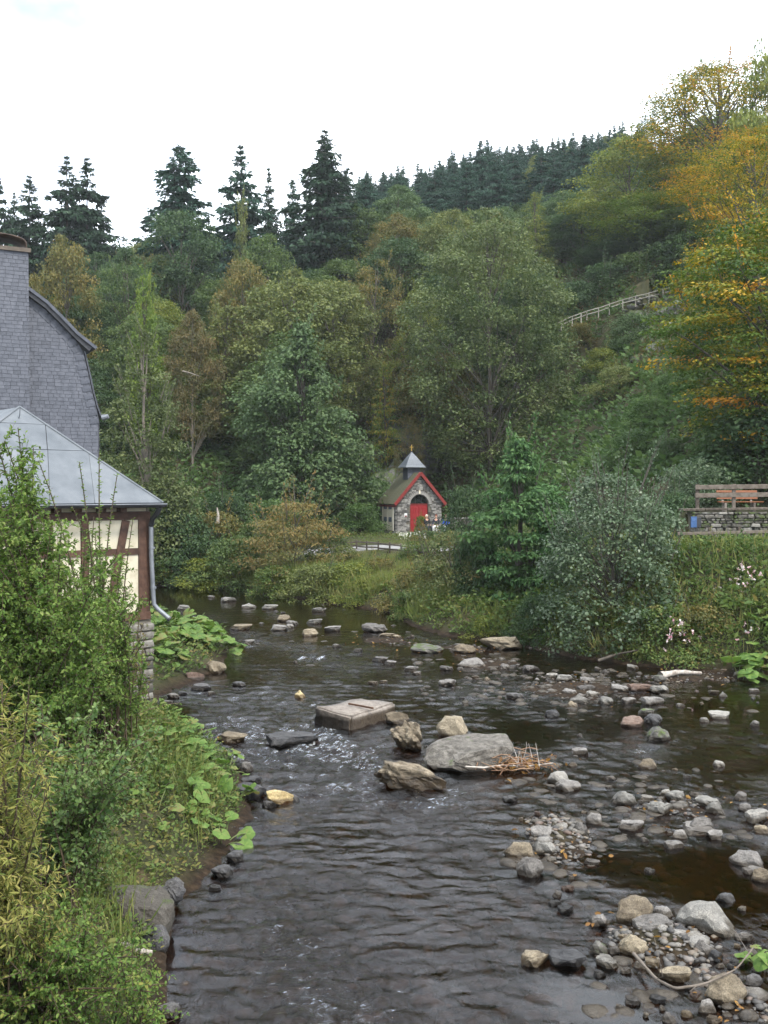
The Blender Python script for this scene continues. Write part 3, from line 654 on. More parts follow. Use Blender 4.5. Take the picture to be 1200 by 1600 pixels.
# roof
EO = .38                                                        # eaves overhang
eR = np.array(f3(aR + .14, 0, EO)); eR[2] = fw(256, 787, EO)[1]; ze = eR[2]
eL = np.array(f3(aL - .5, 0, EO)); eL[2] = ze
run = 2.55; apq = on_plane(30, 637, fp - fn * run, fn); ap = np.array(apq)
rn = np.cross(eR - eL, ap - eL); rn /= np.linalg.norm(rn); rn = rn if rn[2] > 0 else -rn
bkR = eR - fn * 6.2; rdg = ap - fn * 2.0; bkL = eL - fn * 6.2
rf_ = pv('roof', None or prism_mesh('roof', [eL, eR, ap], Vector(-rn * .05)), M['darkmetal'])
rn2 = np.cross(bkR - eR, ap - eR); rn2 /= np.linalg.norm(rn2); rn2 = rn2 if rn2[2] > 0 else -rn2
pv('roof_sheet', prism_mesh('roof_sheet', [eR + rn2 * .02, bkR + rn2 * .02, rdg + rn2 * .02, ap + rn2 * .02], Vector(-rn2 * .05)), M['roofsheet'], rf_)
rn3 = np.cross(ap - eL, bkL - eL); rn3 /= np.linalg.norm(rn3); rn3 = rn3 if rn3[2] > 0 else -rn3
pv('roof_sheet', prism_mesh('roof_sheet', [eL + rn3 * .02, ap + rn3 * .02, rdg + rn3 * .02, bkL + rn3 * .02], Vector(-rn3 * .05)), M['roofsheet'], rf_)
def rp_(px, py): return on_plane(px, py, eR, rn)
EE = rp_
def roof_lerp(f):                                               # a point on the right hip / left hip at height fraction f
    return eR + (ap - eR) * f, eL + (ap - eL) * f
def sheet(fa, fb, xa0, xb0, xa1, xb1):
    """quad between height fractions fa<fb; x* are 0..1 across that level from left hip to right hip"""
    ra, la = roof_lerp(fa); rb, lb = roof_lerp(fb)
    pts = [la + (ra - la) * xa0, la + (ra - la) * xb0, rb * xb1 + lb * (1 - xb1), rb * xa1 + lb * (1 - xa1)]
    c = sum(pts) / 4; pts = [p + (c - p) / np.linalg.norm(c - p) * .016 + rn * (.022 + .006 * rs.random()) for p in pts]
    pv('roof_sheet', prism_mesh('roof_sheet', pts, Vector(-rn * .016)), M['roofsheet'], rf_)
def xf(px, py, f):
    r0, l0 = roof_lerp(f); q = rp_(px, py); return float(np.dot(q - l0, fu) / np.dot(r0 - l0, fu))
fz = lambda py, px: float((rp_(px, py)[2] - ze) / (ap[2] - ze))
f1 = fz(705, 110); f2 = fz(664, 60)
x1 = xf(138, 706, f1); x1b = xf(145, 784, 0.02); x0 = xf(75, 706, f1); x0b = xf(76, 784, .02); xs0 = xf(20, 706, f1); xs0b = xf(10, 784, .02)
sheet(.0, f1, x1b, 1, x1, 1); sheet(.0, f1, x0b, x1b, x0, x1); sheet(.0, f1, xs0b, x0b, xs0, x0); sheet(0, f1, 0, xs0b, 0, xs0)
y0 = xf(73, 664, f2); y0b = xf(74, 704, f1)
sheet(f1, f2, y0b, 1, min(y0, .995), 1); sheet(f1, f2, 0, y0b, 0, min(y0, .995))
pts = [roof_lerp(f2)[1], roof_lerp(f2)[0], ap]; c = sum(pts) / 3
pv('roof_sheet', prism_mesh('roof_sheet', [p + (c - p) / np.linalg.norm(c - p) * .014 + rn * .026 for p in pts], Vector(-rn * .016)), M['roofsheet'], rf_)
V, F = tubes([([eR + rn * .03, (eR + ap) / 2 + rn * .03, ap + rn * .03], [.03] * 3), ([eL + rn * .03, (eL + ap) / 2 + rn * .03, ap + rn * .03], [.03] * 3)], 6)
pv('hip_flashing', np_mesh('hip_flashing', V, F, smooth=True), M['roofsheet'], rf_)
q = rp_(29, 655); V, F = tubes([([q, q + rn * .12, q + rn * .16 + np.array([0, 0, .14])], [.014] * 3)], 5); pv('roof_hook', np_mesh('roof_hook', V, F), M['zinc'], rf_)
# gutter (half round, open top) and downpipe
bm = bmesh.new(); rows = []
for end in (eL + fn * .03, eR + fn * .03 + fu * .02):
    rr_ = []
    for i in range(9):
        th = math.pi + math.pi * i / 8
        rr_.append(bm.verts.new(Vector(end + fn * .075 * (1 + math.cos(th)) + np.array([0, 0, -.015 + .075 * math.sin(th)]))))
    for i in range(8, -1, -1):
        th = math.pi + math.pi * i / 8
        rr_.append(bm.verts.new(Vector(end + fn * (.075 + .066 * math.cos(th)) + np.array([0, 0, -.013 + .066 * math.sin(th)]))))
    rows.append(rr_)
for i in range(18): bm.faces.new((rows[0][i], rows[1][i], rows[1][(i + 1) % 18], rows[0][(i + 1) % 18]))
bm.faces.new(rows[0]); bm.faces.new(rows[1])
gut = pv('gutter', bm_mesh('gutter', bm), M['darkmetal'])
V, F = tubes([([eL + fn * .185 + np.array([0, 0, -.008]), (eL + eR) / 2 + fn * .185 + np.array([0, 0, -.008]), eR + fn * .185 + fu * .02 + np.array([0, 0, -.008])], [.014] * 3)], 6)
pv('gutter_lip', np_mesh('gutter_lip', V, F, smooth=True), M['zinc'], gut)
dp = [on_plane(px, py, fp + fn * o_, fn) for px, py, o_ in ((249, 791, .42), (248, 797, .40), (244, 804, .30), (238, 811, .15), (236, 822, .09), (236.5, 870, .08), (239.5, 930, .08), (240.5, 944, .09), (246, 951, .16), (265, 967, .38))]
V, F = tubes([(dp[:5], [.062] * 5)], 9); pipe_top = pv('pipe_elbow', np_mesh('pipe_elbow', V, F, smooth=True), M['darkmetal'])
V, F = tubes([(dp[4:], [.056] * 6)], 9); pipe = pv('downpipe', np_mesh('downpipe', V, F, smooth=True), M['zinc'])
for py in (856, 918):
    q = on_plane(236 + (py - 822) * .036, py, fp + fn * .08, fn); bm = bmesh.new()
    bmesh.ops.create_cone(bm, segments=10, radius1=.074, radius2=.074, depth=.045, cap_ends=True, matrix=Matrix.Translation(Vector(q))); pv('pipe_clip', bm_mesh('pipe_clip', bm), M['zinc'], pipe)
q = dp[-1]; dd = dp[-1] - dp[-2]; dd /= np.linalg.norm(dd); V, F = tubes([([q - dd * .02, q + dd * .02], [.064, .064])], 9); pv('pipe_mouth', np_mesh('pipe_mouth', V, F), M['darkmetal'], pipe)
# ------------------------------------------------------------------ chapel
CH = at(655, 829, 77.5); CH[2] = H1(CH[0], CH[1]) - .05; cz = float(at(655, 829, 77.5)[2])
rz = R(21)
chapel = thing('chapel', 'small grey stone chapel with red arched door, mossy roof and slate bell turret', 'chapel', (CH[0], CH[1], cz), rz)
# local frame: x to the right along the front, -y towards the viewer, z up; front face at y=0
HW, DP, WH = 1.86, 3.5, 2.30; AP = 4.42; OV = .26
def cp(name, me, mat, parent=None, **k): return link(name, me, parent or chapel, mat, **k)
front = [(-HW, 0, -.4), (HW, 0, -.4), (HW, 0, WH), (0, 0, AP - .12), (-HW, 0, WH)]
bm = bmesh.new()
# front wall with an arched opening
DW, DS = .76, 2.02
arch = [(-DW, -.4)] + [(-DW * math.cos(math.pi * i / 14), DS + DW * 1.02 * math.sin(math.pi * i / 14)) for i in range(15)] + [(DW, -.4)]
outl = [(-HW, -.4), (-HW, WH), (0, AP - .12), (HW, WH), (HW, -.4)]
poly = outl + arch[::-1]
gab = lambda x: AP - .12 - (AP - .12 - WH) * abs(x) / HW
cols_ = [((-HW, -.4), (-HW, WH)), ((-DW - .001, -.4), (-DW - .001, gab(DW)))] + [((x, z), (x, gab(x))) for x, z in arch[1:-1]] + [((DW + .001, -.4), (DW + .001, gab(DW))), ((HW, -.4), (HW, WH))]
for (a0, a1), (b0, b1) in zip(cols_[:-1], cols_[1:]):
    q_ = [(a0[0], a0[1]), (b0[0], b0[1]), (b1[0], b1[1]), (a1[0], a1[1])]
    vs = [bm.verts.new((x, 0, z)) for x, z in q_]; vb = [bm.verts.new((x, .35, z)) for x, z in q_]
    bm.faces.new(vs); bm.faces.new(vb[::-1])
    for i in (0, 2): bm.faces.new((vs[i], vb[i], vb[(i + 1) % 4], vs[(i + 1) % 4]))
cp('front_wall', bm_mesh('front_wall', bm), M['masonry'])
bm = bmesh.new()
for x in (-HW + .16, HW - .16): bm_box(bm, (x, DP / 2 + .176, WH / 2 - .2), (.32, DP - .352, WH + .4))
bm_box(bm, (0, DP - .16, WH / 2 - .2), (2 * HW - .644, .3, WH + .4))
cp('side_walls', bm_mesh('side_walls', bm), M['masonry'])
# coursed stonework, joined: hundreds of stones a few pixels each
rs = np.random.default_rng(21); bm = bmesh.new()
z = -.3
while z < AP - .3:
    h = rs.uniform(.075, .15); half = HW if z < WH else HW * (AP - .14 - z - h) / (AP - .12 - WH)
    x = -half
    while x < half - .05:
        w = min(rs.uniform(.14, .42), half - x); c = x + w / 2
        r_in = (abs(c) - w / 2 < DW + .30 and z < DS + .02 and abs(c) < DW + .02) or (math.hypot(c, z + h / 2 - DS) < DW + .34 and z + h / 2 > DS) or (abs(c) - w / 2 < DW and z < DS)
        if not r_in: bm_box(bm, (c, -.012 - rs.uniform(0, .03), z + h / 2), (w - .018, .10, h - .016), Matrix.Rotation(rs.uniform(-.03, .03), 3, 'Y'), .012)
        x += w
    z += h
z = -.3
while z < WH - .05:
    h = min(rs.uniform(.08, .16), WH - z); y = .05
    while y < DP:
        w = min(rs.uniform(.15, .45), DP - y + .02)
        if not (.45 < y + w / 2 < 2.75 and z > -.1): bm_box(bm, (-HW - .01 - rs.uniform(0, .02), y + w / 2, z + h / 2), (.10, w - .018, h - .016))
        bm_box(bm, (HW + .01 + rs.uniform(0, .02), y + w / 2, z + h / 2), (.10, w - .018, h - .016))
        y += w
    z += h
tag(cp('stonework', bm_mesh('stonework', bm), M['chapelstone']), kind='stuff')
vous = box_mesh('arch_stone', (.135, .12, .30), .015); vous.materials.append(M['chapelstone'])
NV = 19
for i in range(NV):
    th = math.pi * (i + .5) / NV
    cp('arch_stone', vous, None, loc=(-(DW + .17) * math.cos(th), -.035, DS + (DW + .17) * math.sin(th)), rot=(0, th - math.pi / 2, 0), scale=(1.05, 1, rs.uniform(.9, 1.1)))
cp('keystone', box_mesh('keystone', (.17, .14, .34), .02), M['cream'], loc=(0, -.055, DS + DW + .2), scale=(.8, .9, .8))
# doors and arched light
for sx in (-1, 1):
    dr = cp('door', box_mesh('door', (DW - .012, .06, DS + .3)), M['reddoor'], loc=(sx * DW / 2, .16, DS / 2 - .17))
    for k in range(3):
        for zz in (-.55, .55): link('door_panel', box_mesh('door_panel', (.17, .02, .9), .008), dr, M['reddoor'], loc=((k - 1) * .23, -.038, zz - .05))
bm = bmesh.new(); pts = [bm.verts.new((-DW * math.cos(math.pi * i / 14) * .99, .2, DS + .07 + (DW * .94) * math.sin(math.pi * i / 14))) for i in range(15)]; bm.faces.new(pts)
fl = cp('fanlight', bm_mesh('fanlight', bm), M['glass'])
cp('transom', box_mesh('transom', (2 * DW - .02, .1, .07)), M['redpaint'], loc=(0, .14, DS + .03))
for x in (-.25, .25): link('glazing_bar', box_mesh('glazing_bar', (.03, .03, .64)), fl, M['darkmetal'], loc=(x, .175, DS + .40))
# roof slopes, red barge boards
sl = math.atan2(AP - WH, HW); L = math.hypot(HW + OV, (HW + OV) * math.tan(sl))
rf = None
for sx in (-1, 1):
    mid = Vector((sx * (HW + OV) / 2, DP / 2 - .0, AP + .04 - (HW + OV) / 2 * math.tan(sl)))
    Mx = Matrix.Rotation(sx * sl, 3, 'Y')
    me = box_mesh('roof_slope', (L, DP + 2 * OV, .09)); o = cp('roof', me, M['chapelroof'], loc=mid, rot=Mx.to_euler())
    for k in range(13):                                         # slate courses, each with its own step
        sm = box_mesh('slate_course', (L / 13 * 1.08, DP + 2 * OV - .01 - .012 * (k % 2), .022))
        link('slate_course', sm, o, M['chapelroof'], loc=(sx * (-L / 2 + (k + .5) * L / 13), .0, .055 + .003 * (k % 3)), rot=(0, sx * R(2.2), 0))
    bb = beam_mesh('barge_board', Vector((sx * (HW + OV + .03), -OV - .035, AP + .05 - (HW + OV + .03) * math.tan(sl))), Vector((sx * .0, -OV - .035, AP + .05)), .07, .24, up=(0, 0, 1))
    cp('barge_board', bb, M['redpaint'])
    cp('eaves_board', box_mesh('eaves_board', (.06, DP + 2 * OV - .08, .14)), solid('dark_red_board', [(.12, .02, .02), (.16, .03, .03)]), loc=(sx * (HW + OV - .06), DP / 2, AP - .09 - (HW + OV) * math.tan(sl)))
# bell turret
ty = 1.55; tb = AP - .75
tb -= .22
tur = cp('turret', box_mesh('turret', (1.02, 1.02, 1.55)), M['slate'], loc=(0, ty, tb + .70))
for k in range(8):
    link('slate_course', box_mesh('slate_course', (1.06 - .004 * (k % 2), 1.06 - .004 * (k % 2), .17)), tur, M['slate'], loc=(0, 0, -.70 + k * .185))
bm = bmesh.new(); zc = tb + 1.46
prof_ = [(.86, 0), (.84, .05), (.60, .38), (.30, .86), (.035, 1.22)]; rg = [[bm.verts.new((sx * r_, sy * r_, zz)) for sx, sy in ((-1, -1), (1, -1), (1, 1), (-1, 1))] for r_, zz in prof_]
for a, b_ in zip(rg[:-1], rg[1:]):
    for i in range(4): bm.faces.new((a[i], a[(i + 1) % 4], b_[(i + 1) % 4], b_[i]))
bm.faces.new(rg[0]); bm.faces.new(rg[-1])
sp_ = cp('turret_roof', bm_mesh('turret_roof', bm), M['spire'], loc=(0, ty, zc))
for k in range(11):
    f0 = k / 11; rr = np.interp(f0, [0, .3, .69, 1], [.85, .61, .31, .05]) + .018
    link('slate_course', box_mesh('slate_course', (2 * rr, 2 * rr, .018)), sp_, M['spire'], loc=(0, 0, .03 + f0 * 1.15))
cr = cp('cross', box_mesh('cross', (.045, .045, .56)), M['gold'], loc=(0, ty, zc + 1.22 + .31))
link('cross_arm', box_mesh('cross_arm', (.30, .04, .045)), cr, M['gold'], loc=(0, -.003, .10))
bm = bmesh.new(); bmesh.ops.create_uvsphere(bm, u_segments=8, v_segments=6, radius=.07); link('cross_ball', bm_mesh('cross_ball', bm, True), cr, M['darkmetal'], loc=(0, 0, -.26))
# cream double board with four pictures on the side wall
bd = cp('side_board', box_mesh('side_board', (.07, 2.3, 2.18), .01), M['cream'], loc=(-HW - .10, 1.60, 1.07))
link('centre_batten', box_mesh('centre_batten', (.03, .05, 2.1)), bd, M['cream'], loc=(-.045, 0, 0))
for yy in (-.52, .52):
    for zz, hh in ((.76, .36), (-.22, .36)):
        link('picture', box_mesh('picture', (.02, .62, hh)), bd, M['picture'], loc=(-.046, yy, zz))
for yy in (-1.11, 1.11): link('board_frame', box_mesh('board_frame', (.04, .07, 2.16)), bd, M['cream'], loc=(-.05, yy, 0))
cp('notice', box_mesh('notice', (.22, .03, .27)), M['white'], loc=(-1.17, -.09, 1.22))
link('notice_print', box_mesh('notice_print', (.16, .006, .10)), chapel, M['redpaint'], loc=(-1.17, -.109, 1.14))
cp('plinth', box_mesh('plinth', (2 * HW + .3, DP + .3, .5)), M['chapelstone'], loc=(0, DP / 2, -.35))
# low wall to the right of the chapel
lw = thing('low_wall', 'low grey stone wall running off from the right side of the chapel', 'wall', (CH[0] + 2.2, CH[1] + .9, cz), rz * .2)
link('coping', box_mesh('coping', (4.2, .42, .12), .02), lw, M['chapelstone'], loc=(2.1, 0, .92)); link('masonry_body', box_mesh('masonry_body', (4.1, .34, 1.3)), lw, M['masonry'], loc=(2.1, 0, .21))
for i in range(3):
    x = .05
    while x < 4.0:
        w = min(rs.uniform(.3, .6), 4.1 - x); link('stone', SB[rs.integers(6)], lw, loc=(x + w / 2, -.16, .68 - i * .24), scale=(w - .03, .12, .21)); x += w

# ------------------------------------------------------------------ three visitors in front of the chapel
def skin_body(name, verts, edges, radii, mats_fn=None, sub=2):
    me = bpy.data.meshes.new(name); me.from_pydata(verts, edges, []); o = bpy.data.objects.new(name, me); COL.objects.link(o)
    sk = o.modifiers.new('skin', 'SKIN'); ss = o.modifiers.new('sub', 'SUBSURF'); ss.levels = sub; ss.render_levels = sub
    for v, r_ in zip(me.skin_vertices[0].data, radii): v.radius = (r_, r_) if not hasattr(r_, '__len__') else r_
    me.skin_vertices[0].data[0].use_root = True
    dg = bpy.context.evaluated_depsgraph_get(); em = bpy.data.meshes.new_from_object(o.evaluated_get(dg)); em.name = name
    COL.objects.unlink(o); bpy.data.objects.remove(o)
    for p in em.polygons: p.use_smooth = True
    return em
SKIN = solid('skin', [(.42, .25, .18), (.48, .30, .22)], scale=5, rough=.55, bump=0)
def fabric(n, c): return solid(n, [tuple(x * .8 for x in c), c], scale=12, rough=.85, bump=.1)
def person(label, loc, rz_, hair, top, legs, hat=None):
    """seated figure on a bench: pelvis at .5 m, thighs forward (-y), shanks down"""
    p = thing('person', label, 'person', loc, rz_, 'visitors sitting in front of the chapel')
    Vv = [(0, 0, .55), (0, 0, .75), (0, -.01, .98), (0, -.015, 1.10), (0, -.035, 1.17), (0, -.05, 1.28), (0, -.04, 1.37),
          (-.10, -.03, .53), (-.13, -.42, .53), (-.13, -.44, .10), (-.13, -.58, .04),
          (.10, -.03, .53), (.13, -.42, .53), (.13, -.44, .10), (.13, -.58, .04),
          (-.19, -.01, 1.05), (-.24, -.08, .80), (-.14, -.30, .66), (-.10, -.38, .64),
          (.19, -.01, 1.05), (.24, -.08, .80), (.14, -.30, .66), (.10, -.38, .64)]
    E = [(0, 1), (1, 2), (2, 3), (3, 4), (4, 5), (5, 6), (0, 7), (7, 8), (8, 9), (9, 10), (0, 11), (11, 12), (12, 13), (13, 14), (2, 15), (15, 16), (16, 17), (17, 18), (2, 19), (19, 20), (20, 21), (21, 22)]
    r = [(.15, .11), (.135, .10), (.15, .10), .055, .05, .085, .075, .09, .068, .05, .04, .09, .068, .05, .04, .06, .047, .038, .035, .06, .047, .038, .035]
    link('body', skin_body('body', Vv, E, r), p, SKIN)
    ti = [0, 1, 2, 15, 16, 17, 19, 20, 21]; mp_ = {v: i for i, v in enumerate(ti)}
    rr = [r[i] for i in ti]; rr = [tuple(q + .018 for q in x) if hasattr(x, '__len__') else x + .017 for x in rr]
    link('top', skin_body('top', [Vv[i] for i in ti], [(mp_[a], mp_[b_]) for a, b_ in E if a in mp_ and b_ in mp_], rr), p, top)
    li = [0, 7, 8, 9, 11, 12, 13]; mp_ = {v: i for i, v in enumerate(li)}; rr = [(.165, .125)] + [r[i] + .016 for i in li[1:]]
    link('trousers', skin_body('trousers', [Vv[i] for i in li], [(mp_[a], mp_[b_]) for a, b_ in E if a in mp_ and b_ in mp_], rr), p, legs)
    for sx in (-.13, .13): link('shoe', box_mesh('shoe', (.09, .25, .09), .025), p, M['darkmetal'], loc=(sx, -.53, .045))
    for sx in (-.035, .035): link('eye', box_mesh('eye', (.02, .012, .012), .004), p, M['darkmetal'], loc=(sx, -.139, 1.30))
    link('nose', box_mesh('nose', (.025, .035, .045), .01), p, SKIN, loc=(0, -.145, 1.265)); link('mouth', box_mesh('mouth', (.05, .01, .01)), p, M['redpaint'], loc=(0, -.128, 1.215))
    bm = bmesh.new(); bmesh.ops.create_icosphere(bm, subdivisions=2, radius=1)
    for v in bm.verts:
        v.co = Vector((v.co.x * .105, v.co.y * .112 + .015, v.co.z * .12)); 
        if v.co.y < -.03 and v.co.z < .03: v.co.y = -.03
    link('hair', bm_mesh('hair', bm, True), p, hair, loc=(0, -.035, 1.335))
    return p
def seatpos(px, py, Y): q = at(px, py, Y); return q
st = thing('garden_bench', 'low wooden seat the visitors sit on below the red chapel door', 'bench', at(679, 822, 74.6), R(6))
st.location.z = cz - .05
for yy in (-.10, .06, .22): link('seat_plank', box_mesh('seat_plank', (2.2, .13, .045)), st, M['oldwood'], loc=(0, yy, .43))
for sx in (-.9, .9): link('leg', box_mesh('leg', (.08, .4, .42)), st, M['oldwood'], loc=(sx, .06, .2))
gb = st.location
person('white-haired person in a black jacket seated before the red chapel door', (gb.x - .60, gb.y + .04, gb.z - .07), R(35), fabric('white_hair', (.6, .56, .46)), fabric('black_jacket', (.018, .02, .024)), fabric('dark_trousers', (.03, .03, .04)))
person('red-haired person in a dark jacket seated between two others at the chapel', (gb.x + .12, gb.y + .04, gb.z - .07), R(-12), fabric('auburn_hair', (.16, .035, .02)), fabric('dark_navy_jacket', (.02, .022, .036)), fabric('white_trousers', (.62, .62, .62)))
person('person in a bright blue top and white trousers seated near chapel wall', (gb.x + .82, gb.y + .04, gb.z - .07), R(8), fabric('brown_hair', (.07, .04, .022)), fabric('blue_top', (.04, .10, .50)), fabric('cream_trousers', (.66, .65, .62)))

# ------------------------------------------------------------------ fences
def fence(name, label, pts, h, rails, pr, rr, mat, group=None, taper=1.0):
    """pts: post feet; posts as parts, each rail bay as a part"""
    f = thing(name, label, 'fence', pts[0], 0, group); o = Vector(pts[0])
    for i, p in enumerate(pts):
        hh = h * rng.uniform(.94, 1.06); ln = rng.uniform(-.03, .03, 2)
        link('post', beam_mesh('post', Vector(p) - o - Vector((0, 0, .3)), Vector(p) - o + Vector((ln[0] * hh, ln[1] * hh, hh)), pr, pr, up=(0, 1, 0), bevel=.008), f, mat)
    for a, b_ in zip(pts[:-1], pts[1:]):
        for z in rails:
            j = rng.uniform(-.025, .025, 2)
            off = Vector((0, -pr * .5 - rr[1] * .5 - .004, 0))
            A = Vector(a) - o + off + Vector((0, 0, z + j[0])); B = Vector(b_) - o + off + Vector((0, 0, z + j[1]))
            dd = (B - A).normalized() * .06
            link('rail', beam_mesh('rail', A - dd * rng.uniform(0, 1), B + dd * rng.uniform(-.9, .6), rr[1], rr[0], up=(0, 0, 1), bevel=.005), f, mat)
    return f
up_px = [(868, 507), (877, 503), (894, 495), (908, 490), (917, 487), (935, 482), (952, 476), (973, 469), (993, 464), (1014, 459), (1036, 453), (1063, 447), (1090, 441), (1116, 435), (1142, 430)]
pts = []
for px, py in up_px:
    Y_ = 101 - 6 * (px - 868) / 274; q = at(px, py + 11, Y_); pts.append((q[0], q[1], q[2]))
UPF = np.array(pts)
fence('hillside_fence', 'pale wooden rail fence climbing along the upper hillside path', pts, .78, (.40, .74), .085, (.07, .04), M['palewood'])
pts = []
for px, py, Y_ in ((536, 868, 63.5), (557, 864, 63), (573, 866, 62), (591, 870, 61), (609, 873, 60), (627, 873, 59.2), (652, 874, 58), (680, 874, 57)):
    q = at(px, py, Y_); pts.append((q[0], q[1], H1(q[0], q[1])))
fence('path_fence', 'weathered low rail fence beside the gravel path below the chapel', pts, .62, (.22, .50), .10, (.09, .05), M['oldwood'])

# ------------------------------------------------------------------ terrace wall, railing and bench on the right
wa = at(1080, 800, 40.8); wl = 12.5
zb, ztop = 3.55, float(at(1090, 799, 40.8)[2])
tw = thing('terrace_wall', 'mossy old stone wall under the timber railing at right bank', 'wall', (wa[0], 40.8, zb), R(1))
link('wall_body', box_mesh('wall_body', (wl, .5, ztop - zb + .2)), tw, M['masonry'], loc=(wl / 2, .30, (ztop - zb) / 2 - .12))
z = -.1; MW = [stonemat('mossy_wall_stone', [(.022, .02, .015), (.055, .05, .04), (.15, .142, .128)], moss=.50, wetz=-2), M['wallstone']]
while z < ztop - zb - .03:
    h = min(rs.uniform(.09, .19), ztop - zb - z); x = 0
    while x < wl - .1:
        w = min(rs.uniform(.14, .46), wl - x)
        if x < 3.6 or rs.random() < .0: link('stone', SB[rs.integers(6)], tw, MW[rs.integers(2)], loc=(x + w / 2, .03 - rs.uniform(0, .09), z + h / 2), rot=(0, rs.uniform(-.09, .09), rs.uniform(-.08, .08)), scale=(w - .025, .22, h - .02))
        x += w
    z += h
cs = box_mesh('coping_stone', (.9, .62, .10), .015); cs.materials.append(M['oldwood'])
for i in range(13): link('coping_stone', cs, tw, loc=(-.30 + i * .92 + .4, .26, ztop - zb + .065 + .006 * (i % 2) + i * .012), rot=(0, -.012, 0))
def railing(name, label, pts, zs, post_h, mat, pr, rh, rt):
    f = thing(name, label, 'railing', pts[0]); o = Vector(pts[0])
    for p in pts: link('post', beam_mesh('post', Vector(p) - o - Vector((0, 0, .25)), Vector(p) - o + Vector((0, 0, post_h)), pr, pr, up=(0, 1, 0), bevel=.01), f, mat)
    for z0 in zs:
        a = Vector(pts[0]) - o + Vector((-.12, -pr / 2 - rt / 2 - .004, z0)); b_ = Vector(pts[-1]) - o + Vector((.2, -pr / 2 - rt / 2 - .004, z0))
        link('rail', beam_mesh('rail', a, b_, rt, rh, bevel=.012), f, mat)
    return f
rp = [(at(1090 + 57 * k, 795, 41.3)[0], 41.35, ztop + .12 + .022 * k) for k in range(6)]
railing('terrace_railing', 'two-rail railing of thick weathered beams along the top of terrace wall', rp, (.86, .52), .98, M['oldwood'], .13, .19, .07)
rp = [(at(1062 + 46.5 * k, 845, 39.6)[0], 39.6, 3.55) for k in range(5)]
railing('path_railing', 'low dark rail fence in front of the mossy terrace wall', [(p[0], p[1], H1(p[0], p[1]) ) for p in rp], (.62,), .78, M['oldwood'], .12, .12, .06)
# blue sign
sg = thing('notice_sign', 'narrow blue notice board mounted at the left end of terrace wall', 'sign', at(1084, 825, 40.3))
link('board', box_mesh('board', (.24, .03, .44), .006), sg, M['blue'], loc=(0, 0, .24)); 
link('back_frame', box_mesh('back_frame', (.26, .025, .46)), sg, M['darkmetal'], loc=(0, .03, .24))
for i, (w, z) in enumerate(((.14, .38), (.16, .34), (.11, .30))): link('print_line', box_mesh('print_line', (w, .004, .010)), sg, solid('faint_print', [(.10, .2, .42), (.14, .25, .48)], bump=0), loc=(-.01, -.018, z))
link('bracket', box_mesh('bracket', (.06, .35, .06)), sg, M['darkmetal'], loc=(0, .21, .24))
link('dark_box', box_mesh('dark_box', (.2, .16, .42), .01), sg, M['darkmetal'], loc=(.25, .22, .22))
# orange bench
be = thing('park_bench', 'orange slatted bench behind the timber railing on the terrace', 'bench', tuple(at(1153, 790, 42.6)), R(-3))
be.location.z = 5.02
bw = 1.72
for i, (y, z, w) in enumerate(((-.28, .46, .1), (-.14, .46, .1), (.0, .46, .1))): link('seat_slat', box_mesh('seat_slat', (bw + .12, w, .045), .006), be, M['orange'], loc=(.06, y, z + .0))
for z in (.62, .76, .90): link('back_slat', box_mesh('back_slat', (bw, .04, .10), .006), be, M['orange'], loc=(0, .14 + (z - .6) * .25, z), rot=(R(-14), 0, 0))
for sx in (-.6, .6):
    lg = link('leg', box_mesh('leg', (.1, .42, .44), .01), be, M['concrete'], loc=(sx, -.12, .2)); link('back_post', box_mesh('back_post', (.08, .05, .55)), be, M['concrete'], loc=(sx, .20, .66), rot=(R(-14), 0, 0))
# ------------------------------------------------------------------ rocks and stones
def rock_mesh(name, seed, sub=3, facets=7, rough=.10, angular=.6, flat_top=None, base=(1, 1, 1)):
    """unit rock about 1 wide (x), 1 deep, 1 high, z from -.5 to .5"""
    r_ = np.random.default_rng(seed); bm = bmesh.new(); bmesh.ops.create_icosphere(bm, subdivisions=sub, radius=.62)
    P = np.array([v.co for v in bm.verts])
    nrm = P / np.linalg.norm(P, axis=1)[:, None]
    for k in range(facets):
        n = r_.normal(size=3); n[2] *= .7; n /= np.linalg.norm(n); dcut = r_.uniform(.34, .52)
        dd = P @ n - dcut; P -= np.maximum(dd, 0)[:, None] * n[None] * angular
    if flat_top is not None:
        dd = P[:, 2] - flat_top; P[:, 2] -= np.maximum(dd, 0) * .9
    nz_ = (fbm(nrm[:, 0] * 2 + nrm[:, 2] * 1.3 + 5, nrm[:, 1] * 2 + nrm[:, 2] * 1.7, seed, 4) - .5)
    n2_ = (fbm(nrm[:, 0] * 6 + nrm[:, 2] * 4, nrm[:, 1] * 6 - nrm[:, 2] * 3, seed + 5, 3) - .5)
    P += nrm * (nz_ * rough * 3 + n2_ * rough * 1.3)[:, None]
    ext = P.max(0) - P.min(0); P = (P - (P.max(0) + P.min(0)) / 2) / ext
    for v, p in zip(bm.verts, P): v.co = p
    return bm_mesh(name, bm, False)
RK = {'round': [rock_mesh('rounded_stone', 100 + i, 3, 9, .085, .75) for i in range(5)],
      'flat': [rock_mesh('flat_stone', 120 + i, 3, 12, .09, .92, flat_top=.16) for i in range(7)],
      'ang': [rock_mesh('angular_stone', 140 + i, 3, 14, .075, .98) for i in range(7)]}
for L_ in RK.values():
    for me in L_: me.materials.append(M['grey'])
HERO = []
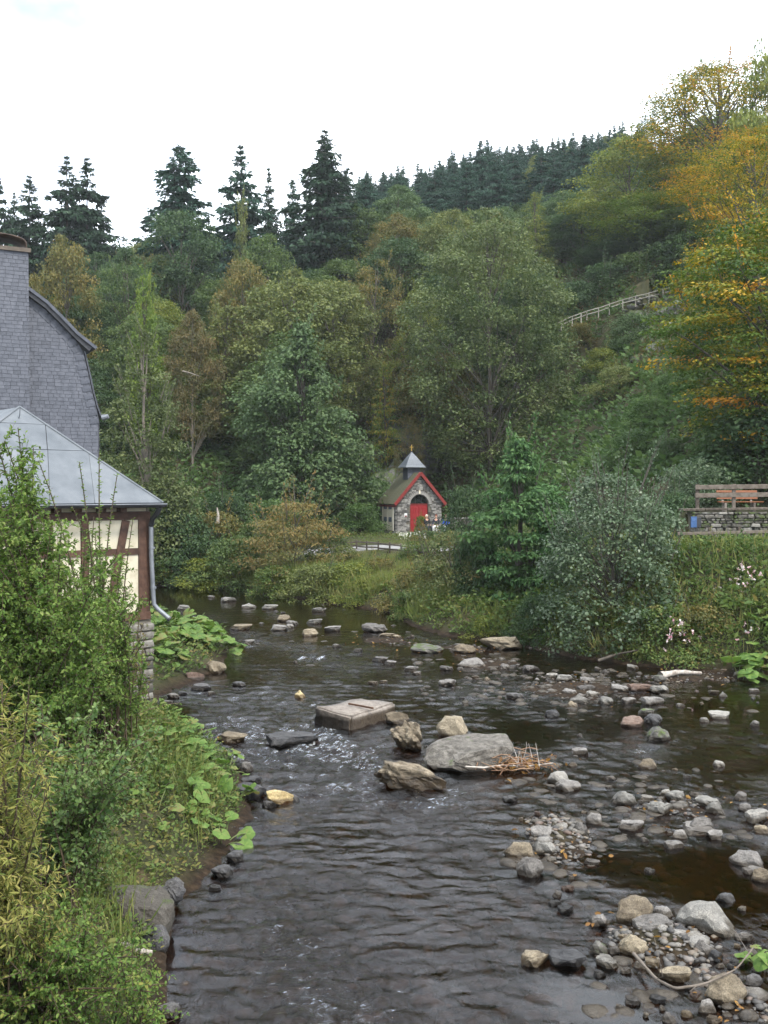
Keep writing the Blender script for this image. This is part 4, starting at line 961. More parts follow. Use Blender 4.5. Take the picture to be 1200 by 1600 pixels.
def stone(px, py, w, h, mat='grey', shape='flat', label=None, rot=None, tilt=0.08, group=None, depth=.75, z0=0.0, name='river_stone', seed=None):
    """px,py: middle of the waterline in front; w,h: size as seen"""
    r_ = np.random.default_rng(int(px * 7 + py * 13) if seed is None else seed)
    q = on(px, py, z0); dist = math.hypot(q[1], 6); k = q[1] / FPX
    wm = w * k; hv = max(h * k * .74, .05); dm = wm * depth * r_.uniform(.85, 1.2); sub = .10 + .25 * hv
    o = link(name, RK[shape][r_.integers(len(RK[shape]))], None, M[mat])
    o.location = (q[0], q[1] + dm * .42, z0 + (hv - sub) / 2); o.scale = (wm, dm, hv + sub)
    o.rotation_euler = (r_.uniform(-tilt, tilt), r_.uniform(-tilt, tilt), r_.uniform(-.35, .35) if rot is None else rot)
    tag(o, label, 'stone' if name == 'river_stone' else 'boulder', group)
    HERO.append((q[0], q[1] + dm * .42, max(wm, dm) * .5)); return o
COLW = {'grey': 'grey', 'pale': 'pale grey', 'tan': 'tan', 'dark': 'dark grey', 'red': 'reddish brown', 'moss': 'mossy', 'yellow': 'yellowish'}
SHW = {'flat': 'flat', 'round': 'rounded', 'ang': 'angular'}
def zone_of(px, py):
    if py > 1395: return 'in the stone bank at the lower right of the river', 'stones of the lower right stone bank'
    if py > 1230 and px < 925 and px > 700: return 'in the gravel bar left of the brown pool', 'stones of the gravel bar by the brown pool'
    if py > 1230 and px >= 925: return 'around the brown pool near the right edge', 'stones around the brown pool'
    if py > 1100 and px >= 950: return 'in the riffle above the brown pool', 'stones of the riffle above the brown pool'
    if py > 1100 and px > 560: return 'in midstream around the two big boulders', 'stones round the midstream boulders'
    if py > 1040 and px > 840: return 'in the long row of stones under the right bank bushes', 'stones strewn under the right bank'
    if py > 990 and px > 560: return 'in the shallow below the grey alder bush', 'stones of the shallow below the alder bush'
    if px < 400 and py > 1030: return 'at the water edge of the left bank', 'stones along the left bank'
    return 'in the far reach below the grassy bank', 'stones of the far reach'
# stones that one can tell apart by look
big = [
 (286, 953, 22, 9, 'pale', 'flat', 'pale flat stone in far water just right of the downpipe mouth'),
 (375, 984, 36, 9, 'tan', 'flat', 'long tan flat stone alone in the far reach beside the butterbur patch'),
 (389, 950, 28, 9, 'pale', 'ang', 'pale angular stone, largest in the far row below russet bush'),
 (334, 1052, 36, 24, 'tan', 'round', 'brown rounded boulder at the foot of the butterbur patch'),
 (303, 1062, 30, 16, 'red', 'ang', 'reddish angular rock tucked beside brown boulder under butterbur leaves'),
 (312, 1078, 34, 10, 'dark', 'flat', 'dark flat stone in front of brown boulder under butterbur leaves'),
 (360, 1160, 50, 14, 'tan', 'flat', 'brownish slab in the shallows left of the white ripple'),
 (454, 1165, 84, 18, 'dark', 'flat', 'long dark wet slab with water sliding over it, left of concrete block'),
 (469, 1090, 17, 15, 'yellow', 'ang', 'small yellow stone upstream of the concrete block'),
 (437, 1254, 46, 24, 'yellow', 'ang', 'square pale yellow stone standing near the left bank'),
 (458, 1252, 20, 14, 'dark', 'round', 'small dark stone touching the yellow stone on its right'),
 (390, 1248, 46, 26, 'dark', 'ang', 'dark wet rock at left bank beside the yellow stone'),
 (708, 1152, 52, 42, 'tan', 'round', 'round tan boulder standing behind the large flat boulder'),
 (620, 1130, 38, 24, 'tan', 'ang', 'rough brown block leaning on right end of concrete slab'),
 (724, 1020, 44, 17, 'tan', 'round', 'rounded brown boulder at the water edge under the sapling'),
 (668, 1020, 54, 11, 'moss', 'flat', 'long mossy flat rock lying left of the rounded brown boulder'),
 (785, 1015, 64, 24, 'tan', 'ang', 'big brown angular rock under the overhang of the alder bush'),
 (736, 1042, 46, 15, 'grey', 'round', 'large grey stone in the middle of the shallow below alder bush'),
 (1032, 1082, 30, 15, 'pale', 'ang', 'pale angular stone beside brown log under right bank'),
 (1004, 1080, 42, 12, 'red', 'flat', 'brown flat stone wedged against the pale angular stone'),
 (1128, 1124, 38, 15, 'pale', 'ang', 'pale wedge-shaped stone alone in the dark water near right edge'),
 (990, 1136, 38, 20, 'red', 'round', 'reddish rounded stone beside a dark one above the riffle'),
 (1024, 1130, 30, 18, 'dark', 'round', 'dark rounded stone to the right of the reddish stone'),
 (1030, 1156, 38, 26, 'moss', 'round', 'dark boulder with mossy foot just above white riffle'),
 (1011, 1117, 28, 12, 'moss', 'flat', 'flat moss-edged stone upstream of the reddish stone'),
 (976, 1256, 42, 24, 'pale', 'round', 'pale rounded stone alone at the left of the pale stone group'),
 (1037, 1272, 48, 20, 'pale', 'flat', 'broad pale flat stone at head of the brown pool'),
 (1097, 1298, 44, 24, 'grey', 'round', 'grey rounded stone stacked on a flat one in the brown pool'),
 (1097, 1304, 56, 10, 'grey', 'flat', 'flat grey stone under the rounded one in the brown pool'),
 (1172, 1354, 54, 28, 'grey', 'round', 'smooth grey oval boulder in the pool at the right edge'),
 (1192, 1378, 30, 24, 'tan', 'round', 'tan boulder cut by the right edge beside the smooth oval one'),
 (1189, 1284, 42, 20, 'pale', 'flat', 'pale slab stone at the right edge upstream of oval boulder'),
 (1138, 1411, 34, 16, 'dark', 'ang', 'single dark angular stone in the pool above the pale slab'),
 (930, 1287, 28, 20, 'grey', 'round', 'grey rounded stone at the right tip of the gravel bar'),
 (906, 1306, 28, 26, 'grey', 'ang', 'grey upright wedge stone on the gravel bar'),
 (814, 1342, 50, 30, 'tan', 'round', 'warm tan boulder at the lower left end of gravel bar'),
 (831, 1370, 44, 36, 'grey', 'round', 'grey domed boulder in front of the tan one on gravel bar'),
 (853, 1336, 38, 26, 'pale', 'ang', 'pale broken stone behind the grey domed boulder'),
 (848, 1312, 42, 24, 'grey', 'ang', 'blocky grey stone in the middle of the gravel bar'),
 (994, 1446, 66, 50, 'tan', 'round', 'large round tan boulder at the head of lower stone bank'),
 (1027, 1464, 64, 26, 'grey', 'flat', 'grey slab leaning on the large round tan boulder'),
 (1114, 1462, 92, 50, 'pale', 'ang', 'big pale angular slab at the right of lower stone bank'),
 (992, 1492, 54, 36, 'tan', 'round', 'speckled tan flat-topped stone below large round tan boulder'),
 (937, 1448, 30, 24, 'grey', 'ang', 'grey stone in water left of large round tan boulder'),
 (937, 1490, 32, 22, 'moss', 'round', 'olive rounded stone at the left tip of lower stone bank'),
 (1069, 1470, 44, 30, 'dark', 'ang', 'dark tilted stone leaning against the big pale angular slab'),
 (1099, 1492, 34, 28, 'grey', 'round', 'grey round stone below the big pale angular slab'),
 (1059, 1534, 54, 22, 'tan', 'flat', 'long brown flat stone above the fallen branch'),
 (1142, 1572, 66, 48, 'tan', 'round', 'tan boulder in the bottom right corner below the branch'),
 (1106, 1582, 30, 22, 'grey', 'round', 'small grey stone left of the corner tan boulder'),
 (952, 1512, 38, 14, 'pale', 'flat', 'pale wet flat stone beside the calm sky-lit water'),
 (890, 1512, 60, 20, 'dark', 'flat', 'dark half-sunk slab left of the calm sky-lit water'),
 (875, 1226, 38, 24, 'pale', 'ang', 'pale angular stone right of the brown reed heap'),
 (890, 1236, 42, 20, 'grey', 'round', 'grey rounded stone with moss spot right of reed heap'),
 (798, 1252, 24, 8, 'dark', 'flat', 'small dark flat stone in the run below reed heap'),
 (908, 1098, 34, 15, 'pale', 'ang', 'pale blocky stone at middle of row under right bank'),
 (883, 1064, 28, 11, 'pale', 'flat', 'pale flat stone at upper left of row under right bank'),
 (279, 1166, 34, 12, 'tan', 'flat', 'tan stone at the foot of stone wall corner'),
 (345, 1370, 34, 20, 'dark', 'ang', 'dark rock under butterbur leaves at the left water edge'),
]
for px, py, w, h, mt, sh, lb in big: stone(px, py, w, h, mt, sh, lb)
more = """356 940 26 f p;330 934 12 f p;421 952 26 f p;498 956 24 f p;443 971 22 r t;456 976 20 f g;491 975 26 f p;435 985 28 f g;452 981 14 r g;484 994 26 r t;520 986 28 f g;585 988 42 f g;604 997 28 f t;620 997 16 f t;
387 1006 22 f g;526 1011 16 f g;594 1034 26 f g;610 1038 20 f g;559 1018 16 f g;643 1048 24 f g;373 1072 22 f d;583 1069 16 f t;599 1067 14 f t;698 1047 22 f g;789 1045 17 r g;831 1048 28 f g;862 1059 22 f p;920 1067 28 f g;761 1064 13 r t;743 1060 13 f t;700 1071 28 f g;
806 1091 28 f d;864 1120 24 r d;929 1088 26 f p;892 1085 24 f g;894 1105 20 r t;948 1100 24 r p;918 1080 30 f g;971 1080 30 f g;1023 1101 38 f g;985 1098 24 f g;1065 1104 16 f g;1102 1128 15 r g;1181 1134 17 a g;1132 1089 17 a p;1167 1058 36 f p;990 1045 20 f p;1032 1064 20 r m;
908 1178 26 f g;1013 1201 30 r t;1125 1198 19 r p;1012 1251 24 f p;1043 1245 22 a p;1058 1252 32 a p;1121 1311 26 a g;1063 1310 26 r g;1056 1326 32 f g;1009 1315 16 f g;1121 1270 32 a p;1110 1260 40 f p;1159 1249 24 a g;1166 1267 22 r g;1192 1302 26 r t;
1179 1366 32 f g;1018 1364 20 f g;990 1297 44 f g;926 1352 26 f g;870 1326 20 r p;889 1327 24 f p;883 1309 26 a g;960 1490 22 a g;1033 1492 28 f p;1022 1509 26 f t;1048 1504 24 r g;1039 1433 30 r g;990 1570 28 f d;1029 1568 30 f d;939 1526 22 f d;840 1508 54 f t;885 1425 26 f d;868 1415 20 f d;1046 1598 28 r g;
1075 1445 22 a g;1012 1432 20 a d;1085 1505 24 f d;1000 1512 20 r p;975 1470 20 r t;1060 1490 18 r g;1120 1500 26 a d;1165 1470 30 f g;1155 1510 26 f d;1180 1540 30 r d;1090 1560 22 f r;1120 1600 30 f t;1075 1590 20 r t;
300 1178 22 f g;325 1160 18 f g;262 1175 20 a d;420 1260 24 f d;370 1262 26 f d;355 1300 24 f d;335 1392 24 f d;270 1090 20 f g;260 1100 18 f g;262 1590 40 a d;366 1345 30 a d;392 1225 34 f d;380 1205 30 a g;362 1195 24 f d;345 1180 26 f g;330 1172 20 f d;312 1168 22 a g;285 1086 18 f d;330 1085 16 f g"""
SM = {'f': 'flat', 'r': 'round', 'a': 'ang'}; CM = {'g': 'grey', 'p': 'pale', 't': 'tan', 'd': 'dark', 'm': 'moss', 'r': 'red'}
def stone_lab(px, py, mt, sh, size):
    zn, gr = zone_of(px, py); return f"{size} {COLW[mt]} {SHW[sh]} stone {zn}", gr
for e in more.replace('\n', '').split(';'):
    px, py, w, s_, c_ = e.split(); px, py, w = int(px), int(py), int(w)
    lb, gr = stone_lab(px, py, CM[c_], SM[s_], 'middle-sized'); stone(px, py, w, w * (.34 if s_ == 'f' else .6), CM[c_], SM[s_], lb, group=gr)
rs = np.random.default_rng(99); cnt = 0
ZN = [((640, 1010), (950, 1100), 26), ((900, 1040), (1190, 1110), 16), ((800, 1270), (930, 1400), 10), ((950, 1230), (1190, 1300), 10), ((930, 1420), (1190, 1590), 12), ((400, 935), (650, 1040), 6), ((860, 1110), (1100, 1230), 6)]
for (x0, y0), (x1, y1), n in ZN:
    k = 0; tr_ = 0
    while k < n and tr_ < 900:
        tr_ += 1; px = rs.uniform(x0, x1); py = rs.uniform(y0, y1)
        q = on(px, py)
        if pl_dist(q[0], q[1], RB) > -.3: continue
        if vnoise(px / 45, py / 16, 5) < .42: continue
        w = (7 + 9 * rs.random() ** 2) * np.interp(py, [930, 1100, 1500], [.9, 1.1, 1.5]); rad = w * q[1] / FPX * .5
        if any((q[0] - a) ** 2 + (q[1] - b_) ** 2 < (rad + c_ * .8) ** 2 for a, b_, c_ in HERO): continue
        mt = ['grey', 'grey', 'pale', 'dark', 'tan', 'red'][rs.choice(6, p=[.33, .2, .17, .15, .11, .04])]; sh = ['flat', 'round', 'ang'][rs.choice(3, p=[.5, .25, .25])]
        lb, gr = stone_lab(px, py, mt, sh, 'small'); stone(px, py, w, w * .36, mt, sh, lb, group=gr, tilt=.15); k += 1
# unique big blocks
M['boulder'] = stonemat('weathered_boulder', [(.06, .053, .044), (.115, .103, .088), (.17, .155, .135), (.24, .222, .195)], moss=.24)
def own_rock(name, label, px, py, w, h, mat, seed, depth, rot, tilt=(0, 0), cat='boulder', sub=4, z0=0, sink=.15, **kw):
    q = on(px, py, z0); k = q[1] / FPX; wm, hv = w * k, h * k; dm = wm * depth
    o = link(name, rock_mesh(name, seed, sub, **kw), None, M[mat]); o.scale = (wm, dm, hv + sink); o.location = (q[0], q[1] + dm * .42, z0 + (hv - sink) / 2)
    o.rotation_euler = (tilt[0], tilt[1], rot); tag(o, label, cat); HERO.append((q[0], q[1] + dm * .4, wm * .5)); return o
own_rock('boulder', 'large flat-topped grey boulder in midstream with moss along its top', 735, 1204, 146, 36, 'boulder', 311, .66, .28, (R(4), R(-7)), facets=9, rough=.045, angular=.95, flat_top=.2)
own_rock('rubble_block', 'upright lump of crumbling mortared rubble between the concrete slab and boulders', 638, 1174, 62, 50, 'mortar', 322, .6, -.5, (R(10), R(22)), facets=6, rough=.16, angular=.9)
own_rock('rubble_block', 'long low lump of crumbling tan masonry lying in front of the grey boulder', 642, 1232, 122, 36, 'mortar', 331, .34, -.18, (0, R(9)), facets=7, rough=.13, angular=.9)
own_rock('boulder', 'big weathered boulder with mossy top at the lower left bank', 200, 1482, 120, 72, 'boulder', 347, .95, .35, (R(8), R(10)), facets=11, rough=.05, angular=.95, flat_top=.22, sink=.3)
own_rock('boulder', 'small dark boulder against the foot of the big weathered boulder', 238, 1492, 48, 40, 'dark', 351, .8, .1, facets=5, rough=.06)
own_rock('boulder', 'dark jagged rock on the left bank above the big weathered boulder', 268, 1402, 40, 24, 'dark', 353, .8, .5, facets=9, rough=.08, angular=.95, z0=.15)
for px, py, Y_, w, h, lb in ((612, 745, 84.5, 4.6, 5.0, 'dark fissured rock outcrop in the slope left of the chapel roof'), (640, 690, 89, 7, 5.5, 'dark shadowed rock face above the chapel turret'), (575, 720, 88, 4, 5, 'grey rock outcrop behind the round grey-green tree')):
    q = at(px, py, Y_); o = link('rock_outcrop', rock_mesh('rock_outcrop', int(px), 4, 14, .11, .98), None, M['cliff'], loc=(q[0], q[1] + 1.2, q[2] - .8), scale=(w, 3.2, h), rot=(R(-14), R(8), .2)); tag(o, lb, 'rock')
for i, (px, py) in enumerate(((1010, 500), (1040, 492), (1062, 480), (1020, 528), (1052, 515), (985, 495), (1035, 545))):
    q = hit(px, py, 55); o = link('rock_outcrop', RK['ang'][i % 5], None, M['cliff'], loc=(q[0], q[1] + .3, q[2]), scale=(2.6, 1.6, 1.5), rot=(R(20), R(15), i)); tag(o, 'lichened grey rock on the bare slope below the hillside fence', 'rock', 'rocks on the slope below the hillside fence')
# concrete slab with an iron bar
c = [on(492, 1122), on(546, 1140), on(622, 1112), on(566, 1097)]
P0 = np.array(c); zt0 = [.40, .36, .36, .52]
tp = [on(490, 1104, .40), on(548, 1119, .34), on(620, 1098, .36), on(563, 1091, .44)]
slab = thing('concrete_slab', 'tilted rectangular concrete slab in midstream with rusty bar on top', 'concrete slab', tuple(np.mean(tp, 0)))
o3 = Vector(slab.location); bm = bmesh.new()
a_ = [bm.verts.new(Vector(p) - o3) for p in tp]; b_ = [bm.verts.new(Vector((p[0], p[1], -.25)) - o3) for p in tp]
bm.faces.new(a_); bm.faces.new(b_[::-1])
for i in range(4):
    f_ = bm.faces.new((a_[i], b_[i], b_[(i + 1) % 4], a_[(i + 1) % 4])); f_.material_index = 1 if i in (0, 3) else 0  # both left-hand sides use the second, darker concrete colour
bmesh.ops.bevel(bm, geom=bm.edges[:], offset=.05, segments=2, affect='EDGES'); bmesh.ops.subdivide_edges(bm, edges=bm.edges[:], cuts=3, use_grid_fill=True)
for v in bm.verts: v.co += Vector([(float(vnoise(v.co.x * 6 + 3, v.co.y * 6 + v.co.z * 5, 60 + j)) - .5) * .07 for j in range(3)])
blk = bm_mesh('block', bm, True); blk.materials.append(M['concrete']); blk.materials.append(stonemat('dark_concrete', [(.018, .015, .012), (.035, .029, .023), (.08, .066, .054)], wetz=.2)); link('block', blk, slab)
q0, q1 = on(545, 1099.5, .43), on(583, 1106.5, .43); link('iron_bar', beam_mesh('iron_bar', Vector(q0) - o3, Vector(q1) - o3, .045, .04), slab, M['iron'])
HERO.append((slab.location.x, slab.location.y, 1.1))
# pebbles of the bars: too many to count
def scatter_rocks(name, N_, fn, smin, smax, mats, kindname, sub=1, pw=2.2):
    V = []; F = []; off = 0; ico = bmesh.new(); bmesh.ops.create_icosphere(ico, subdivisions=sub, radius=.5)
    bp_ = np.array([v.co for v in ico.verts]); bf = np.array([[v.index for v in f.verts] for f in ico.faces]); ico.free()
    P = fn(N_); r_ = np.random.default_rng(len(P)); n = len(P)
    s = smin + (smax - smin) * r_.random(n) ** pw; th = r_.random(n) * 6.28
    B = bp_[None] * (1 + (.35 if sub == 1 else .22) * (r_.random((n, len(bp_), 1)) - .5)) * (s[:, None, None] * np.stack([r_.uniform(.9, 1.4, n), r_.uniform(.7, 1, n), (r_.uniform(.35, .7, n) if sub == 1 else r_.uniform(.24, .48, n))], -1)[:, None, :])
    c_, s_ = np.cos(th)[:, None], np.sin(th)[:, None]
    B = np.stack([B[..., 0] * c_ - B[..., 1] * s_, B[..., 0] * s_ + B[..., 1] * c_, B[..., 2]], -1) + P[:, None, :]
    F = bf[None] + (np.arange(n) * len(bp_))[:, None, None]
    vr = np.repeat(r_.random((n, 3)), len(bf), 0)
    me = np_mesh(name, B.reshape(-1, 3), F.reshape(-1, 3), attr={'vr': ('FACE', vr)}, smooth=False)
    return tag(link(name, me, None, mats), kind='stuff')
def pebmat():
    m, t, o = newmat('pebbles'); b = N(t, 'ShaderNodeBsdfPrincipled', i_Roughness=.6); a = N(t, 'ShaderNodeAttribute', attribute_name='vr'); sp = N(t, 'ShaderNodeSeparateXYZ'); t.links.new(a.outputs['Vector'], sp.inputs[0])
    r = ramp(t, [(0, (.03, .027, .025)), (.35, (.06, .055, .05)), (.55, (.095, .087, .078)), (.75, (.125, .105, .078)), (.9, (.08, .048, .033)), (1, (.17, .16, .147))]); t.links.new(sp.outputs[0], r.inputs[0]); t.links.new(r.outputs[0], b.inputs['Base Color']); t.links.new(b.outputs[0], o.inputs[0]); return m
M['pebble'] = pebmat()
def scree_pts(n):
    r_ = np.random.default_rng(33); out_ = []
    for _ in range(300):
        px, py = r_.uniform(975, 1080), r_.uniform(462, 565)
        if vnoise(px / 22, py / 16, 4) > .42: out_.append(hit(px, py, 60, 112, .4))
    return np.array(out_)
scatter_rocks('scree', 0, scree_pts, .25, 1.1, M['cliff'], 'scree', 1, 1.5)
def bar_pts(n):
    r_ = np.random.default_rng(17); out_ = []
    for (bx, by, rx, ry, bz), k in zip(BARS, (900, 420, 800, 260, 300, 420, 220, 120, 160, 60, 420)):
        a = r_.random(k) * 6.28; q = np.sqrt(r_.random(k)) * 1.25; x = bx + np.cos(a) * q * rx; y = by + np.sin(a) * q * ry; out_.append(np.stack([x, y, height(x, y) + .01], -1))
    P = np.concatenate(out_); return P[P[:, 2] > -.09]
scatter_rocks('gravel', 0, bar_pts, .03, .15, M['pebble'], 'gravel')
def shingle_pts(n):
    r_ = np.random.default_rng(27); out_ = []
    for (x0, y0), (x1, y1), k in (((620, 1005), (950, 1100), 620), ((880, 1030), (1195, 1112), 420), ((790, 1270), (940, 1410), 240), ((930, 1225), (1195, 1310), 260), ((920, 1415), (1195, 1600), 330), ((400, 935), (640, 1040), 120), ((860, 1110), (1180, 1230), 150), ((780, 1190), (900, 1280), 90)):
        px = r_.uniform(x0, x1, k); py = r_.uniform(y0, y1, k); kk = vnoise(px / 50, py / 14, 5) + .5 * vnoise(px / 17, py / 6, 8) > .86; q = np.array([on(a, b_) for a, b_ in zip(px[kk], py[kk])]); out_.append(q)
    P = np.concatenate(out_); k = (pl_dist(P[:, 0], P[:, 1], RB) < -.1); P = P[k]; P[:, 2] = np.maximum(height(P[:, 0], P[:, 1]), -.03); return P
scatter_rocks('shingle', 0, shingle_pts, .09, .36, stonemat('shingle_stone', [(.04, .037, .034), (.085, .079, .073), (.13, .115, .096), (.19, .178, .162)]), 'shingle', 2, 1.8)
def bed_pts(n):
    r_ = np.random.default_rng(18); y = 9.5 + 35 * r_.random(7000) ** 1.6; x = (r_.random(7000) - .5) * y * .80
    k = (pl_dist(x, y, LB) < -.25) & (pl_dist(x, y, RB) < -.25) & (height(x, y) < -.10); x, y = x[k], y[k]; return np.stack([x, y, height(x, y) + .02], -1)
scatter_rocks('bed_stones', 0, bed_pts, .05, .36, solid('silted_bed_stone', [(.018, .012, .007), (.035, .024, .014), (.07, .05, .03)], scale=3, rnd=0, coord='Object'), 'bed stones')
# ------------------------------------------------------------------ leaves, crowns, trunks
def unit(v): return v / (np.linalg.norm(v, axis=-1, keepdims=True) + 1e-9)
def leaf_geo(pos, ax, nr, ln, wr, near=False, fold=.18):
    ax = unit(ax); sd_ = unit(np.cross(nr, ax)); up = np.cross(ax, sd_); L = ln[:, None]; w = L * wr * .5
    n = len(pos)
    if not near:
        v = np.stack([pos, pos + ax * L * .5 + sd_ * w + up * w * fold * 2, pos + ax * L, pos + ax * L * .5 - sd_ * w + up * w * fold * 2], 1)
        return v.reshape(-1, 3), (np.arange(n)[:, None] * 4 + np.arange(4)[None])
    v = np.stack([pos, pos + ax * L * .28 + sd_ * w * .86 + up * w * fold, pos + ax * L * .66 + sd_ * w * .8 + up * w * fold, pos + ax * L - up * L * .08,
                  pos + ax * L * .66 - sd_ * w * .8 + up * w * fold, pos + ax * L * .28 - sd_ * w * .86 + up * w * fold], 1)
    f = np.array([[0, 1, 2, 3], [0, 3, 4, 5]])
    return v.reshape(-1, 3), (f[None] + (np.arange(n) * 6)[:, None, None]).reshape(-1, 4)
class Foliage:
    def __init__(s): s.V = []; s.F = []; s.A = []; s.o = 0
    def add(s, pos, ax, nr, ln, wr, r, g, near=False, fold=.18):
        v, f = leaf_geo(pos, ax, nr, ln, wr, near, fold); s.V.append(v); s.F.append(f + s.o); s.o += len(v)
        k = len(f) // len(pos); s.A.append(np.repeat(np.stack([r, g, 0 * r], -1), k, 0))
    def mesh(s, name): return np_mesh(name, np.concatenate(s.V), np.concatenate(s.F), attr={'vr': ('FACE', np.concatenate(s.A))})
def bez(a, b, sag, n=6, r_=None):
    t = np.linspace(0, 1, n)[:, None]; mid = (a + b) / 2 + np.array([0, 0, sag]) + (r_.normal(0, .06, 3) * np.linalg.norm(b - a) if r_ is not None else 0)
    return (1 - t) ** 2 * a + 2 * t * (1 - t) * mid + t ** 2 * b
ENV = {'egg': lambda t: np.clip(np.where(t < .3, .72 + .28 * np.sin(np.pi / 2 * np.clip(t / .3, 0, 1)), np.cos(np.pi / 2 * np.clip((t - .3) / .72, 0, 1)) ** 1.25), .05, 1),
       'round': lambda t: np.sqrt(np.clip(1 - (2 * t - .92) ** 2 / 1.17, 0.02, 1)), 'oval': lambda t: np.clip(np.sin(np.pi * np.clip(t * .86 + .13, 0, 1)) ** .75, .05, 1),
       'cone': lambda t: np.clip((1 - t) ** .8 * (.55 + .45 * np.minimum(1, t * 5)) + .03, .03, 1), 'dome': lambda t: np.clip(np.sqrt(np.clip(1 - t ** 2.1, 0, 1)), .05, 1),
       'wide': lambda t: np.clip(np.sqrt(np.clip(1 - (t * 1.0) ** 2.6, 0, 1)) * (.72 + .28 * np.minimum(1, t * 3)), .05, 1)}
def broadleaf(name, seed, H=15., Rc=5., cb=.18, env='round', ncl=170, lpc=110, ll=.30, wr=.62, rc=(.9, 1.6), flat=.62, droop=.25, trunk_r=.22, limbs=26, spray=0.0, near=False, tips=0, lobes=14, kx=1.0):
    r_ = np.random.default_rng(seed); fo = Foliage(); e = ENV[env]; lines = []
    lob = r_.random(lobes) * 6.28, r_.uniform(.15, .9, lobes), r_.uniform(-.34, .26, lobes)
    lean = r_.normal(0, .02, 2) * H
    tp = np.array([[0, 0, -.6], [lean[0] * .2, lean[1] * .2, H * .25], [lean[0] * .7, lean[1] * .7, H * .6], [lean[0], lean[1], H * .95]])
    tz = np.linspace(-.6, H * .93, 10); tpts = np.stack([np.interp(tz, tp[:, 2], tp[:, 0]), np.interp(tz, tp[:, 2], tp[:, 1]), tz], -1); tpts[1:, :2] += r_.normal(0, .05, (9, 2))
    lines.append((tpts, trunk_r * np.linspace(1.15, .12, 10)))
    for c in range(ncl):
        t = r_.random() ** .85 if env != 'cone' else r_.random() ** 1.25
        th = r_.random() * 6.28; rad = Rc * e(t) * (.35 + .65 * r_.random() ** .45)
        for la, lt, lv in zip(*lob): rad *= 1 + lv * math.exp(-(((th - la + 3.14) % 6.28 - 3.14) / .7) ** 2 - ((t - lt) / .2) ** 2)
        cz_ = H * (cb + (1 - cb) * t * .97); ctr = np.array([math.cos(th) * rad * kx + np.interp(cz_, tp[:, 2], tp[:, 0]), math.sin(th) * rad + np.interp(cz_, tp[:, 2], tp[:, 1]), cz_])
        k = r_.uniform(*rc) * (1 if env != 'cone' else .55 + .6 * (1 - t)) * min(1, .45 + rad / Rc); n = max(8, int(lpc * (k / np.mean(rc)) ** 2 * r_.uniform(.6, 1.2)))
        u = unit(r_.normal(size=(n, 3))); u[:, 2] = np.where(r_.random(n) < .62, np.abs(u[:, 2]), u[:, 2]); rr = k * r_.random(n) ** .38
        outd = unit(np.array([math.cos(th), math.sin(th), .15]))
        p = u * rr[:, None] * np.array([1, 1, flat])
        if spray: p = p * np.array([1, 1, .35]) + outd * (u @ outd * rr * spray)[:, None]; p[:, 2] -= (np.linalg.norm(p[:, :2], axis=1) ** 2) * .10 / max(k, .3)
        nr = unit(u * .7 + np.array([0, 0, .75]) + r_.normal(0, .45, (n, 3))); ax = unit(np.cross(nr, r_.normal(size=(n, 3)))) + outd * .5 + np.array([0, 0, -droop])
        g = np.clip(r_.normal(.5, .2) + .06 * r_.normal(size=n), 0, 1)
        fo.add(ctr + p, ax, nr, ll * r_.uniform(.65, 1.25, n), wr, r_.random(n), g, near)
        if c < limbs:
            b0 = tpts[max(1, min(8, int(9 * (cz_ / H - .22 * rad / Rc - .05))))]; lines.append((bez(b0, ctr, .08 * rad, 6, r_), trunk_r * np.linspace(.34, .07, 6)))
    for c in range(tips):                                       # leafy shoots that break the outline
        th = r_.random() * 6.28; t = r_.uniform(.55, 1); rad = Rc * e(t) * .8; a = np.array([math.cos(th) * rad, math.sin(th) * rad, H * (cb + (1 - cb) * t * .95)]); b_ = a + np.array([math.cos(th) * .4, math.sin(th) * .4, 1]) * r_.uniform(.8, 2.2)
        n = 46; f = r_.random(n); p = a + (b_ - a) * f[:, None] + r_.normal(0, .10, (n, 3)) * (1.6 - f[:, None]); nr = unit(r_.normal(size=(n, 3)) + [0, 0, .5]); fo.add(p, r_.normal(size=(n, 3)) + (b_ - a), nr, ll * r_.uniform(.5, 1, n), wr, r_.random(n), np.full(n, r_.random()), near)
        lines.append((np.array([a, (a + b_) / 2, b_]), np.array([.03, .02, .008])))
    V, F = tubes(lines, 5)
    return dict(crown=fo.mesh(name + '_crown'), trunk=np_mesh(name + '_trunk', V, F, smooth=True), H=H, R=Rc, cb=cb)
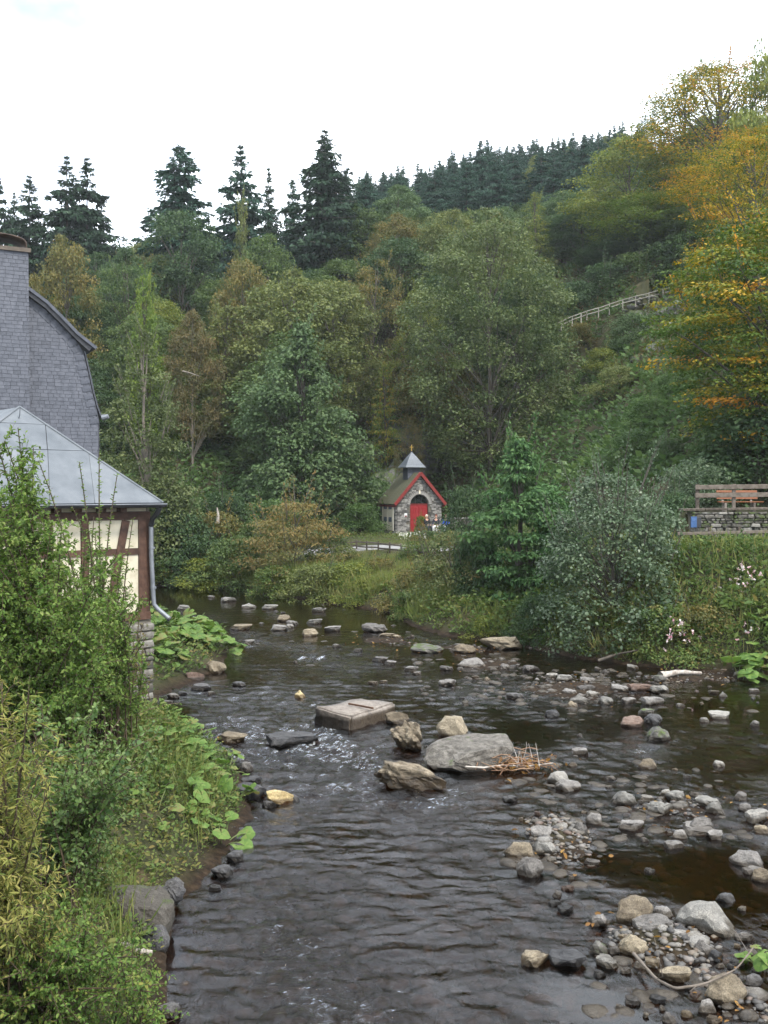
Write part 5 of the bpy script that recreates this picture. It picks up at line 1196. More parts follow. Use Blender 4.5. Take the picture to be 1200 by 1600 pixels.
def spruce(name, seed, H=20., Rc=4.6, base=.12, lev=34, nb=8, gap=0.0, top_flat=0.0, needle=.62, droop=.35, ragged=.25, knee=.5, dens=1.0):
    r_ = np.random.default_rng(seed); fo = Foliage(); lines = [(np.array([[0, 0, -.6], [.04, 0, H * .35], [0, .05, H * .7], [0, 0, H]]), np.array([.27, .2, .11, .02]))]
    for i in range(lev):
        t = 1 - (1 - (i + r_.random() * .6) / lev) ** 1.15; z = H * (base + (1 - base) * t)
        if r_.random() < gap and t < .9: continue
        L0 = Rc * max(min(1, (1 - t) / knee) ** 1.0, top_flat * (1 - t ** 10)) * (1 if t > .08 else .8) + .12
        ph = r_.random() * 6.28
        for k in range(nb):
            if r_.random() < ragged * .5: continue
            th = ph + 6.28 * k / nb + r_.normal(0, .2); zj = r_.normal(0, .22) * min(1, L0); L = L0 * r_.uniform(1 - ragged * 1.6, 1.2); d2 = np.array([math.cos(th), math.sin(th)])
            dr = droop * r_.uniform(.6, 1.4) * (1 - .7 * t); n = max(6, int(12 * L * dens)); nd = needle * (.42 + .58 * min(1, L / 2.2)); s = np.sort(r_.random(n)) * .95 + .05
            f3_ = lambda q: -dr * L * q + .35 * dr * L * q ** 3 + (.22 * L * q if t > .85 else 0)
            lat = r_.normal(0, .17, n) * L * np.sin(np.clip(s * 2.6, 0, 3.0))
            p = np.stack([d2[0] * L * s - d2[1] * lat, d2[1] * L * s + d2[0] * lat, z + zj + f3_(s) - .25 * np.abs(lat)], -1); side = np.where(lat < 0, -1, 1)
            ax = np.stack([d2[0] * .9 - d2[1] * side * .6, d2[1] * .9 + d2[0] * side * .6, -.35 + 0 * s], -1) + r_.normal(0, .25, (n, 3))
            nr = unit(np.array([0, 0, 1.]) + r_.normal(0, .5, (n, 3))); g = np.full(n, np.clip(r_.normal(.45, .18), 0, 1)) + .25 * (s - .5)
            fo.add(p, ax, nr, nd * (1.2 - .4 * s) * r_.uniform(.7, 1.3, n), .42, r_.random(n), np.clip(g, 0, 1), fold=.3)
            m_ = int(n * .8); q = p[r_.integers(0, n, m_)]; fo.add(q, np.stack([d2[0] * .45 + 0 * q[:, 0], d2[1] * .45 + 0 * q[:, 0], -.9 + 0 * q[:, 0]], -1) + r_.normal(0, .3, (m_, 3)), unit(np.array([d2[0], d2[1], .2]) + r_.normal(0, .4, (m_, 3))), nd * r_.uniform(.5, 1.0, m_), .44, r_.random(m_), np.clip(g[:m_] - .12, 0, 1))
            if k % 2 == 0: lines.append((np.array([[0, 0, z], [d2[0] * L * .5, d2[1] * L * .5, z + f3_(.5)], [d2[0] * L * .92, d2[1] * L * .92, z + f3_(.92)]]), np.array([.05, .032, .012])))
    n = 40; s = r_.random(n); fo.add(np.stack([r_.normal(0, .05, n), r_.normal(0, .05, n), H - 1.8 * s], -1), r_.normal(0, .5, (n, 3)) + [0, 0, 1.0], unit(r_.normal(size=(n, 3))), .15 + .25 * s, .3, r_.random(n), np.full(n, .5))
    for z in np.linspace(H * base * .35, H * base, 5):                 # dead branch stubs on the bare stem
        th = r_.random() * 6.28; lines.append((np.array([[0, 0, z], [math.cos(th) * .8, math.sin(th) * .8, z - .2], [math.cos(th) * 1.5, math.sin(th) * 1.5, z - .55]]), np.array([.03, .02, .008])))
    V, F = tubes(lines, 5)
    return dict(crown=fo.mesh(name + '_crown'), trunk=np_mesh(name + '_trunk', V, F, smooth=True), H=H, R=Rc, cb=base)

VAR = {}
VAR['round'] = [broadleaf('round_tree', 201, env='round'), broadleaf('round_tree', 202, env='oval', ncl=190, rc=(.8, 1.5)), broadleaf('round_tree', 203, env='dome', cb=.1, rc=(1.0, 1.8), flat=.5), broadleaf('round_tree', 204, env='wide', cb=.08, ncl=190)]
VAR['layer'] = [broadleaf('layered_tree', 211, env='oval', spray=.5, flat=.4, droop=.4, ncl=230, lpc=80, rc=(.9, 1.7), tips=10, ll=.27), broadleaf('layered_tree', 212, env='cone', spray=.6, ncl=220, lpc=70, tips=8, Rc=4.6, cb=.06, ll=.27)]
VAR['cone'] = [broadleaf('slender_tree', 221, env='cone', Rc=4.0, cb=.05, ncl=190, rc=(.8, 1.4), tips=14)]
VAR['loose'] = [broadleaf('loose_tree', 231, env='oval', ncl=120, rc=(.7, 1.3), lpc=80, ll=.24, tips=14, limbs=40), broadleaf('loose_tree', 232, env='round', ncl=110, rc=(.8, 1.3), lpc=85, ll=.25, tips=8, limbs=40)]
VAR['spruce'] = [spruce('spruce', 241), spruce('spruce', 242, gap=.06, ragged=.35), spruce('spruce', 243, base=.2, ragged=.35, nb=7, droop=.5), spruce('spruce', 244, knee=.75)]
for L_ in VAR.values():
    for v in L_: v['crown'].materials.append(M['l_mid']); v['trunk'].materials.append(M['bark'])
TREES = []
def put_tree(name, label, cat, var, x, y, z, h, rad, mat, rz_=None, group=None, bark=None):
    t = thing(name, label, cat, (x, y, z), rng.random() * 6.28 if rz_ is None else rz_, group)
    sx = rad / var['R']; sz = h / var['H']
    c = link('crown', var['crown'], t, mat); c.scale = (sx, sx, sz); k = link('trunk', var['trunk'], t, bark or M['bark']); k.scale = (sx, sx, sz)
    TREES.append((x, y, rad)); return t
def hero(name, label, px, top, Yd, wpx, kind, mat, vi=0, cat='tree', rz_=None, bark=None, group=None, base_py=None):
    """tree whose top shows at (px, top) and whose crown is wpx wide, standing on the ground at distance Yd"""
    q = at(px, top, Yd); g = H1(q[0], Yd) if base_py is None else float(at(px, base_py, Yd)[2])
    var = kind if isinstance(kind, dict) else VAR[kind][vi]
    return put_tree(name, label, cat, var, q[0], Yd, g - .2, q[2] - g + .2, wpx / 2 / FPX * Yd, M[mat] if isinstance(mat, str) else mat, rz_, group, bark)
def own(d_, leaf, bark='bark'): d_['crown'].materials.append(M[leaf]); d_['trunk'].materials.append(M[bark]); return d_
# --- the trees one can tell apart
HT = [
 ('pine_tree', 'ragged round-topped fir standing alone on the left skyline beside the gap', 281, 230, 122, 104, dict, 'l_blue'),
]
fir = own(spruce('fir', 301, H=24, Rc=5, base=.2, lev=30, nb=8, top_flat=.5, ragged=.34, gap=0, droop=.45, needle=.8, knee=.6), 'l_blue')
hero('fir_tree', 'ragged round-topped fir standing alone on the skyline right of the sky gap', 281, 228, 122, 150, fir, 'l_blue', rz_=1.0)
tall = own(spruce('tall_spruce', 302, H=26, Rc=4.6, base=.34, lev=32, nb=8, ragged=.36, gap=.04, needle=.75, knee=.55), 'l_spruce', 'palebark')
hero('spruce_tree', 'tall spruce with long bare pale trunk, highest in the middle of the slope', 508, 203, 118, 132, tall, 'l_spruce', rz_=.3, bark=M['palebark'])
rag = own(spruce('ragged_spruce', 303, H=24, Rc=5, base=.15, lev=32, nb=8, ragged=.36, gap=.03, droop=.5, needle=.8), 'l_spruce')
hero('spruce_tree', 'left one of the twin dark spruces above the yellow tree', 104, 244, 118, 122, rag, 'l_spruce', rz_=.1)
hero('spruce_tree', 'right one of the twin dark spruces above the yellow tree', 136, 246, 120, 130, rag, 'l_spruce', rz_=2.1)
hero('spruce_tree', 'shorter dark spruce left of the twin spruces', 46, 274, 118, 114, rag, 'l_spruce', rz_=3.2)
hero('spruce_tree', 'dark spruce half cut by the left edge of the photo', -2, 276, 118, 90, rag, 'l_spruce', rz_=4.4)
hero('spruce_tree', 'low dark spruce between the leftmost spruces behind the chimney', 22, 300, 122, 70, 'spruce', 'l_spruce', 1)
hero('spruce_tree', 'spruce with pointed top and hanging branches right of the lone fir', 376, 227, 120, 136, rag, 'l_blue', rz_=5.2)
hero('spruce_tree', 'narrow dark spruce just right of the pointed one', 420, 262, 124, 80, 'spruce', 'l_spruce', 3)
hero('spruce_tree', 'small distant spruce left of the tall bare-trunked spruce', 457, 279, 130, 70, 'spruce', 'l_blue', 0)
hero('spruce_tree', 'dark spruce close behind the tall bare-trunked spruce', 540, 268, 128, 100, 'spruce', 'l_blue', 2)
hero('spruce_tree', 'slim blue-green spruce second to right of bare-trunked spruce', 572, 276, 132, 90, 'spruce', 'l_blue', 0)
hero('yellow_tree', 'broad tree turning yellow-brown behind the slate house roof', 100, 362, 92, 112, 'round', 'l_autumn', 2)
hero('yellow_tree', 'small yellow tree right beside the chimney', 54, 425, 88, 60, 'round', 'l_autumn', 1)
hero('larch_tree', 'bright yellow-green young tree with pointed feathery top on left slope', 232, 424, 84, 92, 'cone', 'l_bright', 0)
hero('green_tree', 'dark rounded tree under the gap in the skyline', 196, 384, 104, 96, 'round', 'l_dark', 1)
hero('green_tree', 'big dark green tree below the lone fir', 288, 326, 110, 134, 'round', 'l_dark', 0)
hero('green_tree', 'paler tree leaning in front of pointed spruce', 376, 300, 112, 60, 'cone', 'l_olive', 0)
hero('green_tree', 'dusky green tree to the left of tall bare-trunked spruce', 420, 362, 104, 110, 'round', 'l_mid', 3)
hero('autumn_tree', 'tree with light brown turning crown above the olive trees', 385, 405, 96, 100, 'round', 'l_autumn', 0)
hero('russet_tree', 'thin russet-brown tree between yellow-green tree and olive trees', 300, 482, 82, 84, 'round', 'l_brown', 1, bark=M['palebark'])
hero('olive_tree_crown', 'wide olive-green tree with spreading crown behind the grey-green maple', 450, 418, 89, 190, 'round', 'l_olive', 3)
hero('olive_tree_crown', 'second olive-green tree at the right shoulder of the spreading one', 530, 436, 93, 150, 'round', 'l_olive', 0)
hero('turning_tree', 'brownish green tree between the olive trees and the great alder', 580, 400, 98, 120, 'loose', 'l_autumn', 1)
hero('turning_tree', 'yellow-green tree close to left edge of the great alder', 655, 440, 96, 96, 'loose', 'l_yellow', 0)
hero('green_tree', 'bluish green tree left below the spruce plantation', 560, 318, 118, 110, 'round', 'l_mid', 2)
hero('green_tree', 'grey-green pointed tree standing against the spruce plantation', 622, 288, 120, 100, 'round', 'l_grey', 1)
hero('green_tree', 'shaded tree under the grey-green pointed tree', 616, 372, 108, 130, 'round', 'l_dark', 0)
alder = own(broadleaf('great_alder', 311, H=22, Rc=7.2, cb=.04, env='oval', ncl=470, lpc=110, ll=.25, rc=(.7, 1.8), tips=34, limbs=46, flat=.7, droop=.35, lobes=18), 'l_mid')
hero('alder_tree', 'great dark green alder towering behind and right of the chapel', 768, 318, 86, 262, alder, leafmat('great_alder_leaf', [(.028, .046, .018), (.052, .074, .027), (.086, .108, .042), (.115, .135, .06)], spec=.25, rough=.5), rz_=.5)
maple = own(broadleaf('maple', 312, H=16, Rc=5.2, cb=.0, env='egg', ncl=360, lpc=125, ll=.27, wr=.8, rc=(.8, 1.8), tips=12, limbs=50, flat=.55, droop=.5, lobes=30), 'l_grey')
hero('maple_tree', 'grey-green conical maple left of the chapel with dense layered crown', 474, 500, 77, 212, maple, 'l_grey', rz_=1.2)
lald = own(broadleaf('slim_alder', 313, H=16, Rc=4.2, cb=.0, env='cone', ncl=380, lpc=105, ll=.24, rc=(.75, 1.35), tips=20, limbs=50), 'l_olive', 'palebark')
hero('alder_tree', 'slim olive-green alder rising from the left river bank', 228, 505, 65, 196, lald, leafmat('slim_alder_leaf', [(.042, .058, .026), (.07, .088, .038), (.11, .125, .058)]), rz_=.8, bark=M['palebark'])
beech = own(broadleaf('beech', 314, H=24, Rc=9, cb=.0, env='oval', ncl=620, lpc=80, ll=.23, wr=.66, rc=(1.0, 1.9), spray=.7, flat=.4, droop=.35, tips=46, limbs=70, trunk_r=.42), 'l_beech')
beech2 = own(broadleaf('beech', 324, H=14, Rc=6.2, cb=.0, env='round', ncl=620, lpc=110, ll=.19, wr=.66, rc=(.7, 1.4), spray=.35, flat=.55, droop=.35, tips=26, limbs=40, trunk_r=.34), 'l_beech')
hero('beech_tree', 'golden-tinged beech spreading at the right edge above the bench', 1246, 312, 50, 415, beech2, 'l_beech', rz_=2.2)
hero('beech_tree', 'green-gold beech crown filling the right edge between the lower and the tall beech', 1188, 205, 64, 270, beech, 'l_gold', rz_=1.4)
hero('beech_tree', 'orange-topped beech rising behind the golden-tinged one at the right edge', 1196, 196, 88, 270, beech, 'l_gold', rz_=4.0)
hero('beech_tree', 'tall beech turning orange behind the right end of hillside fence', 1132, 92, 109, 330, beech, 'l_gold', rz_=.7)
hero('beech_tree', 'green pointed tree whose tip rises at the far upper right', 1204, 56, 100, 170, 'layer', 'l_yellow', 0)
hero('beech_tree', 'thin-topped green tree behind the orange beech, leaning into the sky', 1075, 100, 112, 150, 'layer', 'l_yellow', 1)
hero('beech_tree', 'yellow-green tree in layered sprays beside the upper fence', 985, 208, 112, 150, 'layer', 'l_yellow', 0)
hero('beech_tree', 'green layered tree with bright hanging sprays over the dark wood edge', 1010, 300, 108, 150, 'layer', 'l_bright', 0)
hero('green_tree', 'dark tree at the shady wood edge above left end of upper fence', 915, 330, 116, 140, 'round', 'l_dark', 2)
hero('green_tree', 'dark low tree right behind the upper fence', 960, 380, 108, 110, 'round', 'l_dark', 0)
hero('green_tree', 'blackish green tree filling the shade above the upper fence', 1075, 350, 120, 150, 'round', 'l_dark', 1)
hero('green_tree', 'dark tree right behind the middle of the upper fence', 1012, 345, 107, 130, 'round', 'l_dark', 0)
hero('green_tree', 'dark tree right behind the right end of the upper fence', 1072, 330, 106, 140, 'round', 'l_mid', 3)
hero('green_tree', 'muted grey-green tree at the wood edge left of the layered trees', 880, 300, 122, 110, 'round', 'l_grey', 3)
hero('larch_tree', 'yellowish tree with several feathery tops below the plantation', 838, 296, 114, 80, 'layer', 'l_yellow', 1)
hero('green_tree', 'small brownish tree peeping over the great alder', 775, 330, 112, 64, 'round', 'l_autumn', 1)
hero('green_tree', 'dull green tree left above the great alder', 700, 330, 110, 110, 'round', 'l_olive', 0)
hero('blue_tree', 'loose blue-green tree on the far skyline left of orange beech', 1012, 178, 150, 70, 'loose', 'l_blue', 0)
hero('young_tree', 'bright young tree with low sprays in the dark behind the chapel', 603, 560, 88, 76, 'layer', leafmat('low_spray_leaf', [(.05, .09, .02), (.08, .12, .025), (.16, .14, .03), (.22, .13, .03)]), 1)
hero('russet_shrub', 'russet shrub above the chapel roof', 640, 655, 85, 52, 'loose', 'l_brown', 1, cat='shrub')
sap = own(broadleaf('sapling', 315, H=9, Rc=2.7, cb=.0, env='egg', ncl=330, lpc=80, ll=.26, wr=.44, rc=(.5, .95), flat=.65, spray=.2, droop=.5, tips=10), 'l_dark')
hero('ash_sapling', 'dark green sapling with pointed top by the water in front of great alder', 816, 676, 43.5, 165, sap, leafmat('sapling_leaf', [(.022, .052, .022), (.036, .078, .03), (.06, .11, .042), (.085, .14, .06)]), rz_=.4, base_py=985)
gal = own(broadleaf('alder_bush', 316, H=7, Rc=3.2, cb=.0, env='wide', ncl=280, lpc=72, ll=.145, wr=.74, rc=(.45, .85), tips=34, limbs=70, trunk_r=.10), 'l_alder')
hero('alder_bush', 'large grey-green alder bush overhanging the right bank', 962, 738, 37.0, 244, gal, 'l_alder', rz_=1.0, base_py=1012, cat='bush')
hero('alder_bush', 'low olive bush between path and river left of the sapling', 712, 830, 46, 165, own(broadleaf('low_bush', 317, H=6, Rc=3.4, cb=0, env='wide', ncl=240, lpc=75, ll=.17, rc=(.5, .95), tips=20, limbs=40, trunk_r=.08), 'l_olive'), leafmat('low_bush_leaf', [(.036, .055, .022), (.062, .084, .034), (.105, .115, .05), (.13, .10, .045)]), cat='bush', base_py=985)
hero('russet_bush', 'russet-tinted bush on far bank in front of maple', 462, 780, 59, 175, own(broadleaf('russet_bush', 318, H=5, Rc=3.2, cb=0, env='wide', ncl=150, lpc=75, ll=.20, wr=.36, rc=(.5, 1.0), tips=14, limbs=60, trunk_r=.07, droop=.7, spray=.4), 'l_brown'), leafmat('russet_bush_leaf', [(.06, .068, .028), (.12, .10, .04), (.19, .125, .055)]), cat='bush', base_py=925)
bsh = own(broadleaf('dense_bush', 319, H=4, Rc=2.6, cb=0, env='wide', ncl=120, lpc=70, ll=.2, rc=(.5, .95), tips=4, limbs=20, trunk_r=.06), 'l_dark')
rho = own(broadleaf('rhododendron', 320, H=4, Rc=2.6, cb=0, env='wide', ncl=120, lpc=80, ll=.24, wr=.38, rc=(.5, .95), limbs=20, trunk_r=.06), 'l_dark')
BUSH = [
 ('dark_bush', 'dark leafy bush crowding the left end of the upper fence from behind', 900, 440, 104, 90, bsh, 'l_dark', 505),
 ('dark_bush', 'dark bush at the wood edge behind the fourth bay of upper fence', 945, 412, 105, 100, bsh, 'l_dark', 490),
 ('dark_bush', 'green bush between dark ones behind the upper fence', 990, 396, 105, 100, bsh, 'l_mid', 475),
 ('dark_bush', 'dark bush behind the rocks side of the upper fence', 1032, 380, 104, 100, bsh, 'l_dark', 462),
 ('dark_bush', 'dark bush behind the right bays of the upper fence', 1078, 362, 103, 110, bsh, 'l_ivy', 450),
 ('dark_bush', 'dark bush at the right end of the upper fence under tall beech', 1125, 350, 103, 110, bsh, 'l_dark', 440),
 ('bank_bush', 'leafy green shrub hiding the left end of the path', 512, 832, 60.5, 76, bsh, 'l_mid', 885),
 ('bank_bush', 'olive shrub at the left end of the path fence', 538, 852, 59, 50, bsh, 'l_olive', 890),
 ('bank_bush', 'green shrub at the right end of the path fence', 648, 846, 58, 70, bsh, 'l_cover', 890),
 ('bank_bush', 'tall tan herb clump low on the grassy bank under the path fence', 618, 896, 53.5, 80, bsh, 'l_autumn', 945),
 ('bank_bush', 'yellowish herb clump at the water in the middle of grassy bank', 575, 900, 52.5, 80, bsh, 'l_yellow', 948),
 ('bank_bush', 'green herb clump at the water right of grassy bank', 650, 920, 46.5, 90, bsh, 'l_cover', 975),
 ('bank_bush', 'light green herb clump half way up grassy bank', 520, 880, 56, 70, bsh, 'l_grey', 925),
 ('dark_bush', 'broad dark bush at the river bend between slim alder and butterbur bank', 310, 836, 63, 110, bsh, 'l_dark', 918),
 ('dark_bush', 'dark leafy bush at far water edge under the maple', 372, 838, 60.5, 110, bsh, 'l_mid', 922),
 ('green_bush', 'tall green bush filling the slope foot right of the downpipe', 275, 770, 68, 120, bsh, 'l_ivy', 880),
 ('green_bush', 'mid green bush on the slope foot left of maple', 345, 770, 70, 110, bsh, 'l_dark', 870),
 ('green_bush', 'olive bush low on the slope beneath the maple', 430, 780, 68, 110, bsh, 'l_ivy', 860),
 ('bank_bush', 'low leafy herb clump at the water left of the grassy bank', 430, 884, 56.5, 90, bsh, 'l_cover', 940),
 ('bank_bush', 'rough herb clump at the water in front of the russet bush', 490, 882, 54, 100, bsh, 'l_olive', 950),
 ('bank_bush', 'pale grassy herb clump in the middle of grassy bank', 548, 880, 54, 100, bsh, 'l_yellow', 935),
 ('bank_bush', 'tan seeding herb clump below the path fence', 592, 872, 55, 80, bsh, 'l_autumn', 915),
 ('bank_bush', 'small leafy clump at the far water edge near downpipe', 262, 870, 63, 80, bsh, 'l_cover', 918),
 ('bank_bush', 'yellow-green clump at the far water edge below slim alder', 320, 872, 61.5, 90, bsh, 'l_yellow', 920),
 ('rhododendron_bush', 'dense dark rhododendron-like bush left of the terrace railing', 1092, 718, 45.5, 120, rho, 'l_alder', 810),
 ('dark_bush', 'dark green bush filling the corner by the blue notice board', 1056, 770, 43, 90, bsh, 'l_dark', 870),
 ('dark_bush', 'dark bush under the beech behind the bench', 1185, 640, 48, 230, bsh, 'l_dark', 800),
 ('dark_bush', 'dark shaded bush between the rhododendron-like bush and the beech stem', 1120, 664, 50, 130, bsh, 'l_ivy', 790),
 ('round_bush', 'small clipped yellow-green bush in front of the red chapel door', 658, 806, 76, 22, bsh, 'l_bright', 830),
 ('dark_bush', 'dark waterside bush below the slim alder', 285, 800, 64.5, 110, bsh, 'l_dark', 900),
 ('dark_bush', 'dark bush at the far bend beside the downpipe', 246, 830, 66, 80, bsh, 'l_dark', 912),
 ('green_bush', 'brown-green bush at the foot of the slope left of the russet bush', 345, 800, 66, 100, bsh, 'l_autumn', 890),
 ('green_bush', 'fresh green bush between maple and the russet bush', 400, 812, 65, 70, bsh, 'l_mid', 885),
 ('green_bush', 'low green bush at the path bend left of chapel', 562, 786, 74, 80, bsh, 'l_ivy', 838),
 ('green_bush', 'green bush against the slope just left of chapel wall', 590, 750, 82, 70, bsh, 'l_ivy', 820),
 ('green_bush', 'leafy dark bush right of the chapel under the great alder', 730, 760, 70, 90, bsh, 'l_dark', 860),
 ('green_bush', 'bright shrub left of the waterside sapling', 745, 836, 44.5, 90, bsh, 'l_dark', 960),
 ('flower_bush', 'pale flowering border shrub in front of visitors', 664, 829, 70, 90, bsh, 'l_grey', 858),
 ('flower_bush', 'orange-leaved low shrub at the right end of path fence', 652, 836, 62, 40, bsh, 'l_autumn', 862),
 ('flower_bush', 'yellow-tipped low shrub right of the visitors', 712, 836, 66, 90, bsh, 'l_yellow', 862),
 ('slope_shrub', 'pale green shrub with fine twigs on the slope below upper fence', 985, 512, 0, 76, bsh, 'l_grey', None),
 ('slope_shrub', 'yellowish shrub on the slope at the right edge of the great alder', 940, 560, 0, 60, bsh, 'l_yellow', None),
 ('slope_shrub', 'olive shrub in the middle of the slope under the scree', 965, 590, 0, 70, bsh, 'l_olive', None),
 ('slope_shrub', 'fresh green shrub low on the slope', 1010, 640, 0, 80, bsh, 'l_ivy', None),
 ('slope_shrub', 'green shrub on the slope near the beech branches', 1050, 600, 0, 70, bsh, 'l_ivy', None),
 ('slope_shrub', 'green mound at the slope foot above alder bush', 990, 690, 0, 80, bsh, 'l_ivy', None),
 ('slope_shrub', 'grey-green shrub at the slope foot beside rhododendron-like bush', 1040, 700, 0, 70, bsh, 'l_grey', None),
 ('slope_shrub', 'brownish shrub just under left part of the upper fence', 905, 520, 0, 56, bsh, 'l_autumn', None),
 ('bank_bush', 'small willow-like bush at the water under the path fence', 610, 905, 53, 90, bsh, 'l_olive', 952),
 ('bank_bush', 'tall herb clump with tan seed heads at the bend of grassy bank', 650, 885, 48.5, 90, bsh, 'l_autumn', 965),
 ('bank_bush', 'yellow-green clump overhanging the water beside the sapling', 770, 960, 40.5, 70, bsh, 'l_yellow', 1002),
 ('bank_bush', 'dark leafy clump under the left side of alder bush', 840, 930, 38.6, 80, bsh, 'l_dark', 1012),
 ('bank_bush', 'leafy clump on right bank below the path railing', 1130, 866, 37.5, 150, bsh, 'l_cover', 980),
 ('bank_bush', 'pink-flowered balsam clump at right bank near the edge', 1180, 890, 36, 120, bsh, 'l_grey', 990),
 ('bank_bush', 'brownish clump of herbs low on right bank', 1100, 945, 34.3, 120, bsh, 'l_autumn', 1045),
 ('bank_bush', 'green herb clump at the right water edge', 1040, 945, 34.6, 120, bsh, 'l_cover', 1042),
]
for nm, lb, px, top, Yd, w, var, mt, bp_ in BUSH:
    if Yd == 0:
        q = hit(px, top + w * .4, 50); Yd = float(q[1]); t = put_tree(nm, lb, 'shrub', var, q[0], q[1], q[2] - .3, w * .75 / FPX * Yd, w / 2 / FPX * Yd, M[mt])
    else: hero(nm, lb, px, top, Yd, w, var, mt, cat='shrub', base_py=bp_)

# --- forest cover behind them
fr_ = np.random.default_rng(77); pts = []
def screen(x, y, z):
    dv = np.array([x, y, z]) - np.array(CAM); c_, s_ = math.cos(PITCH), math.sin(PITCH); d_ = dv[1] * c_ - dv[2] * s_; u = dv[1] * s_ + dv[2] * c_
    return 600 + FPX * dv[0] / d_, 800 - FPX * u / d_
KIND = {'l_dark': 'dark green', 'l_mid': 'mid green', 'l_olive': 'olive green', 'l_grey': 'grey-green', 'l_autumn': 'turning brown', 'l_yellow': 'yellow-green'}
def forest(n, y0, y1, x0, x1, gap, fn):
    k = 0
    for _ in range(n * 40):
        if k >= n: break
        y = fr_.uniform(y0, y1); x = fr_.uniform(x0, x1) * y
        if any((x - a) ** 2 + (y - b_) ** 2 < (gap * .5 + min(c_, 3.2) * .55) ** 2 for a, b_, c_ in TREES): continue
        z = H1(x, y); px, py = screen(x, y, z)
        if not (-60 < px < 1260): continue
        if fn(x, y, z, px, py): k += 1
def mixed(x, y, z, px, py):
    sf_ = float(pl_dist(np.array([x]), np.array([y]), FT)[0])
    if sf_ < 5: return False
    if px > 1060 and y < 128: return False
    if 845 < px < 1150 and py > 440 and y < 112: return False     # open slope under the fence
    if y < 112 and px > 860 and abs(np.interp(x, UPF[::1, 0][np.argsort(UPF[:, 0])], UPF[np.argsort(UPF[:, 0]), 1]) - y) < 5: return False
    if abs(x - CH[0]) < 6 and abs(y - CH[1]) < 7: return False
    h = fr_.uniform(9, 14); mt = ['l_dark', 'l_mid', 'l_olive', 'l_grey', 'l_autumn', 'l_yellow'][fr_.choice(6, p=[.3, .28, .16, .1, .1, .06])]
    top = screen(x, y, z + h)[1]
    lim = np.interp(px, [-60, 60, 150, 175, 215, 240, 330, 400, 560, 700, 900, 1000, 1100, 1260], [300, 335, 372, 384, 384, 345, 320, 320, 315, 330, 300, 240, 175, 150])
    if top < lim: h = h - (lim - top) / FPX * y
    if h < 5: return False
    kd = ['round', 'round', 'round', 'round', 'loose', 'cone'][fr_.integers(6)]; vi = fr_.integers(len(VAR[kd]))
    put_tree('woodland_tree', f"{KIND[mt]} {'bushy' if kd == 'round' else 'slender'} tree in the mixed wood on the {'left' if px < 420 else 'middle' if px < 800 else 'right'} slope", 'tree', VAR[kd][vi], x, y, z - .3, h, h * fr_.uniform(.30, .40), M[mt], group=f"mixed wood on the slope, {KIND[mt]}")
    return True
forest(170, 80, 178, -.46, .46, 5.6, mixed)
def plant(x, y, z, px, py):
    if not (560 < px < 1010): return False
    lim = np.interp(px, [560, 640, 760, 900, 960, 1010], [272, 262, 236, 212, 200, 190]) + fr_.normal(4, 9)
    h = fr_.uniform(17, 22); top = screen(x, y, z + h)[1]
    if top < lim: h -= (lim - top) / FPX * y
    if h < 10: return False
    c_ = fr_.random() < .13 and px > 800
    if c_: put_tree('ridge_tree', 'broadleaf tree turning yellow among the plantation spruces on the ridge', 'tree', VAR['round'][1], x, y, z - .3, h * .92, 3.2, M['l_olive'], group='broadleaf trees among the ridge spruces')
    else: put_tree('plantation_spruce', 'blue-green spruce of the dense plantation along the ridge', 'tree', VAR['spruce'][fr_.integers(4)], x, y, z - .3, h, fr_.uniform(2.6, 3.4), M['l_blue'], group='spruces of the ridge plantation')
    return True
forest(150, 138, 212, -.05, .30, 3.6, plant)
# ------------------------------------------------------------------ ground cover and grasses: nobody could count them
def cover(name, n, gen, mat, leafn, ll, wr, hgt, near=False, seed=1, upright=.5, spread=.25):
    r_ = np.random.default_rng(seed); P, sc = gen(n, r_); m_ = len(P); fo = Foliage()
    g0 = np.clip(.5 + .9 * (fbm(P[:, 0] * .35, P[:, 1] * .35, seed, 3) - .5) + r_.normal(0, .12, m_), 0, 1)
    for k in range(leafn):
        th = r_.random(m_) * 6.28; f = r_.random(m_); out_ = np.stack([np.cos(th), np.sin(th), 0 * th], -1)
        pos = P + np.stack([0 * f, 0 * f, hgt * f * sc], -1) + out_ * (spread * r_.random(m_) * sc)[:, None]
        ax = out_ + np.array([0, 0, upright]) + r_.normal(0, .3, (m_, 3)); nr = unit(np.array([0, 0, 1.]) + r_.normal(0, .45, (m_, 3)) - out_ * upright * .5)
        fo.add(pos, ax, nr, ll * sc * r_.uniform(.6, 1.25, m_), wr, r_.random(m_), np.clip(g0 + r_.normal(0, .08, m_), 0, 1), near)
    return tag(link(name, fo.mesh(name), None, M[mat]), kind='stuff')
def away_chapel(x, y): return ~((np.abs(x - CH[0]) < 3.4) & (np.abs(y - CH[1] - 1.2) < 4.2))
def g_bank(n, r_):
    y = 29 + 44 * r_.random(n * 3); x = (r_.random(n * 3) - .5) * 1.0 * y
    sr = pl_dist(x, y, RB); sf = pl_dist(x, y, FT); k = (sr > .0) & (sf < 4) & (path_dist(x, y) > 1.15) & away_chapel(x, y) & ~((x > 12) & (y > 40.6)); x, y = x[k][:n], y[k][:n]
    s = np.interp(pl_dist(x, y, RB), [0, 1, 3, 6, 12], [.8, 1.1, 1.1, .7, .5]) * r_.uniform(.6, 1.3, len(x)) * np.where(x < 4, np.interp(path_dist(x, y), [1, 4, 8], [.35, .5, 1]), 1); return np.stack([x, y, height(x, y)], -1), s
cover('bank_herbs', 12000, g_bank, 'l_cover', 8, .21, .55, .55, seed=11, spread=.28)
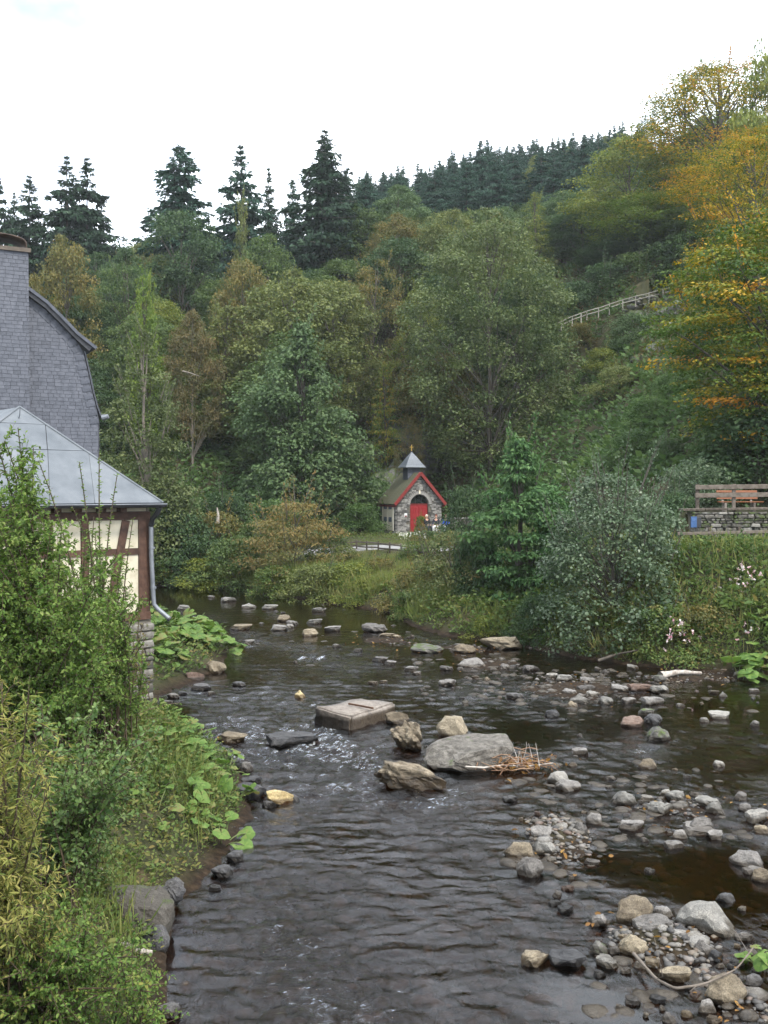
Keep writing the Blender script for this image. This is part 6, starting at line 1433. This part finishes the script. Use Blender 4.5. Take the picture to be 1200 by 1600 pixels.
def g_slope(n, r_):
    y = 44 + 76 * r_.random(n * 3) ** .8; x = (r_.random(n * 3) - .5) * 1.0 * y
    sf = pl_dist(x, y, FT); px = 600 + FPX * x / y; k = (sf > .5) & (sf < 42) & away_chapel(x, y) & ~((px > 985) & (px < 1070) & (sf > 18) & (sf < 30) & (r_.random(n * 3) < .75)); x, y = x[k][:n], y[k][:n]
    return np.stack([x, y, height(x, y)], -1), r_.uniform(.6, 1.5, len(x))
cover('slope_creepers', 15000, g_slope, 'l_ivy', 7, .36, .66, .55, seed=12, spread=.42)
def g_dry(n, r_):
    y = 62 + 50 * r_.random(n * 6); x = (r_.random(n * 6)) * .5 * y; sf = pl_dist(x, y, FT); k = (sf > 10) & (sf < 34) & (vnoise(x * .25, y * .25, 9) > .5); x, y = x[k][:n], y[k][:n]
    return np.stack([x, y, height(x, y)], -1), r_.uniform(.6, 1.3, len(x))
cover('dry_slope_herbs', 2600, g_dry, 'l_brown', 7, .34, .3, .7, seed=16, spread=.3, upright=.9)
def g_leftbank(n, r_):
    y = 7 + 20 * r_.random(n * 2); x = -2.2 - 8 * r_.random(n * 2) ** 1.5; sl = pl_dist(x, y, LB); k = (sl > .12) & (x * fn[0] + y * fn[1] > np.dot(C, fn) + .15); x, y = x[k][:n], y[k][:n]
    return np.stack([x, y, height(x, y)], -1), r_.uniform(.6, 1.3, len(x)) * np.interp(pl_dist(x, y, LB), [0, 1, 2], [.6, .8, 1.1])
cover('left_bank_herbs', 6200, g_leftbank, 'l_cover', 8, .105, .55, .35, near=True, seed=13, spread=.16)
def g_leftfar(n, r_):
    y = 25 + 24 * r_.random(n * 3); x = -5 - 12 * r_.random(n * 3); sl = pl_dist(x, y, LB); k = (sl > .2) & (sl < 6) ; x, y = x[k], y[k]
    ins = ((x - C[0]) * fu[0] + (y - C[1]) * fu[1] < .15) & ((x - C[0]) * -fn[0] + (y - C[1]) * -fn[1] < 7); x, y = x[~ins][:n], y[~ins][:n]; return np.stack([x, y, height(x, y)], -1), r_.uniform(.6, 1.2, len(x))
cover('far_left_bank_herbs', 1500, g_leftfar, 'l_cover', 8, .17, .6, .5, seed=14, spread=.25)
def blades(name, n, gen, mat, hgt, w, seed):
    r_ = np.random.default_rng(seed); P, sc = gen(n, r_); m_ = len(P); fo = Foliage()
    for k in range(3):
        pos = P + np.stack([r_.normal(0, .10, m_), r_.normal(0, .10, m_), 0 * sc - .03], -1); ln_ = r_.normal(0, .32, (m_, 2)); ax = np.stack([ln_[:, 0], ln_[:, 1], np.ones(m_)], -1)
        nr = unit(np.stack([r_.normal(size=m_), r_.normal(size=m_), 0 * sc + .1], -1)); fo.add(pos, ax, nr, hgt * sc * r_.uniform(.5, 1.2, m_), w, r_.random(m_), np.clip(.45 + 1.0 * (fbm(P[:, 0] * .5, P[:, 1] * .5, seed) - .5) + r_.normal(0, .1, m_), 0, 1), fold=.1)
    return tag(link(name, fo.mesh(name), None, M[mat]), kind='stuff')
def g_grass(n, r_):
    y = 44 + 22 * r_.random(n * 3); x = -9 + 14 * r_.random(n * 3); sr = pl_dist(x, y, RB); k = (sr > .2) & (sr < 11) & (path_dist(x, y) > 1.2) & (vnoise(x * .3, y * .3, 77) > .22); x, y = x[k][:n], y[k][:n]
    return np.stack([x, y, height(x, y)], -1), r_.uniform(.5, 1.2, len(x)) * np.interp(pl_dist(x, y, RB), [0, 3, 6, 9], [.9, 1.1, .8, .5]) * np.interp(path_dist(x, y), [1, 4, 7], [.4, .5, 1])
blades('bank_grass', 9500, g_grass, 'l_grass', 1.0, .05, 31)
def g_grass2(n, r_):
    y = 30 + 12 * r_.random(n * 3); x = 3 + 18 * r_.random(n * 3); sr = pl_dist(x, y, RB); k = (sr > .2) & (sr < 7.5) & (path_dist(x, y) > 1.1); x, y = x[k][:n], y[k][:n]
    return np.stack([x, y, height(x, y)], -1), r_.uniform(.4, 1.0, len(x))
blades('right_bank_grass', 3500, g_grass2, 'l_grass', .8, .05, 32)
def g_grass3(n, r_):
    y = 11 + 12 * r_.random(n * 3); x = -2.3 - 3.5 * r_.random(n * 3); sl = pl_dist(x, y, LB); k = (sl > .35) & (sl < 2.2) & (vnoise(x * .8, y * .8, 78) > .45); x, y = x[k][:n], y[k][:n]
    return np.stack([x, y, height(x, y)], -1), r_.uniform(.4, 1.0, len(x))
blades('left_bank_grass', 1600, g_grass3, 'l_grass', .55, .035, 33)
# fallen leaves on the stones and drifting in the pool
def g_fall(n, r_):
    i = r_.integers(0, len(BARS), n); B_ = np.array(BARS)[i]; a = r_.random(n) * 6.28; q = np.sqrt(r_.random(n)) * 1.2; x = B_[:, 0] + np.cos(a) * q * B_[:, 2]; y = B_[:, 1] + np.sin(a) * q * B_[:, 3]
    return np.stack([x, y, np.maximum(height(x, y), .0) + .04], -1), r_.uniform(.6, 1.2, n)
cover('fallen_leaves', 220, g_fall, 'l_dead', 1, .10, .6, .01, near=True, seed=41, upright=0, spread=.02)

# ------------------------------------------------------------------ near bushes on the left, built stem by stem
def shrub(name, label, cat, base, stems, mat, ll, wr, seed, tw=(6, 14), leaf_gap=.05, spread=.35, bend=.25, twl=(.35, .9), bark='twig', whips=0, droop=.2, leafy=1.0, tip_scale=.6):
    """stems: list of end points (world); every stem carries side twigs, every twig leaves along both sides"""
    r_ = np.random.default_rng(seed); t = thing(name, label, cat, base); o = np.array(base, float); fo = Foliage(); lines = []
    def leaf_line(P, lsc, gval, gap):
        sg = np.linalg.norm(np.diff(P, axis=0), axis=1); L = sg.sum(); n = max(3, int(L / gap * leafy)); s = np.sort(r_.random(n)) * .96 + .04; cs = np.concatenate([[0], np.cumsum(sg)]) / L
        pos = np.stack([np.interp(s, cs, P[:, i]) for i in range(3)], -1); T = unit(np.stack([np.interp(s, (cs[:-1] + cs[1:]) / 2, np.diff(P[:, i])) for i in range(3)], -1))
        rnd_ = unit(r_.normal(size=(n, 3))); side = unit(np.cross(T, rnd_)); ax = T * .55 + side * .85 + np.array([0, 0, -droop]) + r_.normal(0, .15, (n, 3)); nr = unit(np.array([0, 0, 1.]) + r_.normal(0, .5, (n, 3)) + .3 * T)
        fo.add(pos, ax, nr, ll * lsc * r_.uniform(.6, 1.2, n) * (1 - .35 * s), wr, r_.random(n), np.clip(gval + r_.normal(0, .08, n), 0, 1), True, fold=.35)
    for si, e in enumerate(stems):
        e = np.array(e, float) - o; b0 = r_.normal(0, .22, 3) * [1, 1, 0]; mid = (b0 + e) / 2 + np.array([e[0] - b0[0], e[1] - b0[1], 0]) * -bend + np.array([0, 0, np.linalg.norm(e) * .12]) + r_.normal(0, .1, 3)
        tt = np.linspace(0, 1, 9)[:, None]; P = (1 - tt) ** 2 * b0 + 2 * tt * (1 - tt) * mid + tt ** 2 * e; L = np.linalg.norm(np.diff(P, axis=0), axis=1).sum()
        lines.append((P, .006 + .016 * L / 4 * np.linspace(1, .12, 9))); g = np.clip(r_.normal(.5, .17), 0, 1)
        leaf_line(P[2:], 1.0, g, leaf_gap * .75)
        if si >= len(stems) - whips: continue
        for k in range(int(r_.integers(*tw) * L / 2.5)):
            f = r_.uniform(.18, .98); a = np.array([np.interp(f, np.linspace(0, 1, 9), P[:, i]) for i in range(3)]); T = unit(P[min(8, int(f * 8) + 1)] - P[int(f * 8)] if int(f * 8) < 8 else P[8] - P[7])
            dv = unit(T * .6 + r_.normal(0, 1, 3) * spread * 2 + np.array([0, 0, .25])); l_ = r_.uniform(*twl) * (1 - .45 * f); b1 = a + dv * l_ * .5; b2 = a + dv * l_ + np.array([0, 0, -droop * .3 * l_]) + r_.normal(0, .05, 3)
            Q = np.array([a, b1, b2]); lines.append((Q, np.array([.006, .004, .002]))); leaf_line(Q, .95, np.clip(g + r_.normal(0, .12), 0, 1), leaf_gap)
            if l_ > .45:
                for q_ in range(2):
                    c0 = a + (b2 - a) * r_.uniform(.3, .8); c1 = c0 + unit(dv + r_.normal(0, .9, 3)) * l_ * .45; Q = np.array([c0, (c0 + c1) / 2, c1]); lines.append((Q, np.array([.004, .003, .002]))); leaf_line(Q, .85, np.clip(g + r_.normal(0, .12), 0, 1), leaf_gap)
    V, F = tubes(lines, 3); link('stems', np_mesh('stems', V, F, smooth=True), t, M[bark]); link('foliage', fo.mesh('foliage'), t, M[mat] if isinstance(mat, str) else mat); return t
def ends(lst): return [tuple(at(px, py, Y_)) for px, py, Y_ in lst]
r5 = np.random.default_rng(55)
def region(n, poly, y0, y1):
    out_ = []; poly = np.array(poly, float); lo = poly.min(0); hi = poly.max(0)
    while len(out_) < n:
        px, py = r5.uniform(lo, hi); c_ = False; j = len(poly) - 1
        for i in range(len(poly)):
            if (poly[i][1] > py) != (poly[j][1] > py) and px < (poly[j][0] - poly[i][0]) * (py - poly[i][1]) / (poly[j][1] - poly[i][1]) + poly[i][0]: c_ = not c_
            j = i
        if c_: out_.append((px, py, r5.uniform(y0, y1)))
    return out_
def gbase(px, Yd): q = at(px, 1000, Yd); return (q[0], Yd, H1(q[0], Yd) - .1)
shrub('sallow_bush', 'tall leafy green bush in front of the timber pavilion at left', 'bush', gbase(60, 16.5),
      ends(region(84, [(-60, 720), (20, 720), (90, 800), (160, 830), (215, 900), (222, 1040), (150, 1080), (-60, 1080)], 14.6, 18) + [(28, 668, 16), (52, 700, 16), (8, 690, 15.5), (-20, 650, 15.5)]), 'l_bush', .115, .52, 61, tw=(11, 18), leaf_gap=.030, spread=.42, twl=(.4, 1.0))
shrub('sallow_bush', 'upright leafy shoots in front of the brown corner post of pavilion', 'bush', gbase(168, 18.2),
      ends(region(62, [(80, 850), (150, 800), (205, 850), (236, 930), (232, 1060), (120, 1080)], 17.2, 19.2) + [(155, 706, 17.8), (124, 722, 17.4), (112, 790, 17.6), (183, 742, 18), (208, 810, 18.4), (60, 720, 17)]), 'l_bush', .105, .48, 62, tw=(7, 12), leaf_gap=.036, spread=.38, twl=(.3, .75), whips=6)
shrub('alder_seedling', 'green bush with rounded leaves below the tall left bush', 'bush', gbase(100, 12.5),
      ends(region(44, [(40, 1090), (170, 1090), (235, 1160), (225, 1230), (150, 1330), (90, 1360), (20, 1250)], 11.2, 14)), leafmat('rounded_leaf', [(.038, .075, .022), (.065, .11, .032), (.10, .15, .05), (.15, .18, .075)], gl=.4, spec=.3, rough=.45), .095, .66, 63, tw=(9, 15), leaf_gap=.036, spread=.45, twl=(.35, .8))
shrub('willow_bush', 'yellowing narrow-leaved willow at the left edge of the photo', 'bush', gbase(-40, 9.6),
      ends(region(48, [(-80, 1010), (40, 1030), (75, 1160), (85, 1320), (60, 1450), (-80, 1560)], 8.6, 10.4)), 'l_willow', .125, .21, 64, tw=(8, 13), leaf_gap=.028, spread=.35, twl=(.35, .8), droop=.35)
shrub('rose_bush', 'low dense green bush hanging over the water at lower left', 'bush', gbase(60, 10.2),
      ends(region(50, [(-40, 1400), (110, 1390), (190, 1455), (262, 1530), (262, 1590), (240, 1640), (100, 1660), (-40, 1600)], 8.9, 10.6)), leafmat('low_bush_green_leaf', [(.04, .08, .02), (.068, .118, .028), (.105, .155, .042), (.17, .17, .05)], gl=.4), .062, .62, 65, tw=(12, 18), leaf_gap=.024, spread=.48, twl=(.3, .6), bend=.1)
shrub('rose_bush', 'small green bush trailing over the water edge below the big weathered boulder', 'bush', gbase(195, 10.4),
      ends(region(22, [(190, 1490), (258, 1505), (262, 1600), (180, 1620)], 9.3, 10.8)), bpy.data.materials['low_bush_green_leaf'], .062, .62, 68, tw=(10, 15), leaf_gap=.028, spread=.48, twl=(.25, .5), bend=.1)
shrub('bramble', 'arching leafy bramble shoots over the foot of stone wall', 'bush', gbase(195, 19.5),
      ends(region(16, [(150, 1040), (225, 1040), (235, 1130), (190, 1190), (120, 1130)], 18, 20.5) + [(282, 1098, 20), (268, 1125, 19.5)]), 'l_bush', .09, .5, 66, tw=(6, 11), leaf_gap=.042, spread=.45, twl=(.3, .7), droop=.4)
shrub('withered_bush', 'thin brownish shrub against the stone wall corner', 'bush', gbase(205, 21), ends(region(24, [(165, 950), (224, 930), (230, 1050), (228, 1100), (170, 1110)], 20.5, 22)), 'l_autumn', .085, .5, 67, tw=(5, 9), leaf_gap=.055, spread=.4, twl=(.3, .6))

# ------------------------------------------------------------------ butterbur: large leaves, each a part
def butter_leaf(seed):
    r_ = np.random.default_rng(seed); bm = bmesh.new(); c = bm.verts.new((0, 0, -.02)); n = 13; ring = []; inner = []
    for i in range(n):
        th = -math.pi * .93 + 2 * math.pi * .93 * i / (n - 1); rad = .5 * (1 + .10 * math.sin(3 * th + seed) + r_.uniform(-.07, .07)) * (1 - .18 * abs(th / math.pi) ** 4)
        inner.append(bm.verts.new((math.sin(th) * rad * .55, math.cos(th) * rad * .55, .015 + .02 * math.cos(5 * th)))); ring.append(bm.verts.new((math.sin(th) * rad, math.cos(th) * rad, -.05 + .05 * math.sin(4 * th + seed) + r_.uniform(-.03, .03))))
    for i in range(n - 1):
        bm.faces.new((c, inner[i], inner[i + 1])); bm.faces.new((inner[i], ring[i], ring[i + 1], inner[i + 1]))
    me = bpy.data.meshes.new('leaf'); bm.to_mesh(me); bm.free()
    a = me.attributes.new('vr', 'FLOAT_VECTOR', 'FACE'); g = np.clip(r_.normal(.5, .22), 0, 1); a.data.foreach_set('vector', np.stack([r_.random(len(me.polygons)), np.full(len(me.polygons), g), np.zeros(len(me.polygons))], -1).astype(np.float32).ravel())
    me.materials.append(M['l_butter']); 
    for p in me.polygons: p.use_smooth = True
    return me
BL = [butter_leaf(i) for i in range(9)]
def butterbur(label, x, y, n, size, hgt, spread, seed, group):
    r_ = np.random.default_rng(seed); z = max(H1(x, y), .02); t = thing('butterbur_plant', label, 'plant', (x, y, z), 0, group); lines = []
    for k in range(n):
        th = r_.random() * 6.28; q = spread * math.sqrt(r_.random()); h = hgt * r_.uniform(.45, 1.1) * (1 - .35 * (q / spread) ** 2); e = np.array([math.cos(th) * q, math.sin(th) * q, 0]); e[2] = max(height(np.array([x + e[0]]), np.array([y + e[1]]))[0] - z, -.6 * q) + h
        s = size * r_.uniform(.55, 1.2); lines.append((bez(np.array([0, 0, -.05]) + e * [.35, .35, 0], e, .08, 5), np.full(5, .011)))
        link('leaf', BL[r_.integers(len(BL))], t, loc=e, rot=(r_.normal(-.25, .3), r_.normal(0, .3), th + r_.normal(-1.57, .5)), scale=(s, s, s))
    V, F = tubes(lines, 5); tag(link('stalks', np_mesh('stalks', V, F, smooth=True), t, M['l_butter'] if False else solid('green_stalk', [(.08, .12, .035), (.13, .14, .06)], bump=0)), kind='stuff'); return t
GB = 'butterbur plants on the near left bank'
for i, (px, py, Y_, n, s, lb) in enumerate(((352, 1200, 20.8, 11, .30, 'butterbur clump nearest the white ripple at left bank'), (300, 1190, 21.6, 12, .30, 'butterbur clump beside the stone wall foot'), (310, 1235, 19.8, 15, .34, 'large butterbur clump in the middle of left bank patch'), (365, 1255, 19.0, 12, .32, 'butterbur clump overhanging the dark rock by the yellow stone'),
                                            (265, 1255, 19.2, 12, .31, 'butterbur clump on the landward side of left bank patch'), (300, 1320, 17.4, 13, .31, 'butterbur clump above the dark jagged rock'), (345, 1325, 16.8, 10, .29, 'butterbur clump hanging lowest over the water'), (240, 1355, 16.2, 8, .24, 'small butterbur clump just above the big weathered boulder'))):
    q = at(px, py, Y_); butterbur(lb, q[0], Y_, n, s, .42, .62, 400 + i, GB)
GF = 'butterbur plants below the downpipe'
rr5 = np.random.default_rng(6); k = 0
while k < 14:
    y = rr5.uniform(27, 39); x = rr5.uniform(-10, -5.2); s = float(pl_dist(np.array([x]), np.array([y]), LB)[0]); px = 600 + FPX * x / y
    if not (.35 < s < 3.4 and 236 < px < 352): continue
    butterbur('broad-leaved butterbur in the lush patch below the downpipe mouth', x, y, 17, .50, .75, 1.0, 430 + k, GF); k += 1
for i, (px, Y_, lb) in enumerate(((1160, 31.6, 'bright butterbur clump at the right bank water edge'), (1190, 31.6, 'bright butterbur clump cut by the right edge at the water'), (1196, 33, 'butterbur clump higher on the right bank at the photo edge'))):
    q = at(px, 1000, Y_); butterbur(lb, q[0], max(Y_, 31.6), 12, .62, .75, .8, 460 + i, 'butterbur plants on the right bank')
q = on(1195, 1500, .1); butterbur('young green butterbur at the lower right edge by the fallen branch', q[0], q[1], 9, .23, .30, .33, 471, None)

# ------------------------------------------------------------------ driftwood, reed heap, branch
def branch(name, label, pts, r0, mat, cat='branch', twigs=0, seed=1):
    r_ = np.random.default_rng(seed); P = np.array(pts, float); o = P[0].copy(); P = P - o; tt = np.linspace(0, len(P) - 1, 5 * len(P)); Q = np.stack([np.interp(tt, np.arange(len(P)), P[:, i]) for i in range(3)], -1); Q[1:-1] = (Q[:-2] + Q[1:-1] * 2 + Q[2:]) / 4
    lines = [(Q, r0 * np.linspace(1, .35, len(Q)) * r_.uniform(.85, 1.15, len(Q)))]
    for k in range(twigs):
        a = Q[r_.integers(2, len(Q))]; lines.append((np.array([a, a + r_.normal(0, .12, 3), a + r_.normal(0, .28, 3) + [0, 0, .1]]), np.array([r0 * .3, r0 * .22, r0 * .1])))
    V, F = tubes(lines, 7); return tag(link(name, np_mesh(name, V, F, smooth=True), None, M[mat], loc=o), label, cat)
branch('driftwood', 'pale bleached driftwood log below the big weathered boulder', [on(168, 1476, .30), on(195, 1478, .28), on(215, 1486, .24), on(238, 1488, .22)], .075, 'drift', 'driftwood', 0, 3)
branch('fallen_branch', 'bent thin branch lying over the lower right stone bank', [on(990, 1490, .12), on(1025, 1530, .14), on(1055, 1545, .22), on(1100, 1538, .26), on(1150, 1515, .3), on(1178, 1480, .42)], .022, 'oldwood', 'branch', 3, 4)
branch('fallen_log', 'grey log lying along the water edge of right bank', [on(1032, 1056, .1), on(1060, 1050, .16), on(1096, 1052, .12)], .13, 'drift', 'log', 0, 5)
branch('fallen_branch', 'bare branch sloping into the water under the alder bush', [on(935, 1032, .05), on(965, 1022, .3), on(996, 1016, .6)], .06, 'oldwood', 'branch', 0, 6)
branch('fallen_branch', 'slender pale branch lying across the wooded left slope', [at(285, 580, 70), at(298, 583, 70), at(312, 588, 70)], .06, 'palebark', 'branch', 2, 7)
branch('tree_stump', 'pale broken stump standing on the far left bank', [at(340, 818, 65), at(341, 805, 65), at(339, 793, 65)], .14, 'drift', 'stump', 0, 8)
branch('driftwood', 'pale stick lying on the far bank shingle at the river bend', [at(296, 915, 61.5), at(310, 914, 61.6), at(325, 912, 61.8)], .10, 'drift', 'driftwood', 1, 9)
branch('driftwood', 'greyish broken wood at the left bank above the big weathered boulder', [at(136, 1372, 13.6), at(147, 1364, 13.6), at(160, 1356, 13.7)], .06, 'drift', 'driftwood', 0, 10)
heap = thing('reed_heap', 'tangled heap of brown dead reeds caught on the large grey boulder', 'reed heap', tuple(on(800, 1206, .0)))
r_ = np.random.default_rng(12); lines = []; fo = Foliage(); hw_ = 1.0
for k in range(110):
    c_ = np.array([r_.normal(.0, .32), r_.normal(.25, .2), .02 + abs(r_.normal(0, .11))]); dv = unit(np.array([r_.normal(1, .8), r_.normal(-.2, .6), r_.normal(-.02, .25)])); l_ = r_.uniform(.15, .5); lines.append((np.array([c_ - dv * l_ / 2, c_ + [0, 0, r_.uniform(0, .06)], c_ + dv * l_ / 2]), np.full(3, r_.uniform(.006, .014))))
V, F = tubes(lines, 4); tag(link('stalks', np_mesh('stalks', V, F), heap, M['deadtwig']), kind='stuff')
lines = []
for k in range(9):
    a = np.array([r_.normal(.1, .3), r_.normal(.2, .15), .1]); b_ = a + np.array([r_.normal(-.05, .15), r_.normal(0, .1), r_.uniform(.2, .6)]); lines.append((bez(a, b_, .05, 5, r_), np.linspace(.012, .004, 5)))
lines.append((np.array([[-1.0, -.1, .14], [-.6, -.05, .10], [-.2, 0, .14], [.3, .05, .1], [.9, .1, .16]]), np.array([.022, .025, .022, .018, .01])))
V, F = tubes(lines, 5); tag(link('pale_twigs', np_mesh('pale_twigs', V, F, smooth=True), heap, M['drift']), kind='stuff')
n = 160; p = np.stack([r_.normal(.1, .4, n), r_.normal(.22, .22, n), .04 + np.abs(r_.normal(0, .10, n))], -1); fo.add(p, r_.normal(size=(n, 3)), unit(r_.normal(size=(n, 3)) + [0, 0, .8]), r_.uniform(.06, .13, n), .6, r_.random(n), r_.random(n), True); link('caught_leaves', fo.mesh('caught_leaves'), heap, M['l_dead'])
# balsam flowers and white border flowers
def flowers(name, pts, mat, s, seed):
    r_ = np.random.default_rng(seed); fo = Foliage(); P = np.array(pts); n = len(P)
    for k in range(4): fo.add(P, r_.normal(size=(n, 3)) + [0, 0, .3], unit(r_.normal(size=(n, 3)) + [0, -.6, .3]), np.full(n, s) * r_.uniform(.6, 1.2, n), .7, r_.random(n), r_.random(n))
    return tag(link(name, fo.mesh(name), None, mat), kind='stuff')
pf = leafmat('pink_petal', [(.42, .18, .26), (.55, .36, .42), (.6, .5, .52)]); wf = leafmat('white_petal', [(.5, .5, .44), (.62, .62, .55)])
r_ = np.random.default_rng(19)
flowers('balsam_flowers', [at(*p) + r_.normal(0, .25, 3) for p in ([(1165, 908, 35.2)] * 14 + [(1145, 920, 35.4)] * 6 + [(1065, 985, 33.4)] * 16 + [(1175, 900, 35)] * 8 + [(1170, 985, 33)] * 5 + [(1050, 1000, 33.3)] * 6)], pf, .11, 1)
flowers('border_flowers', [at(635 + r_.uniform(-10, 30), 834 + r_.uniform(-4, 16), 68.5) for _ in range(60)], wf, .14, 2)

# ------------------------------------------------------------------ the air of the valley
hz = bpy.data.meshes.new('haze'); hm, t, o = newmat('valley_air'); pvn = N(t, 'ShaderNodeVolumePrincipled'); pvn.inputs['Color'].default_value = (.90, .95, 1.0, 1); pvn.inputs['Density'].default_value = HAZE; pvn.inputs['Anisotropy'].default_value = .2
t.links.new(pvn.outputs[0], o.inputs['Volume'])
bm = bmesh.new(); bm_box(bm, (10, 135, 60.9), (400, 350, 125)); 
hz = bm_mesh('haze', bm)
if HAZE > 0: tag(link('haze', hz, None, hm), kind='stuff')
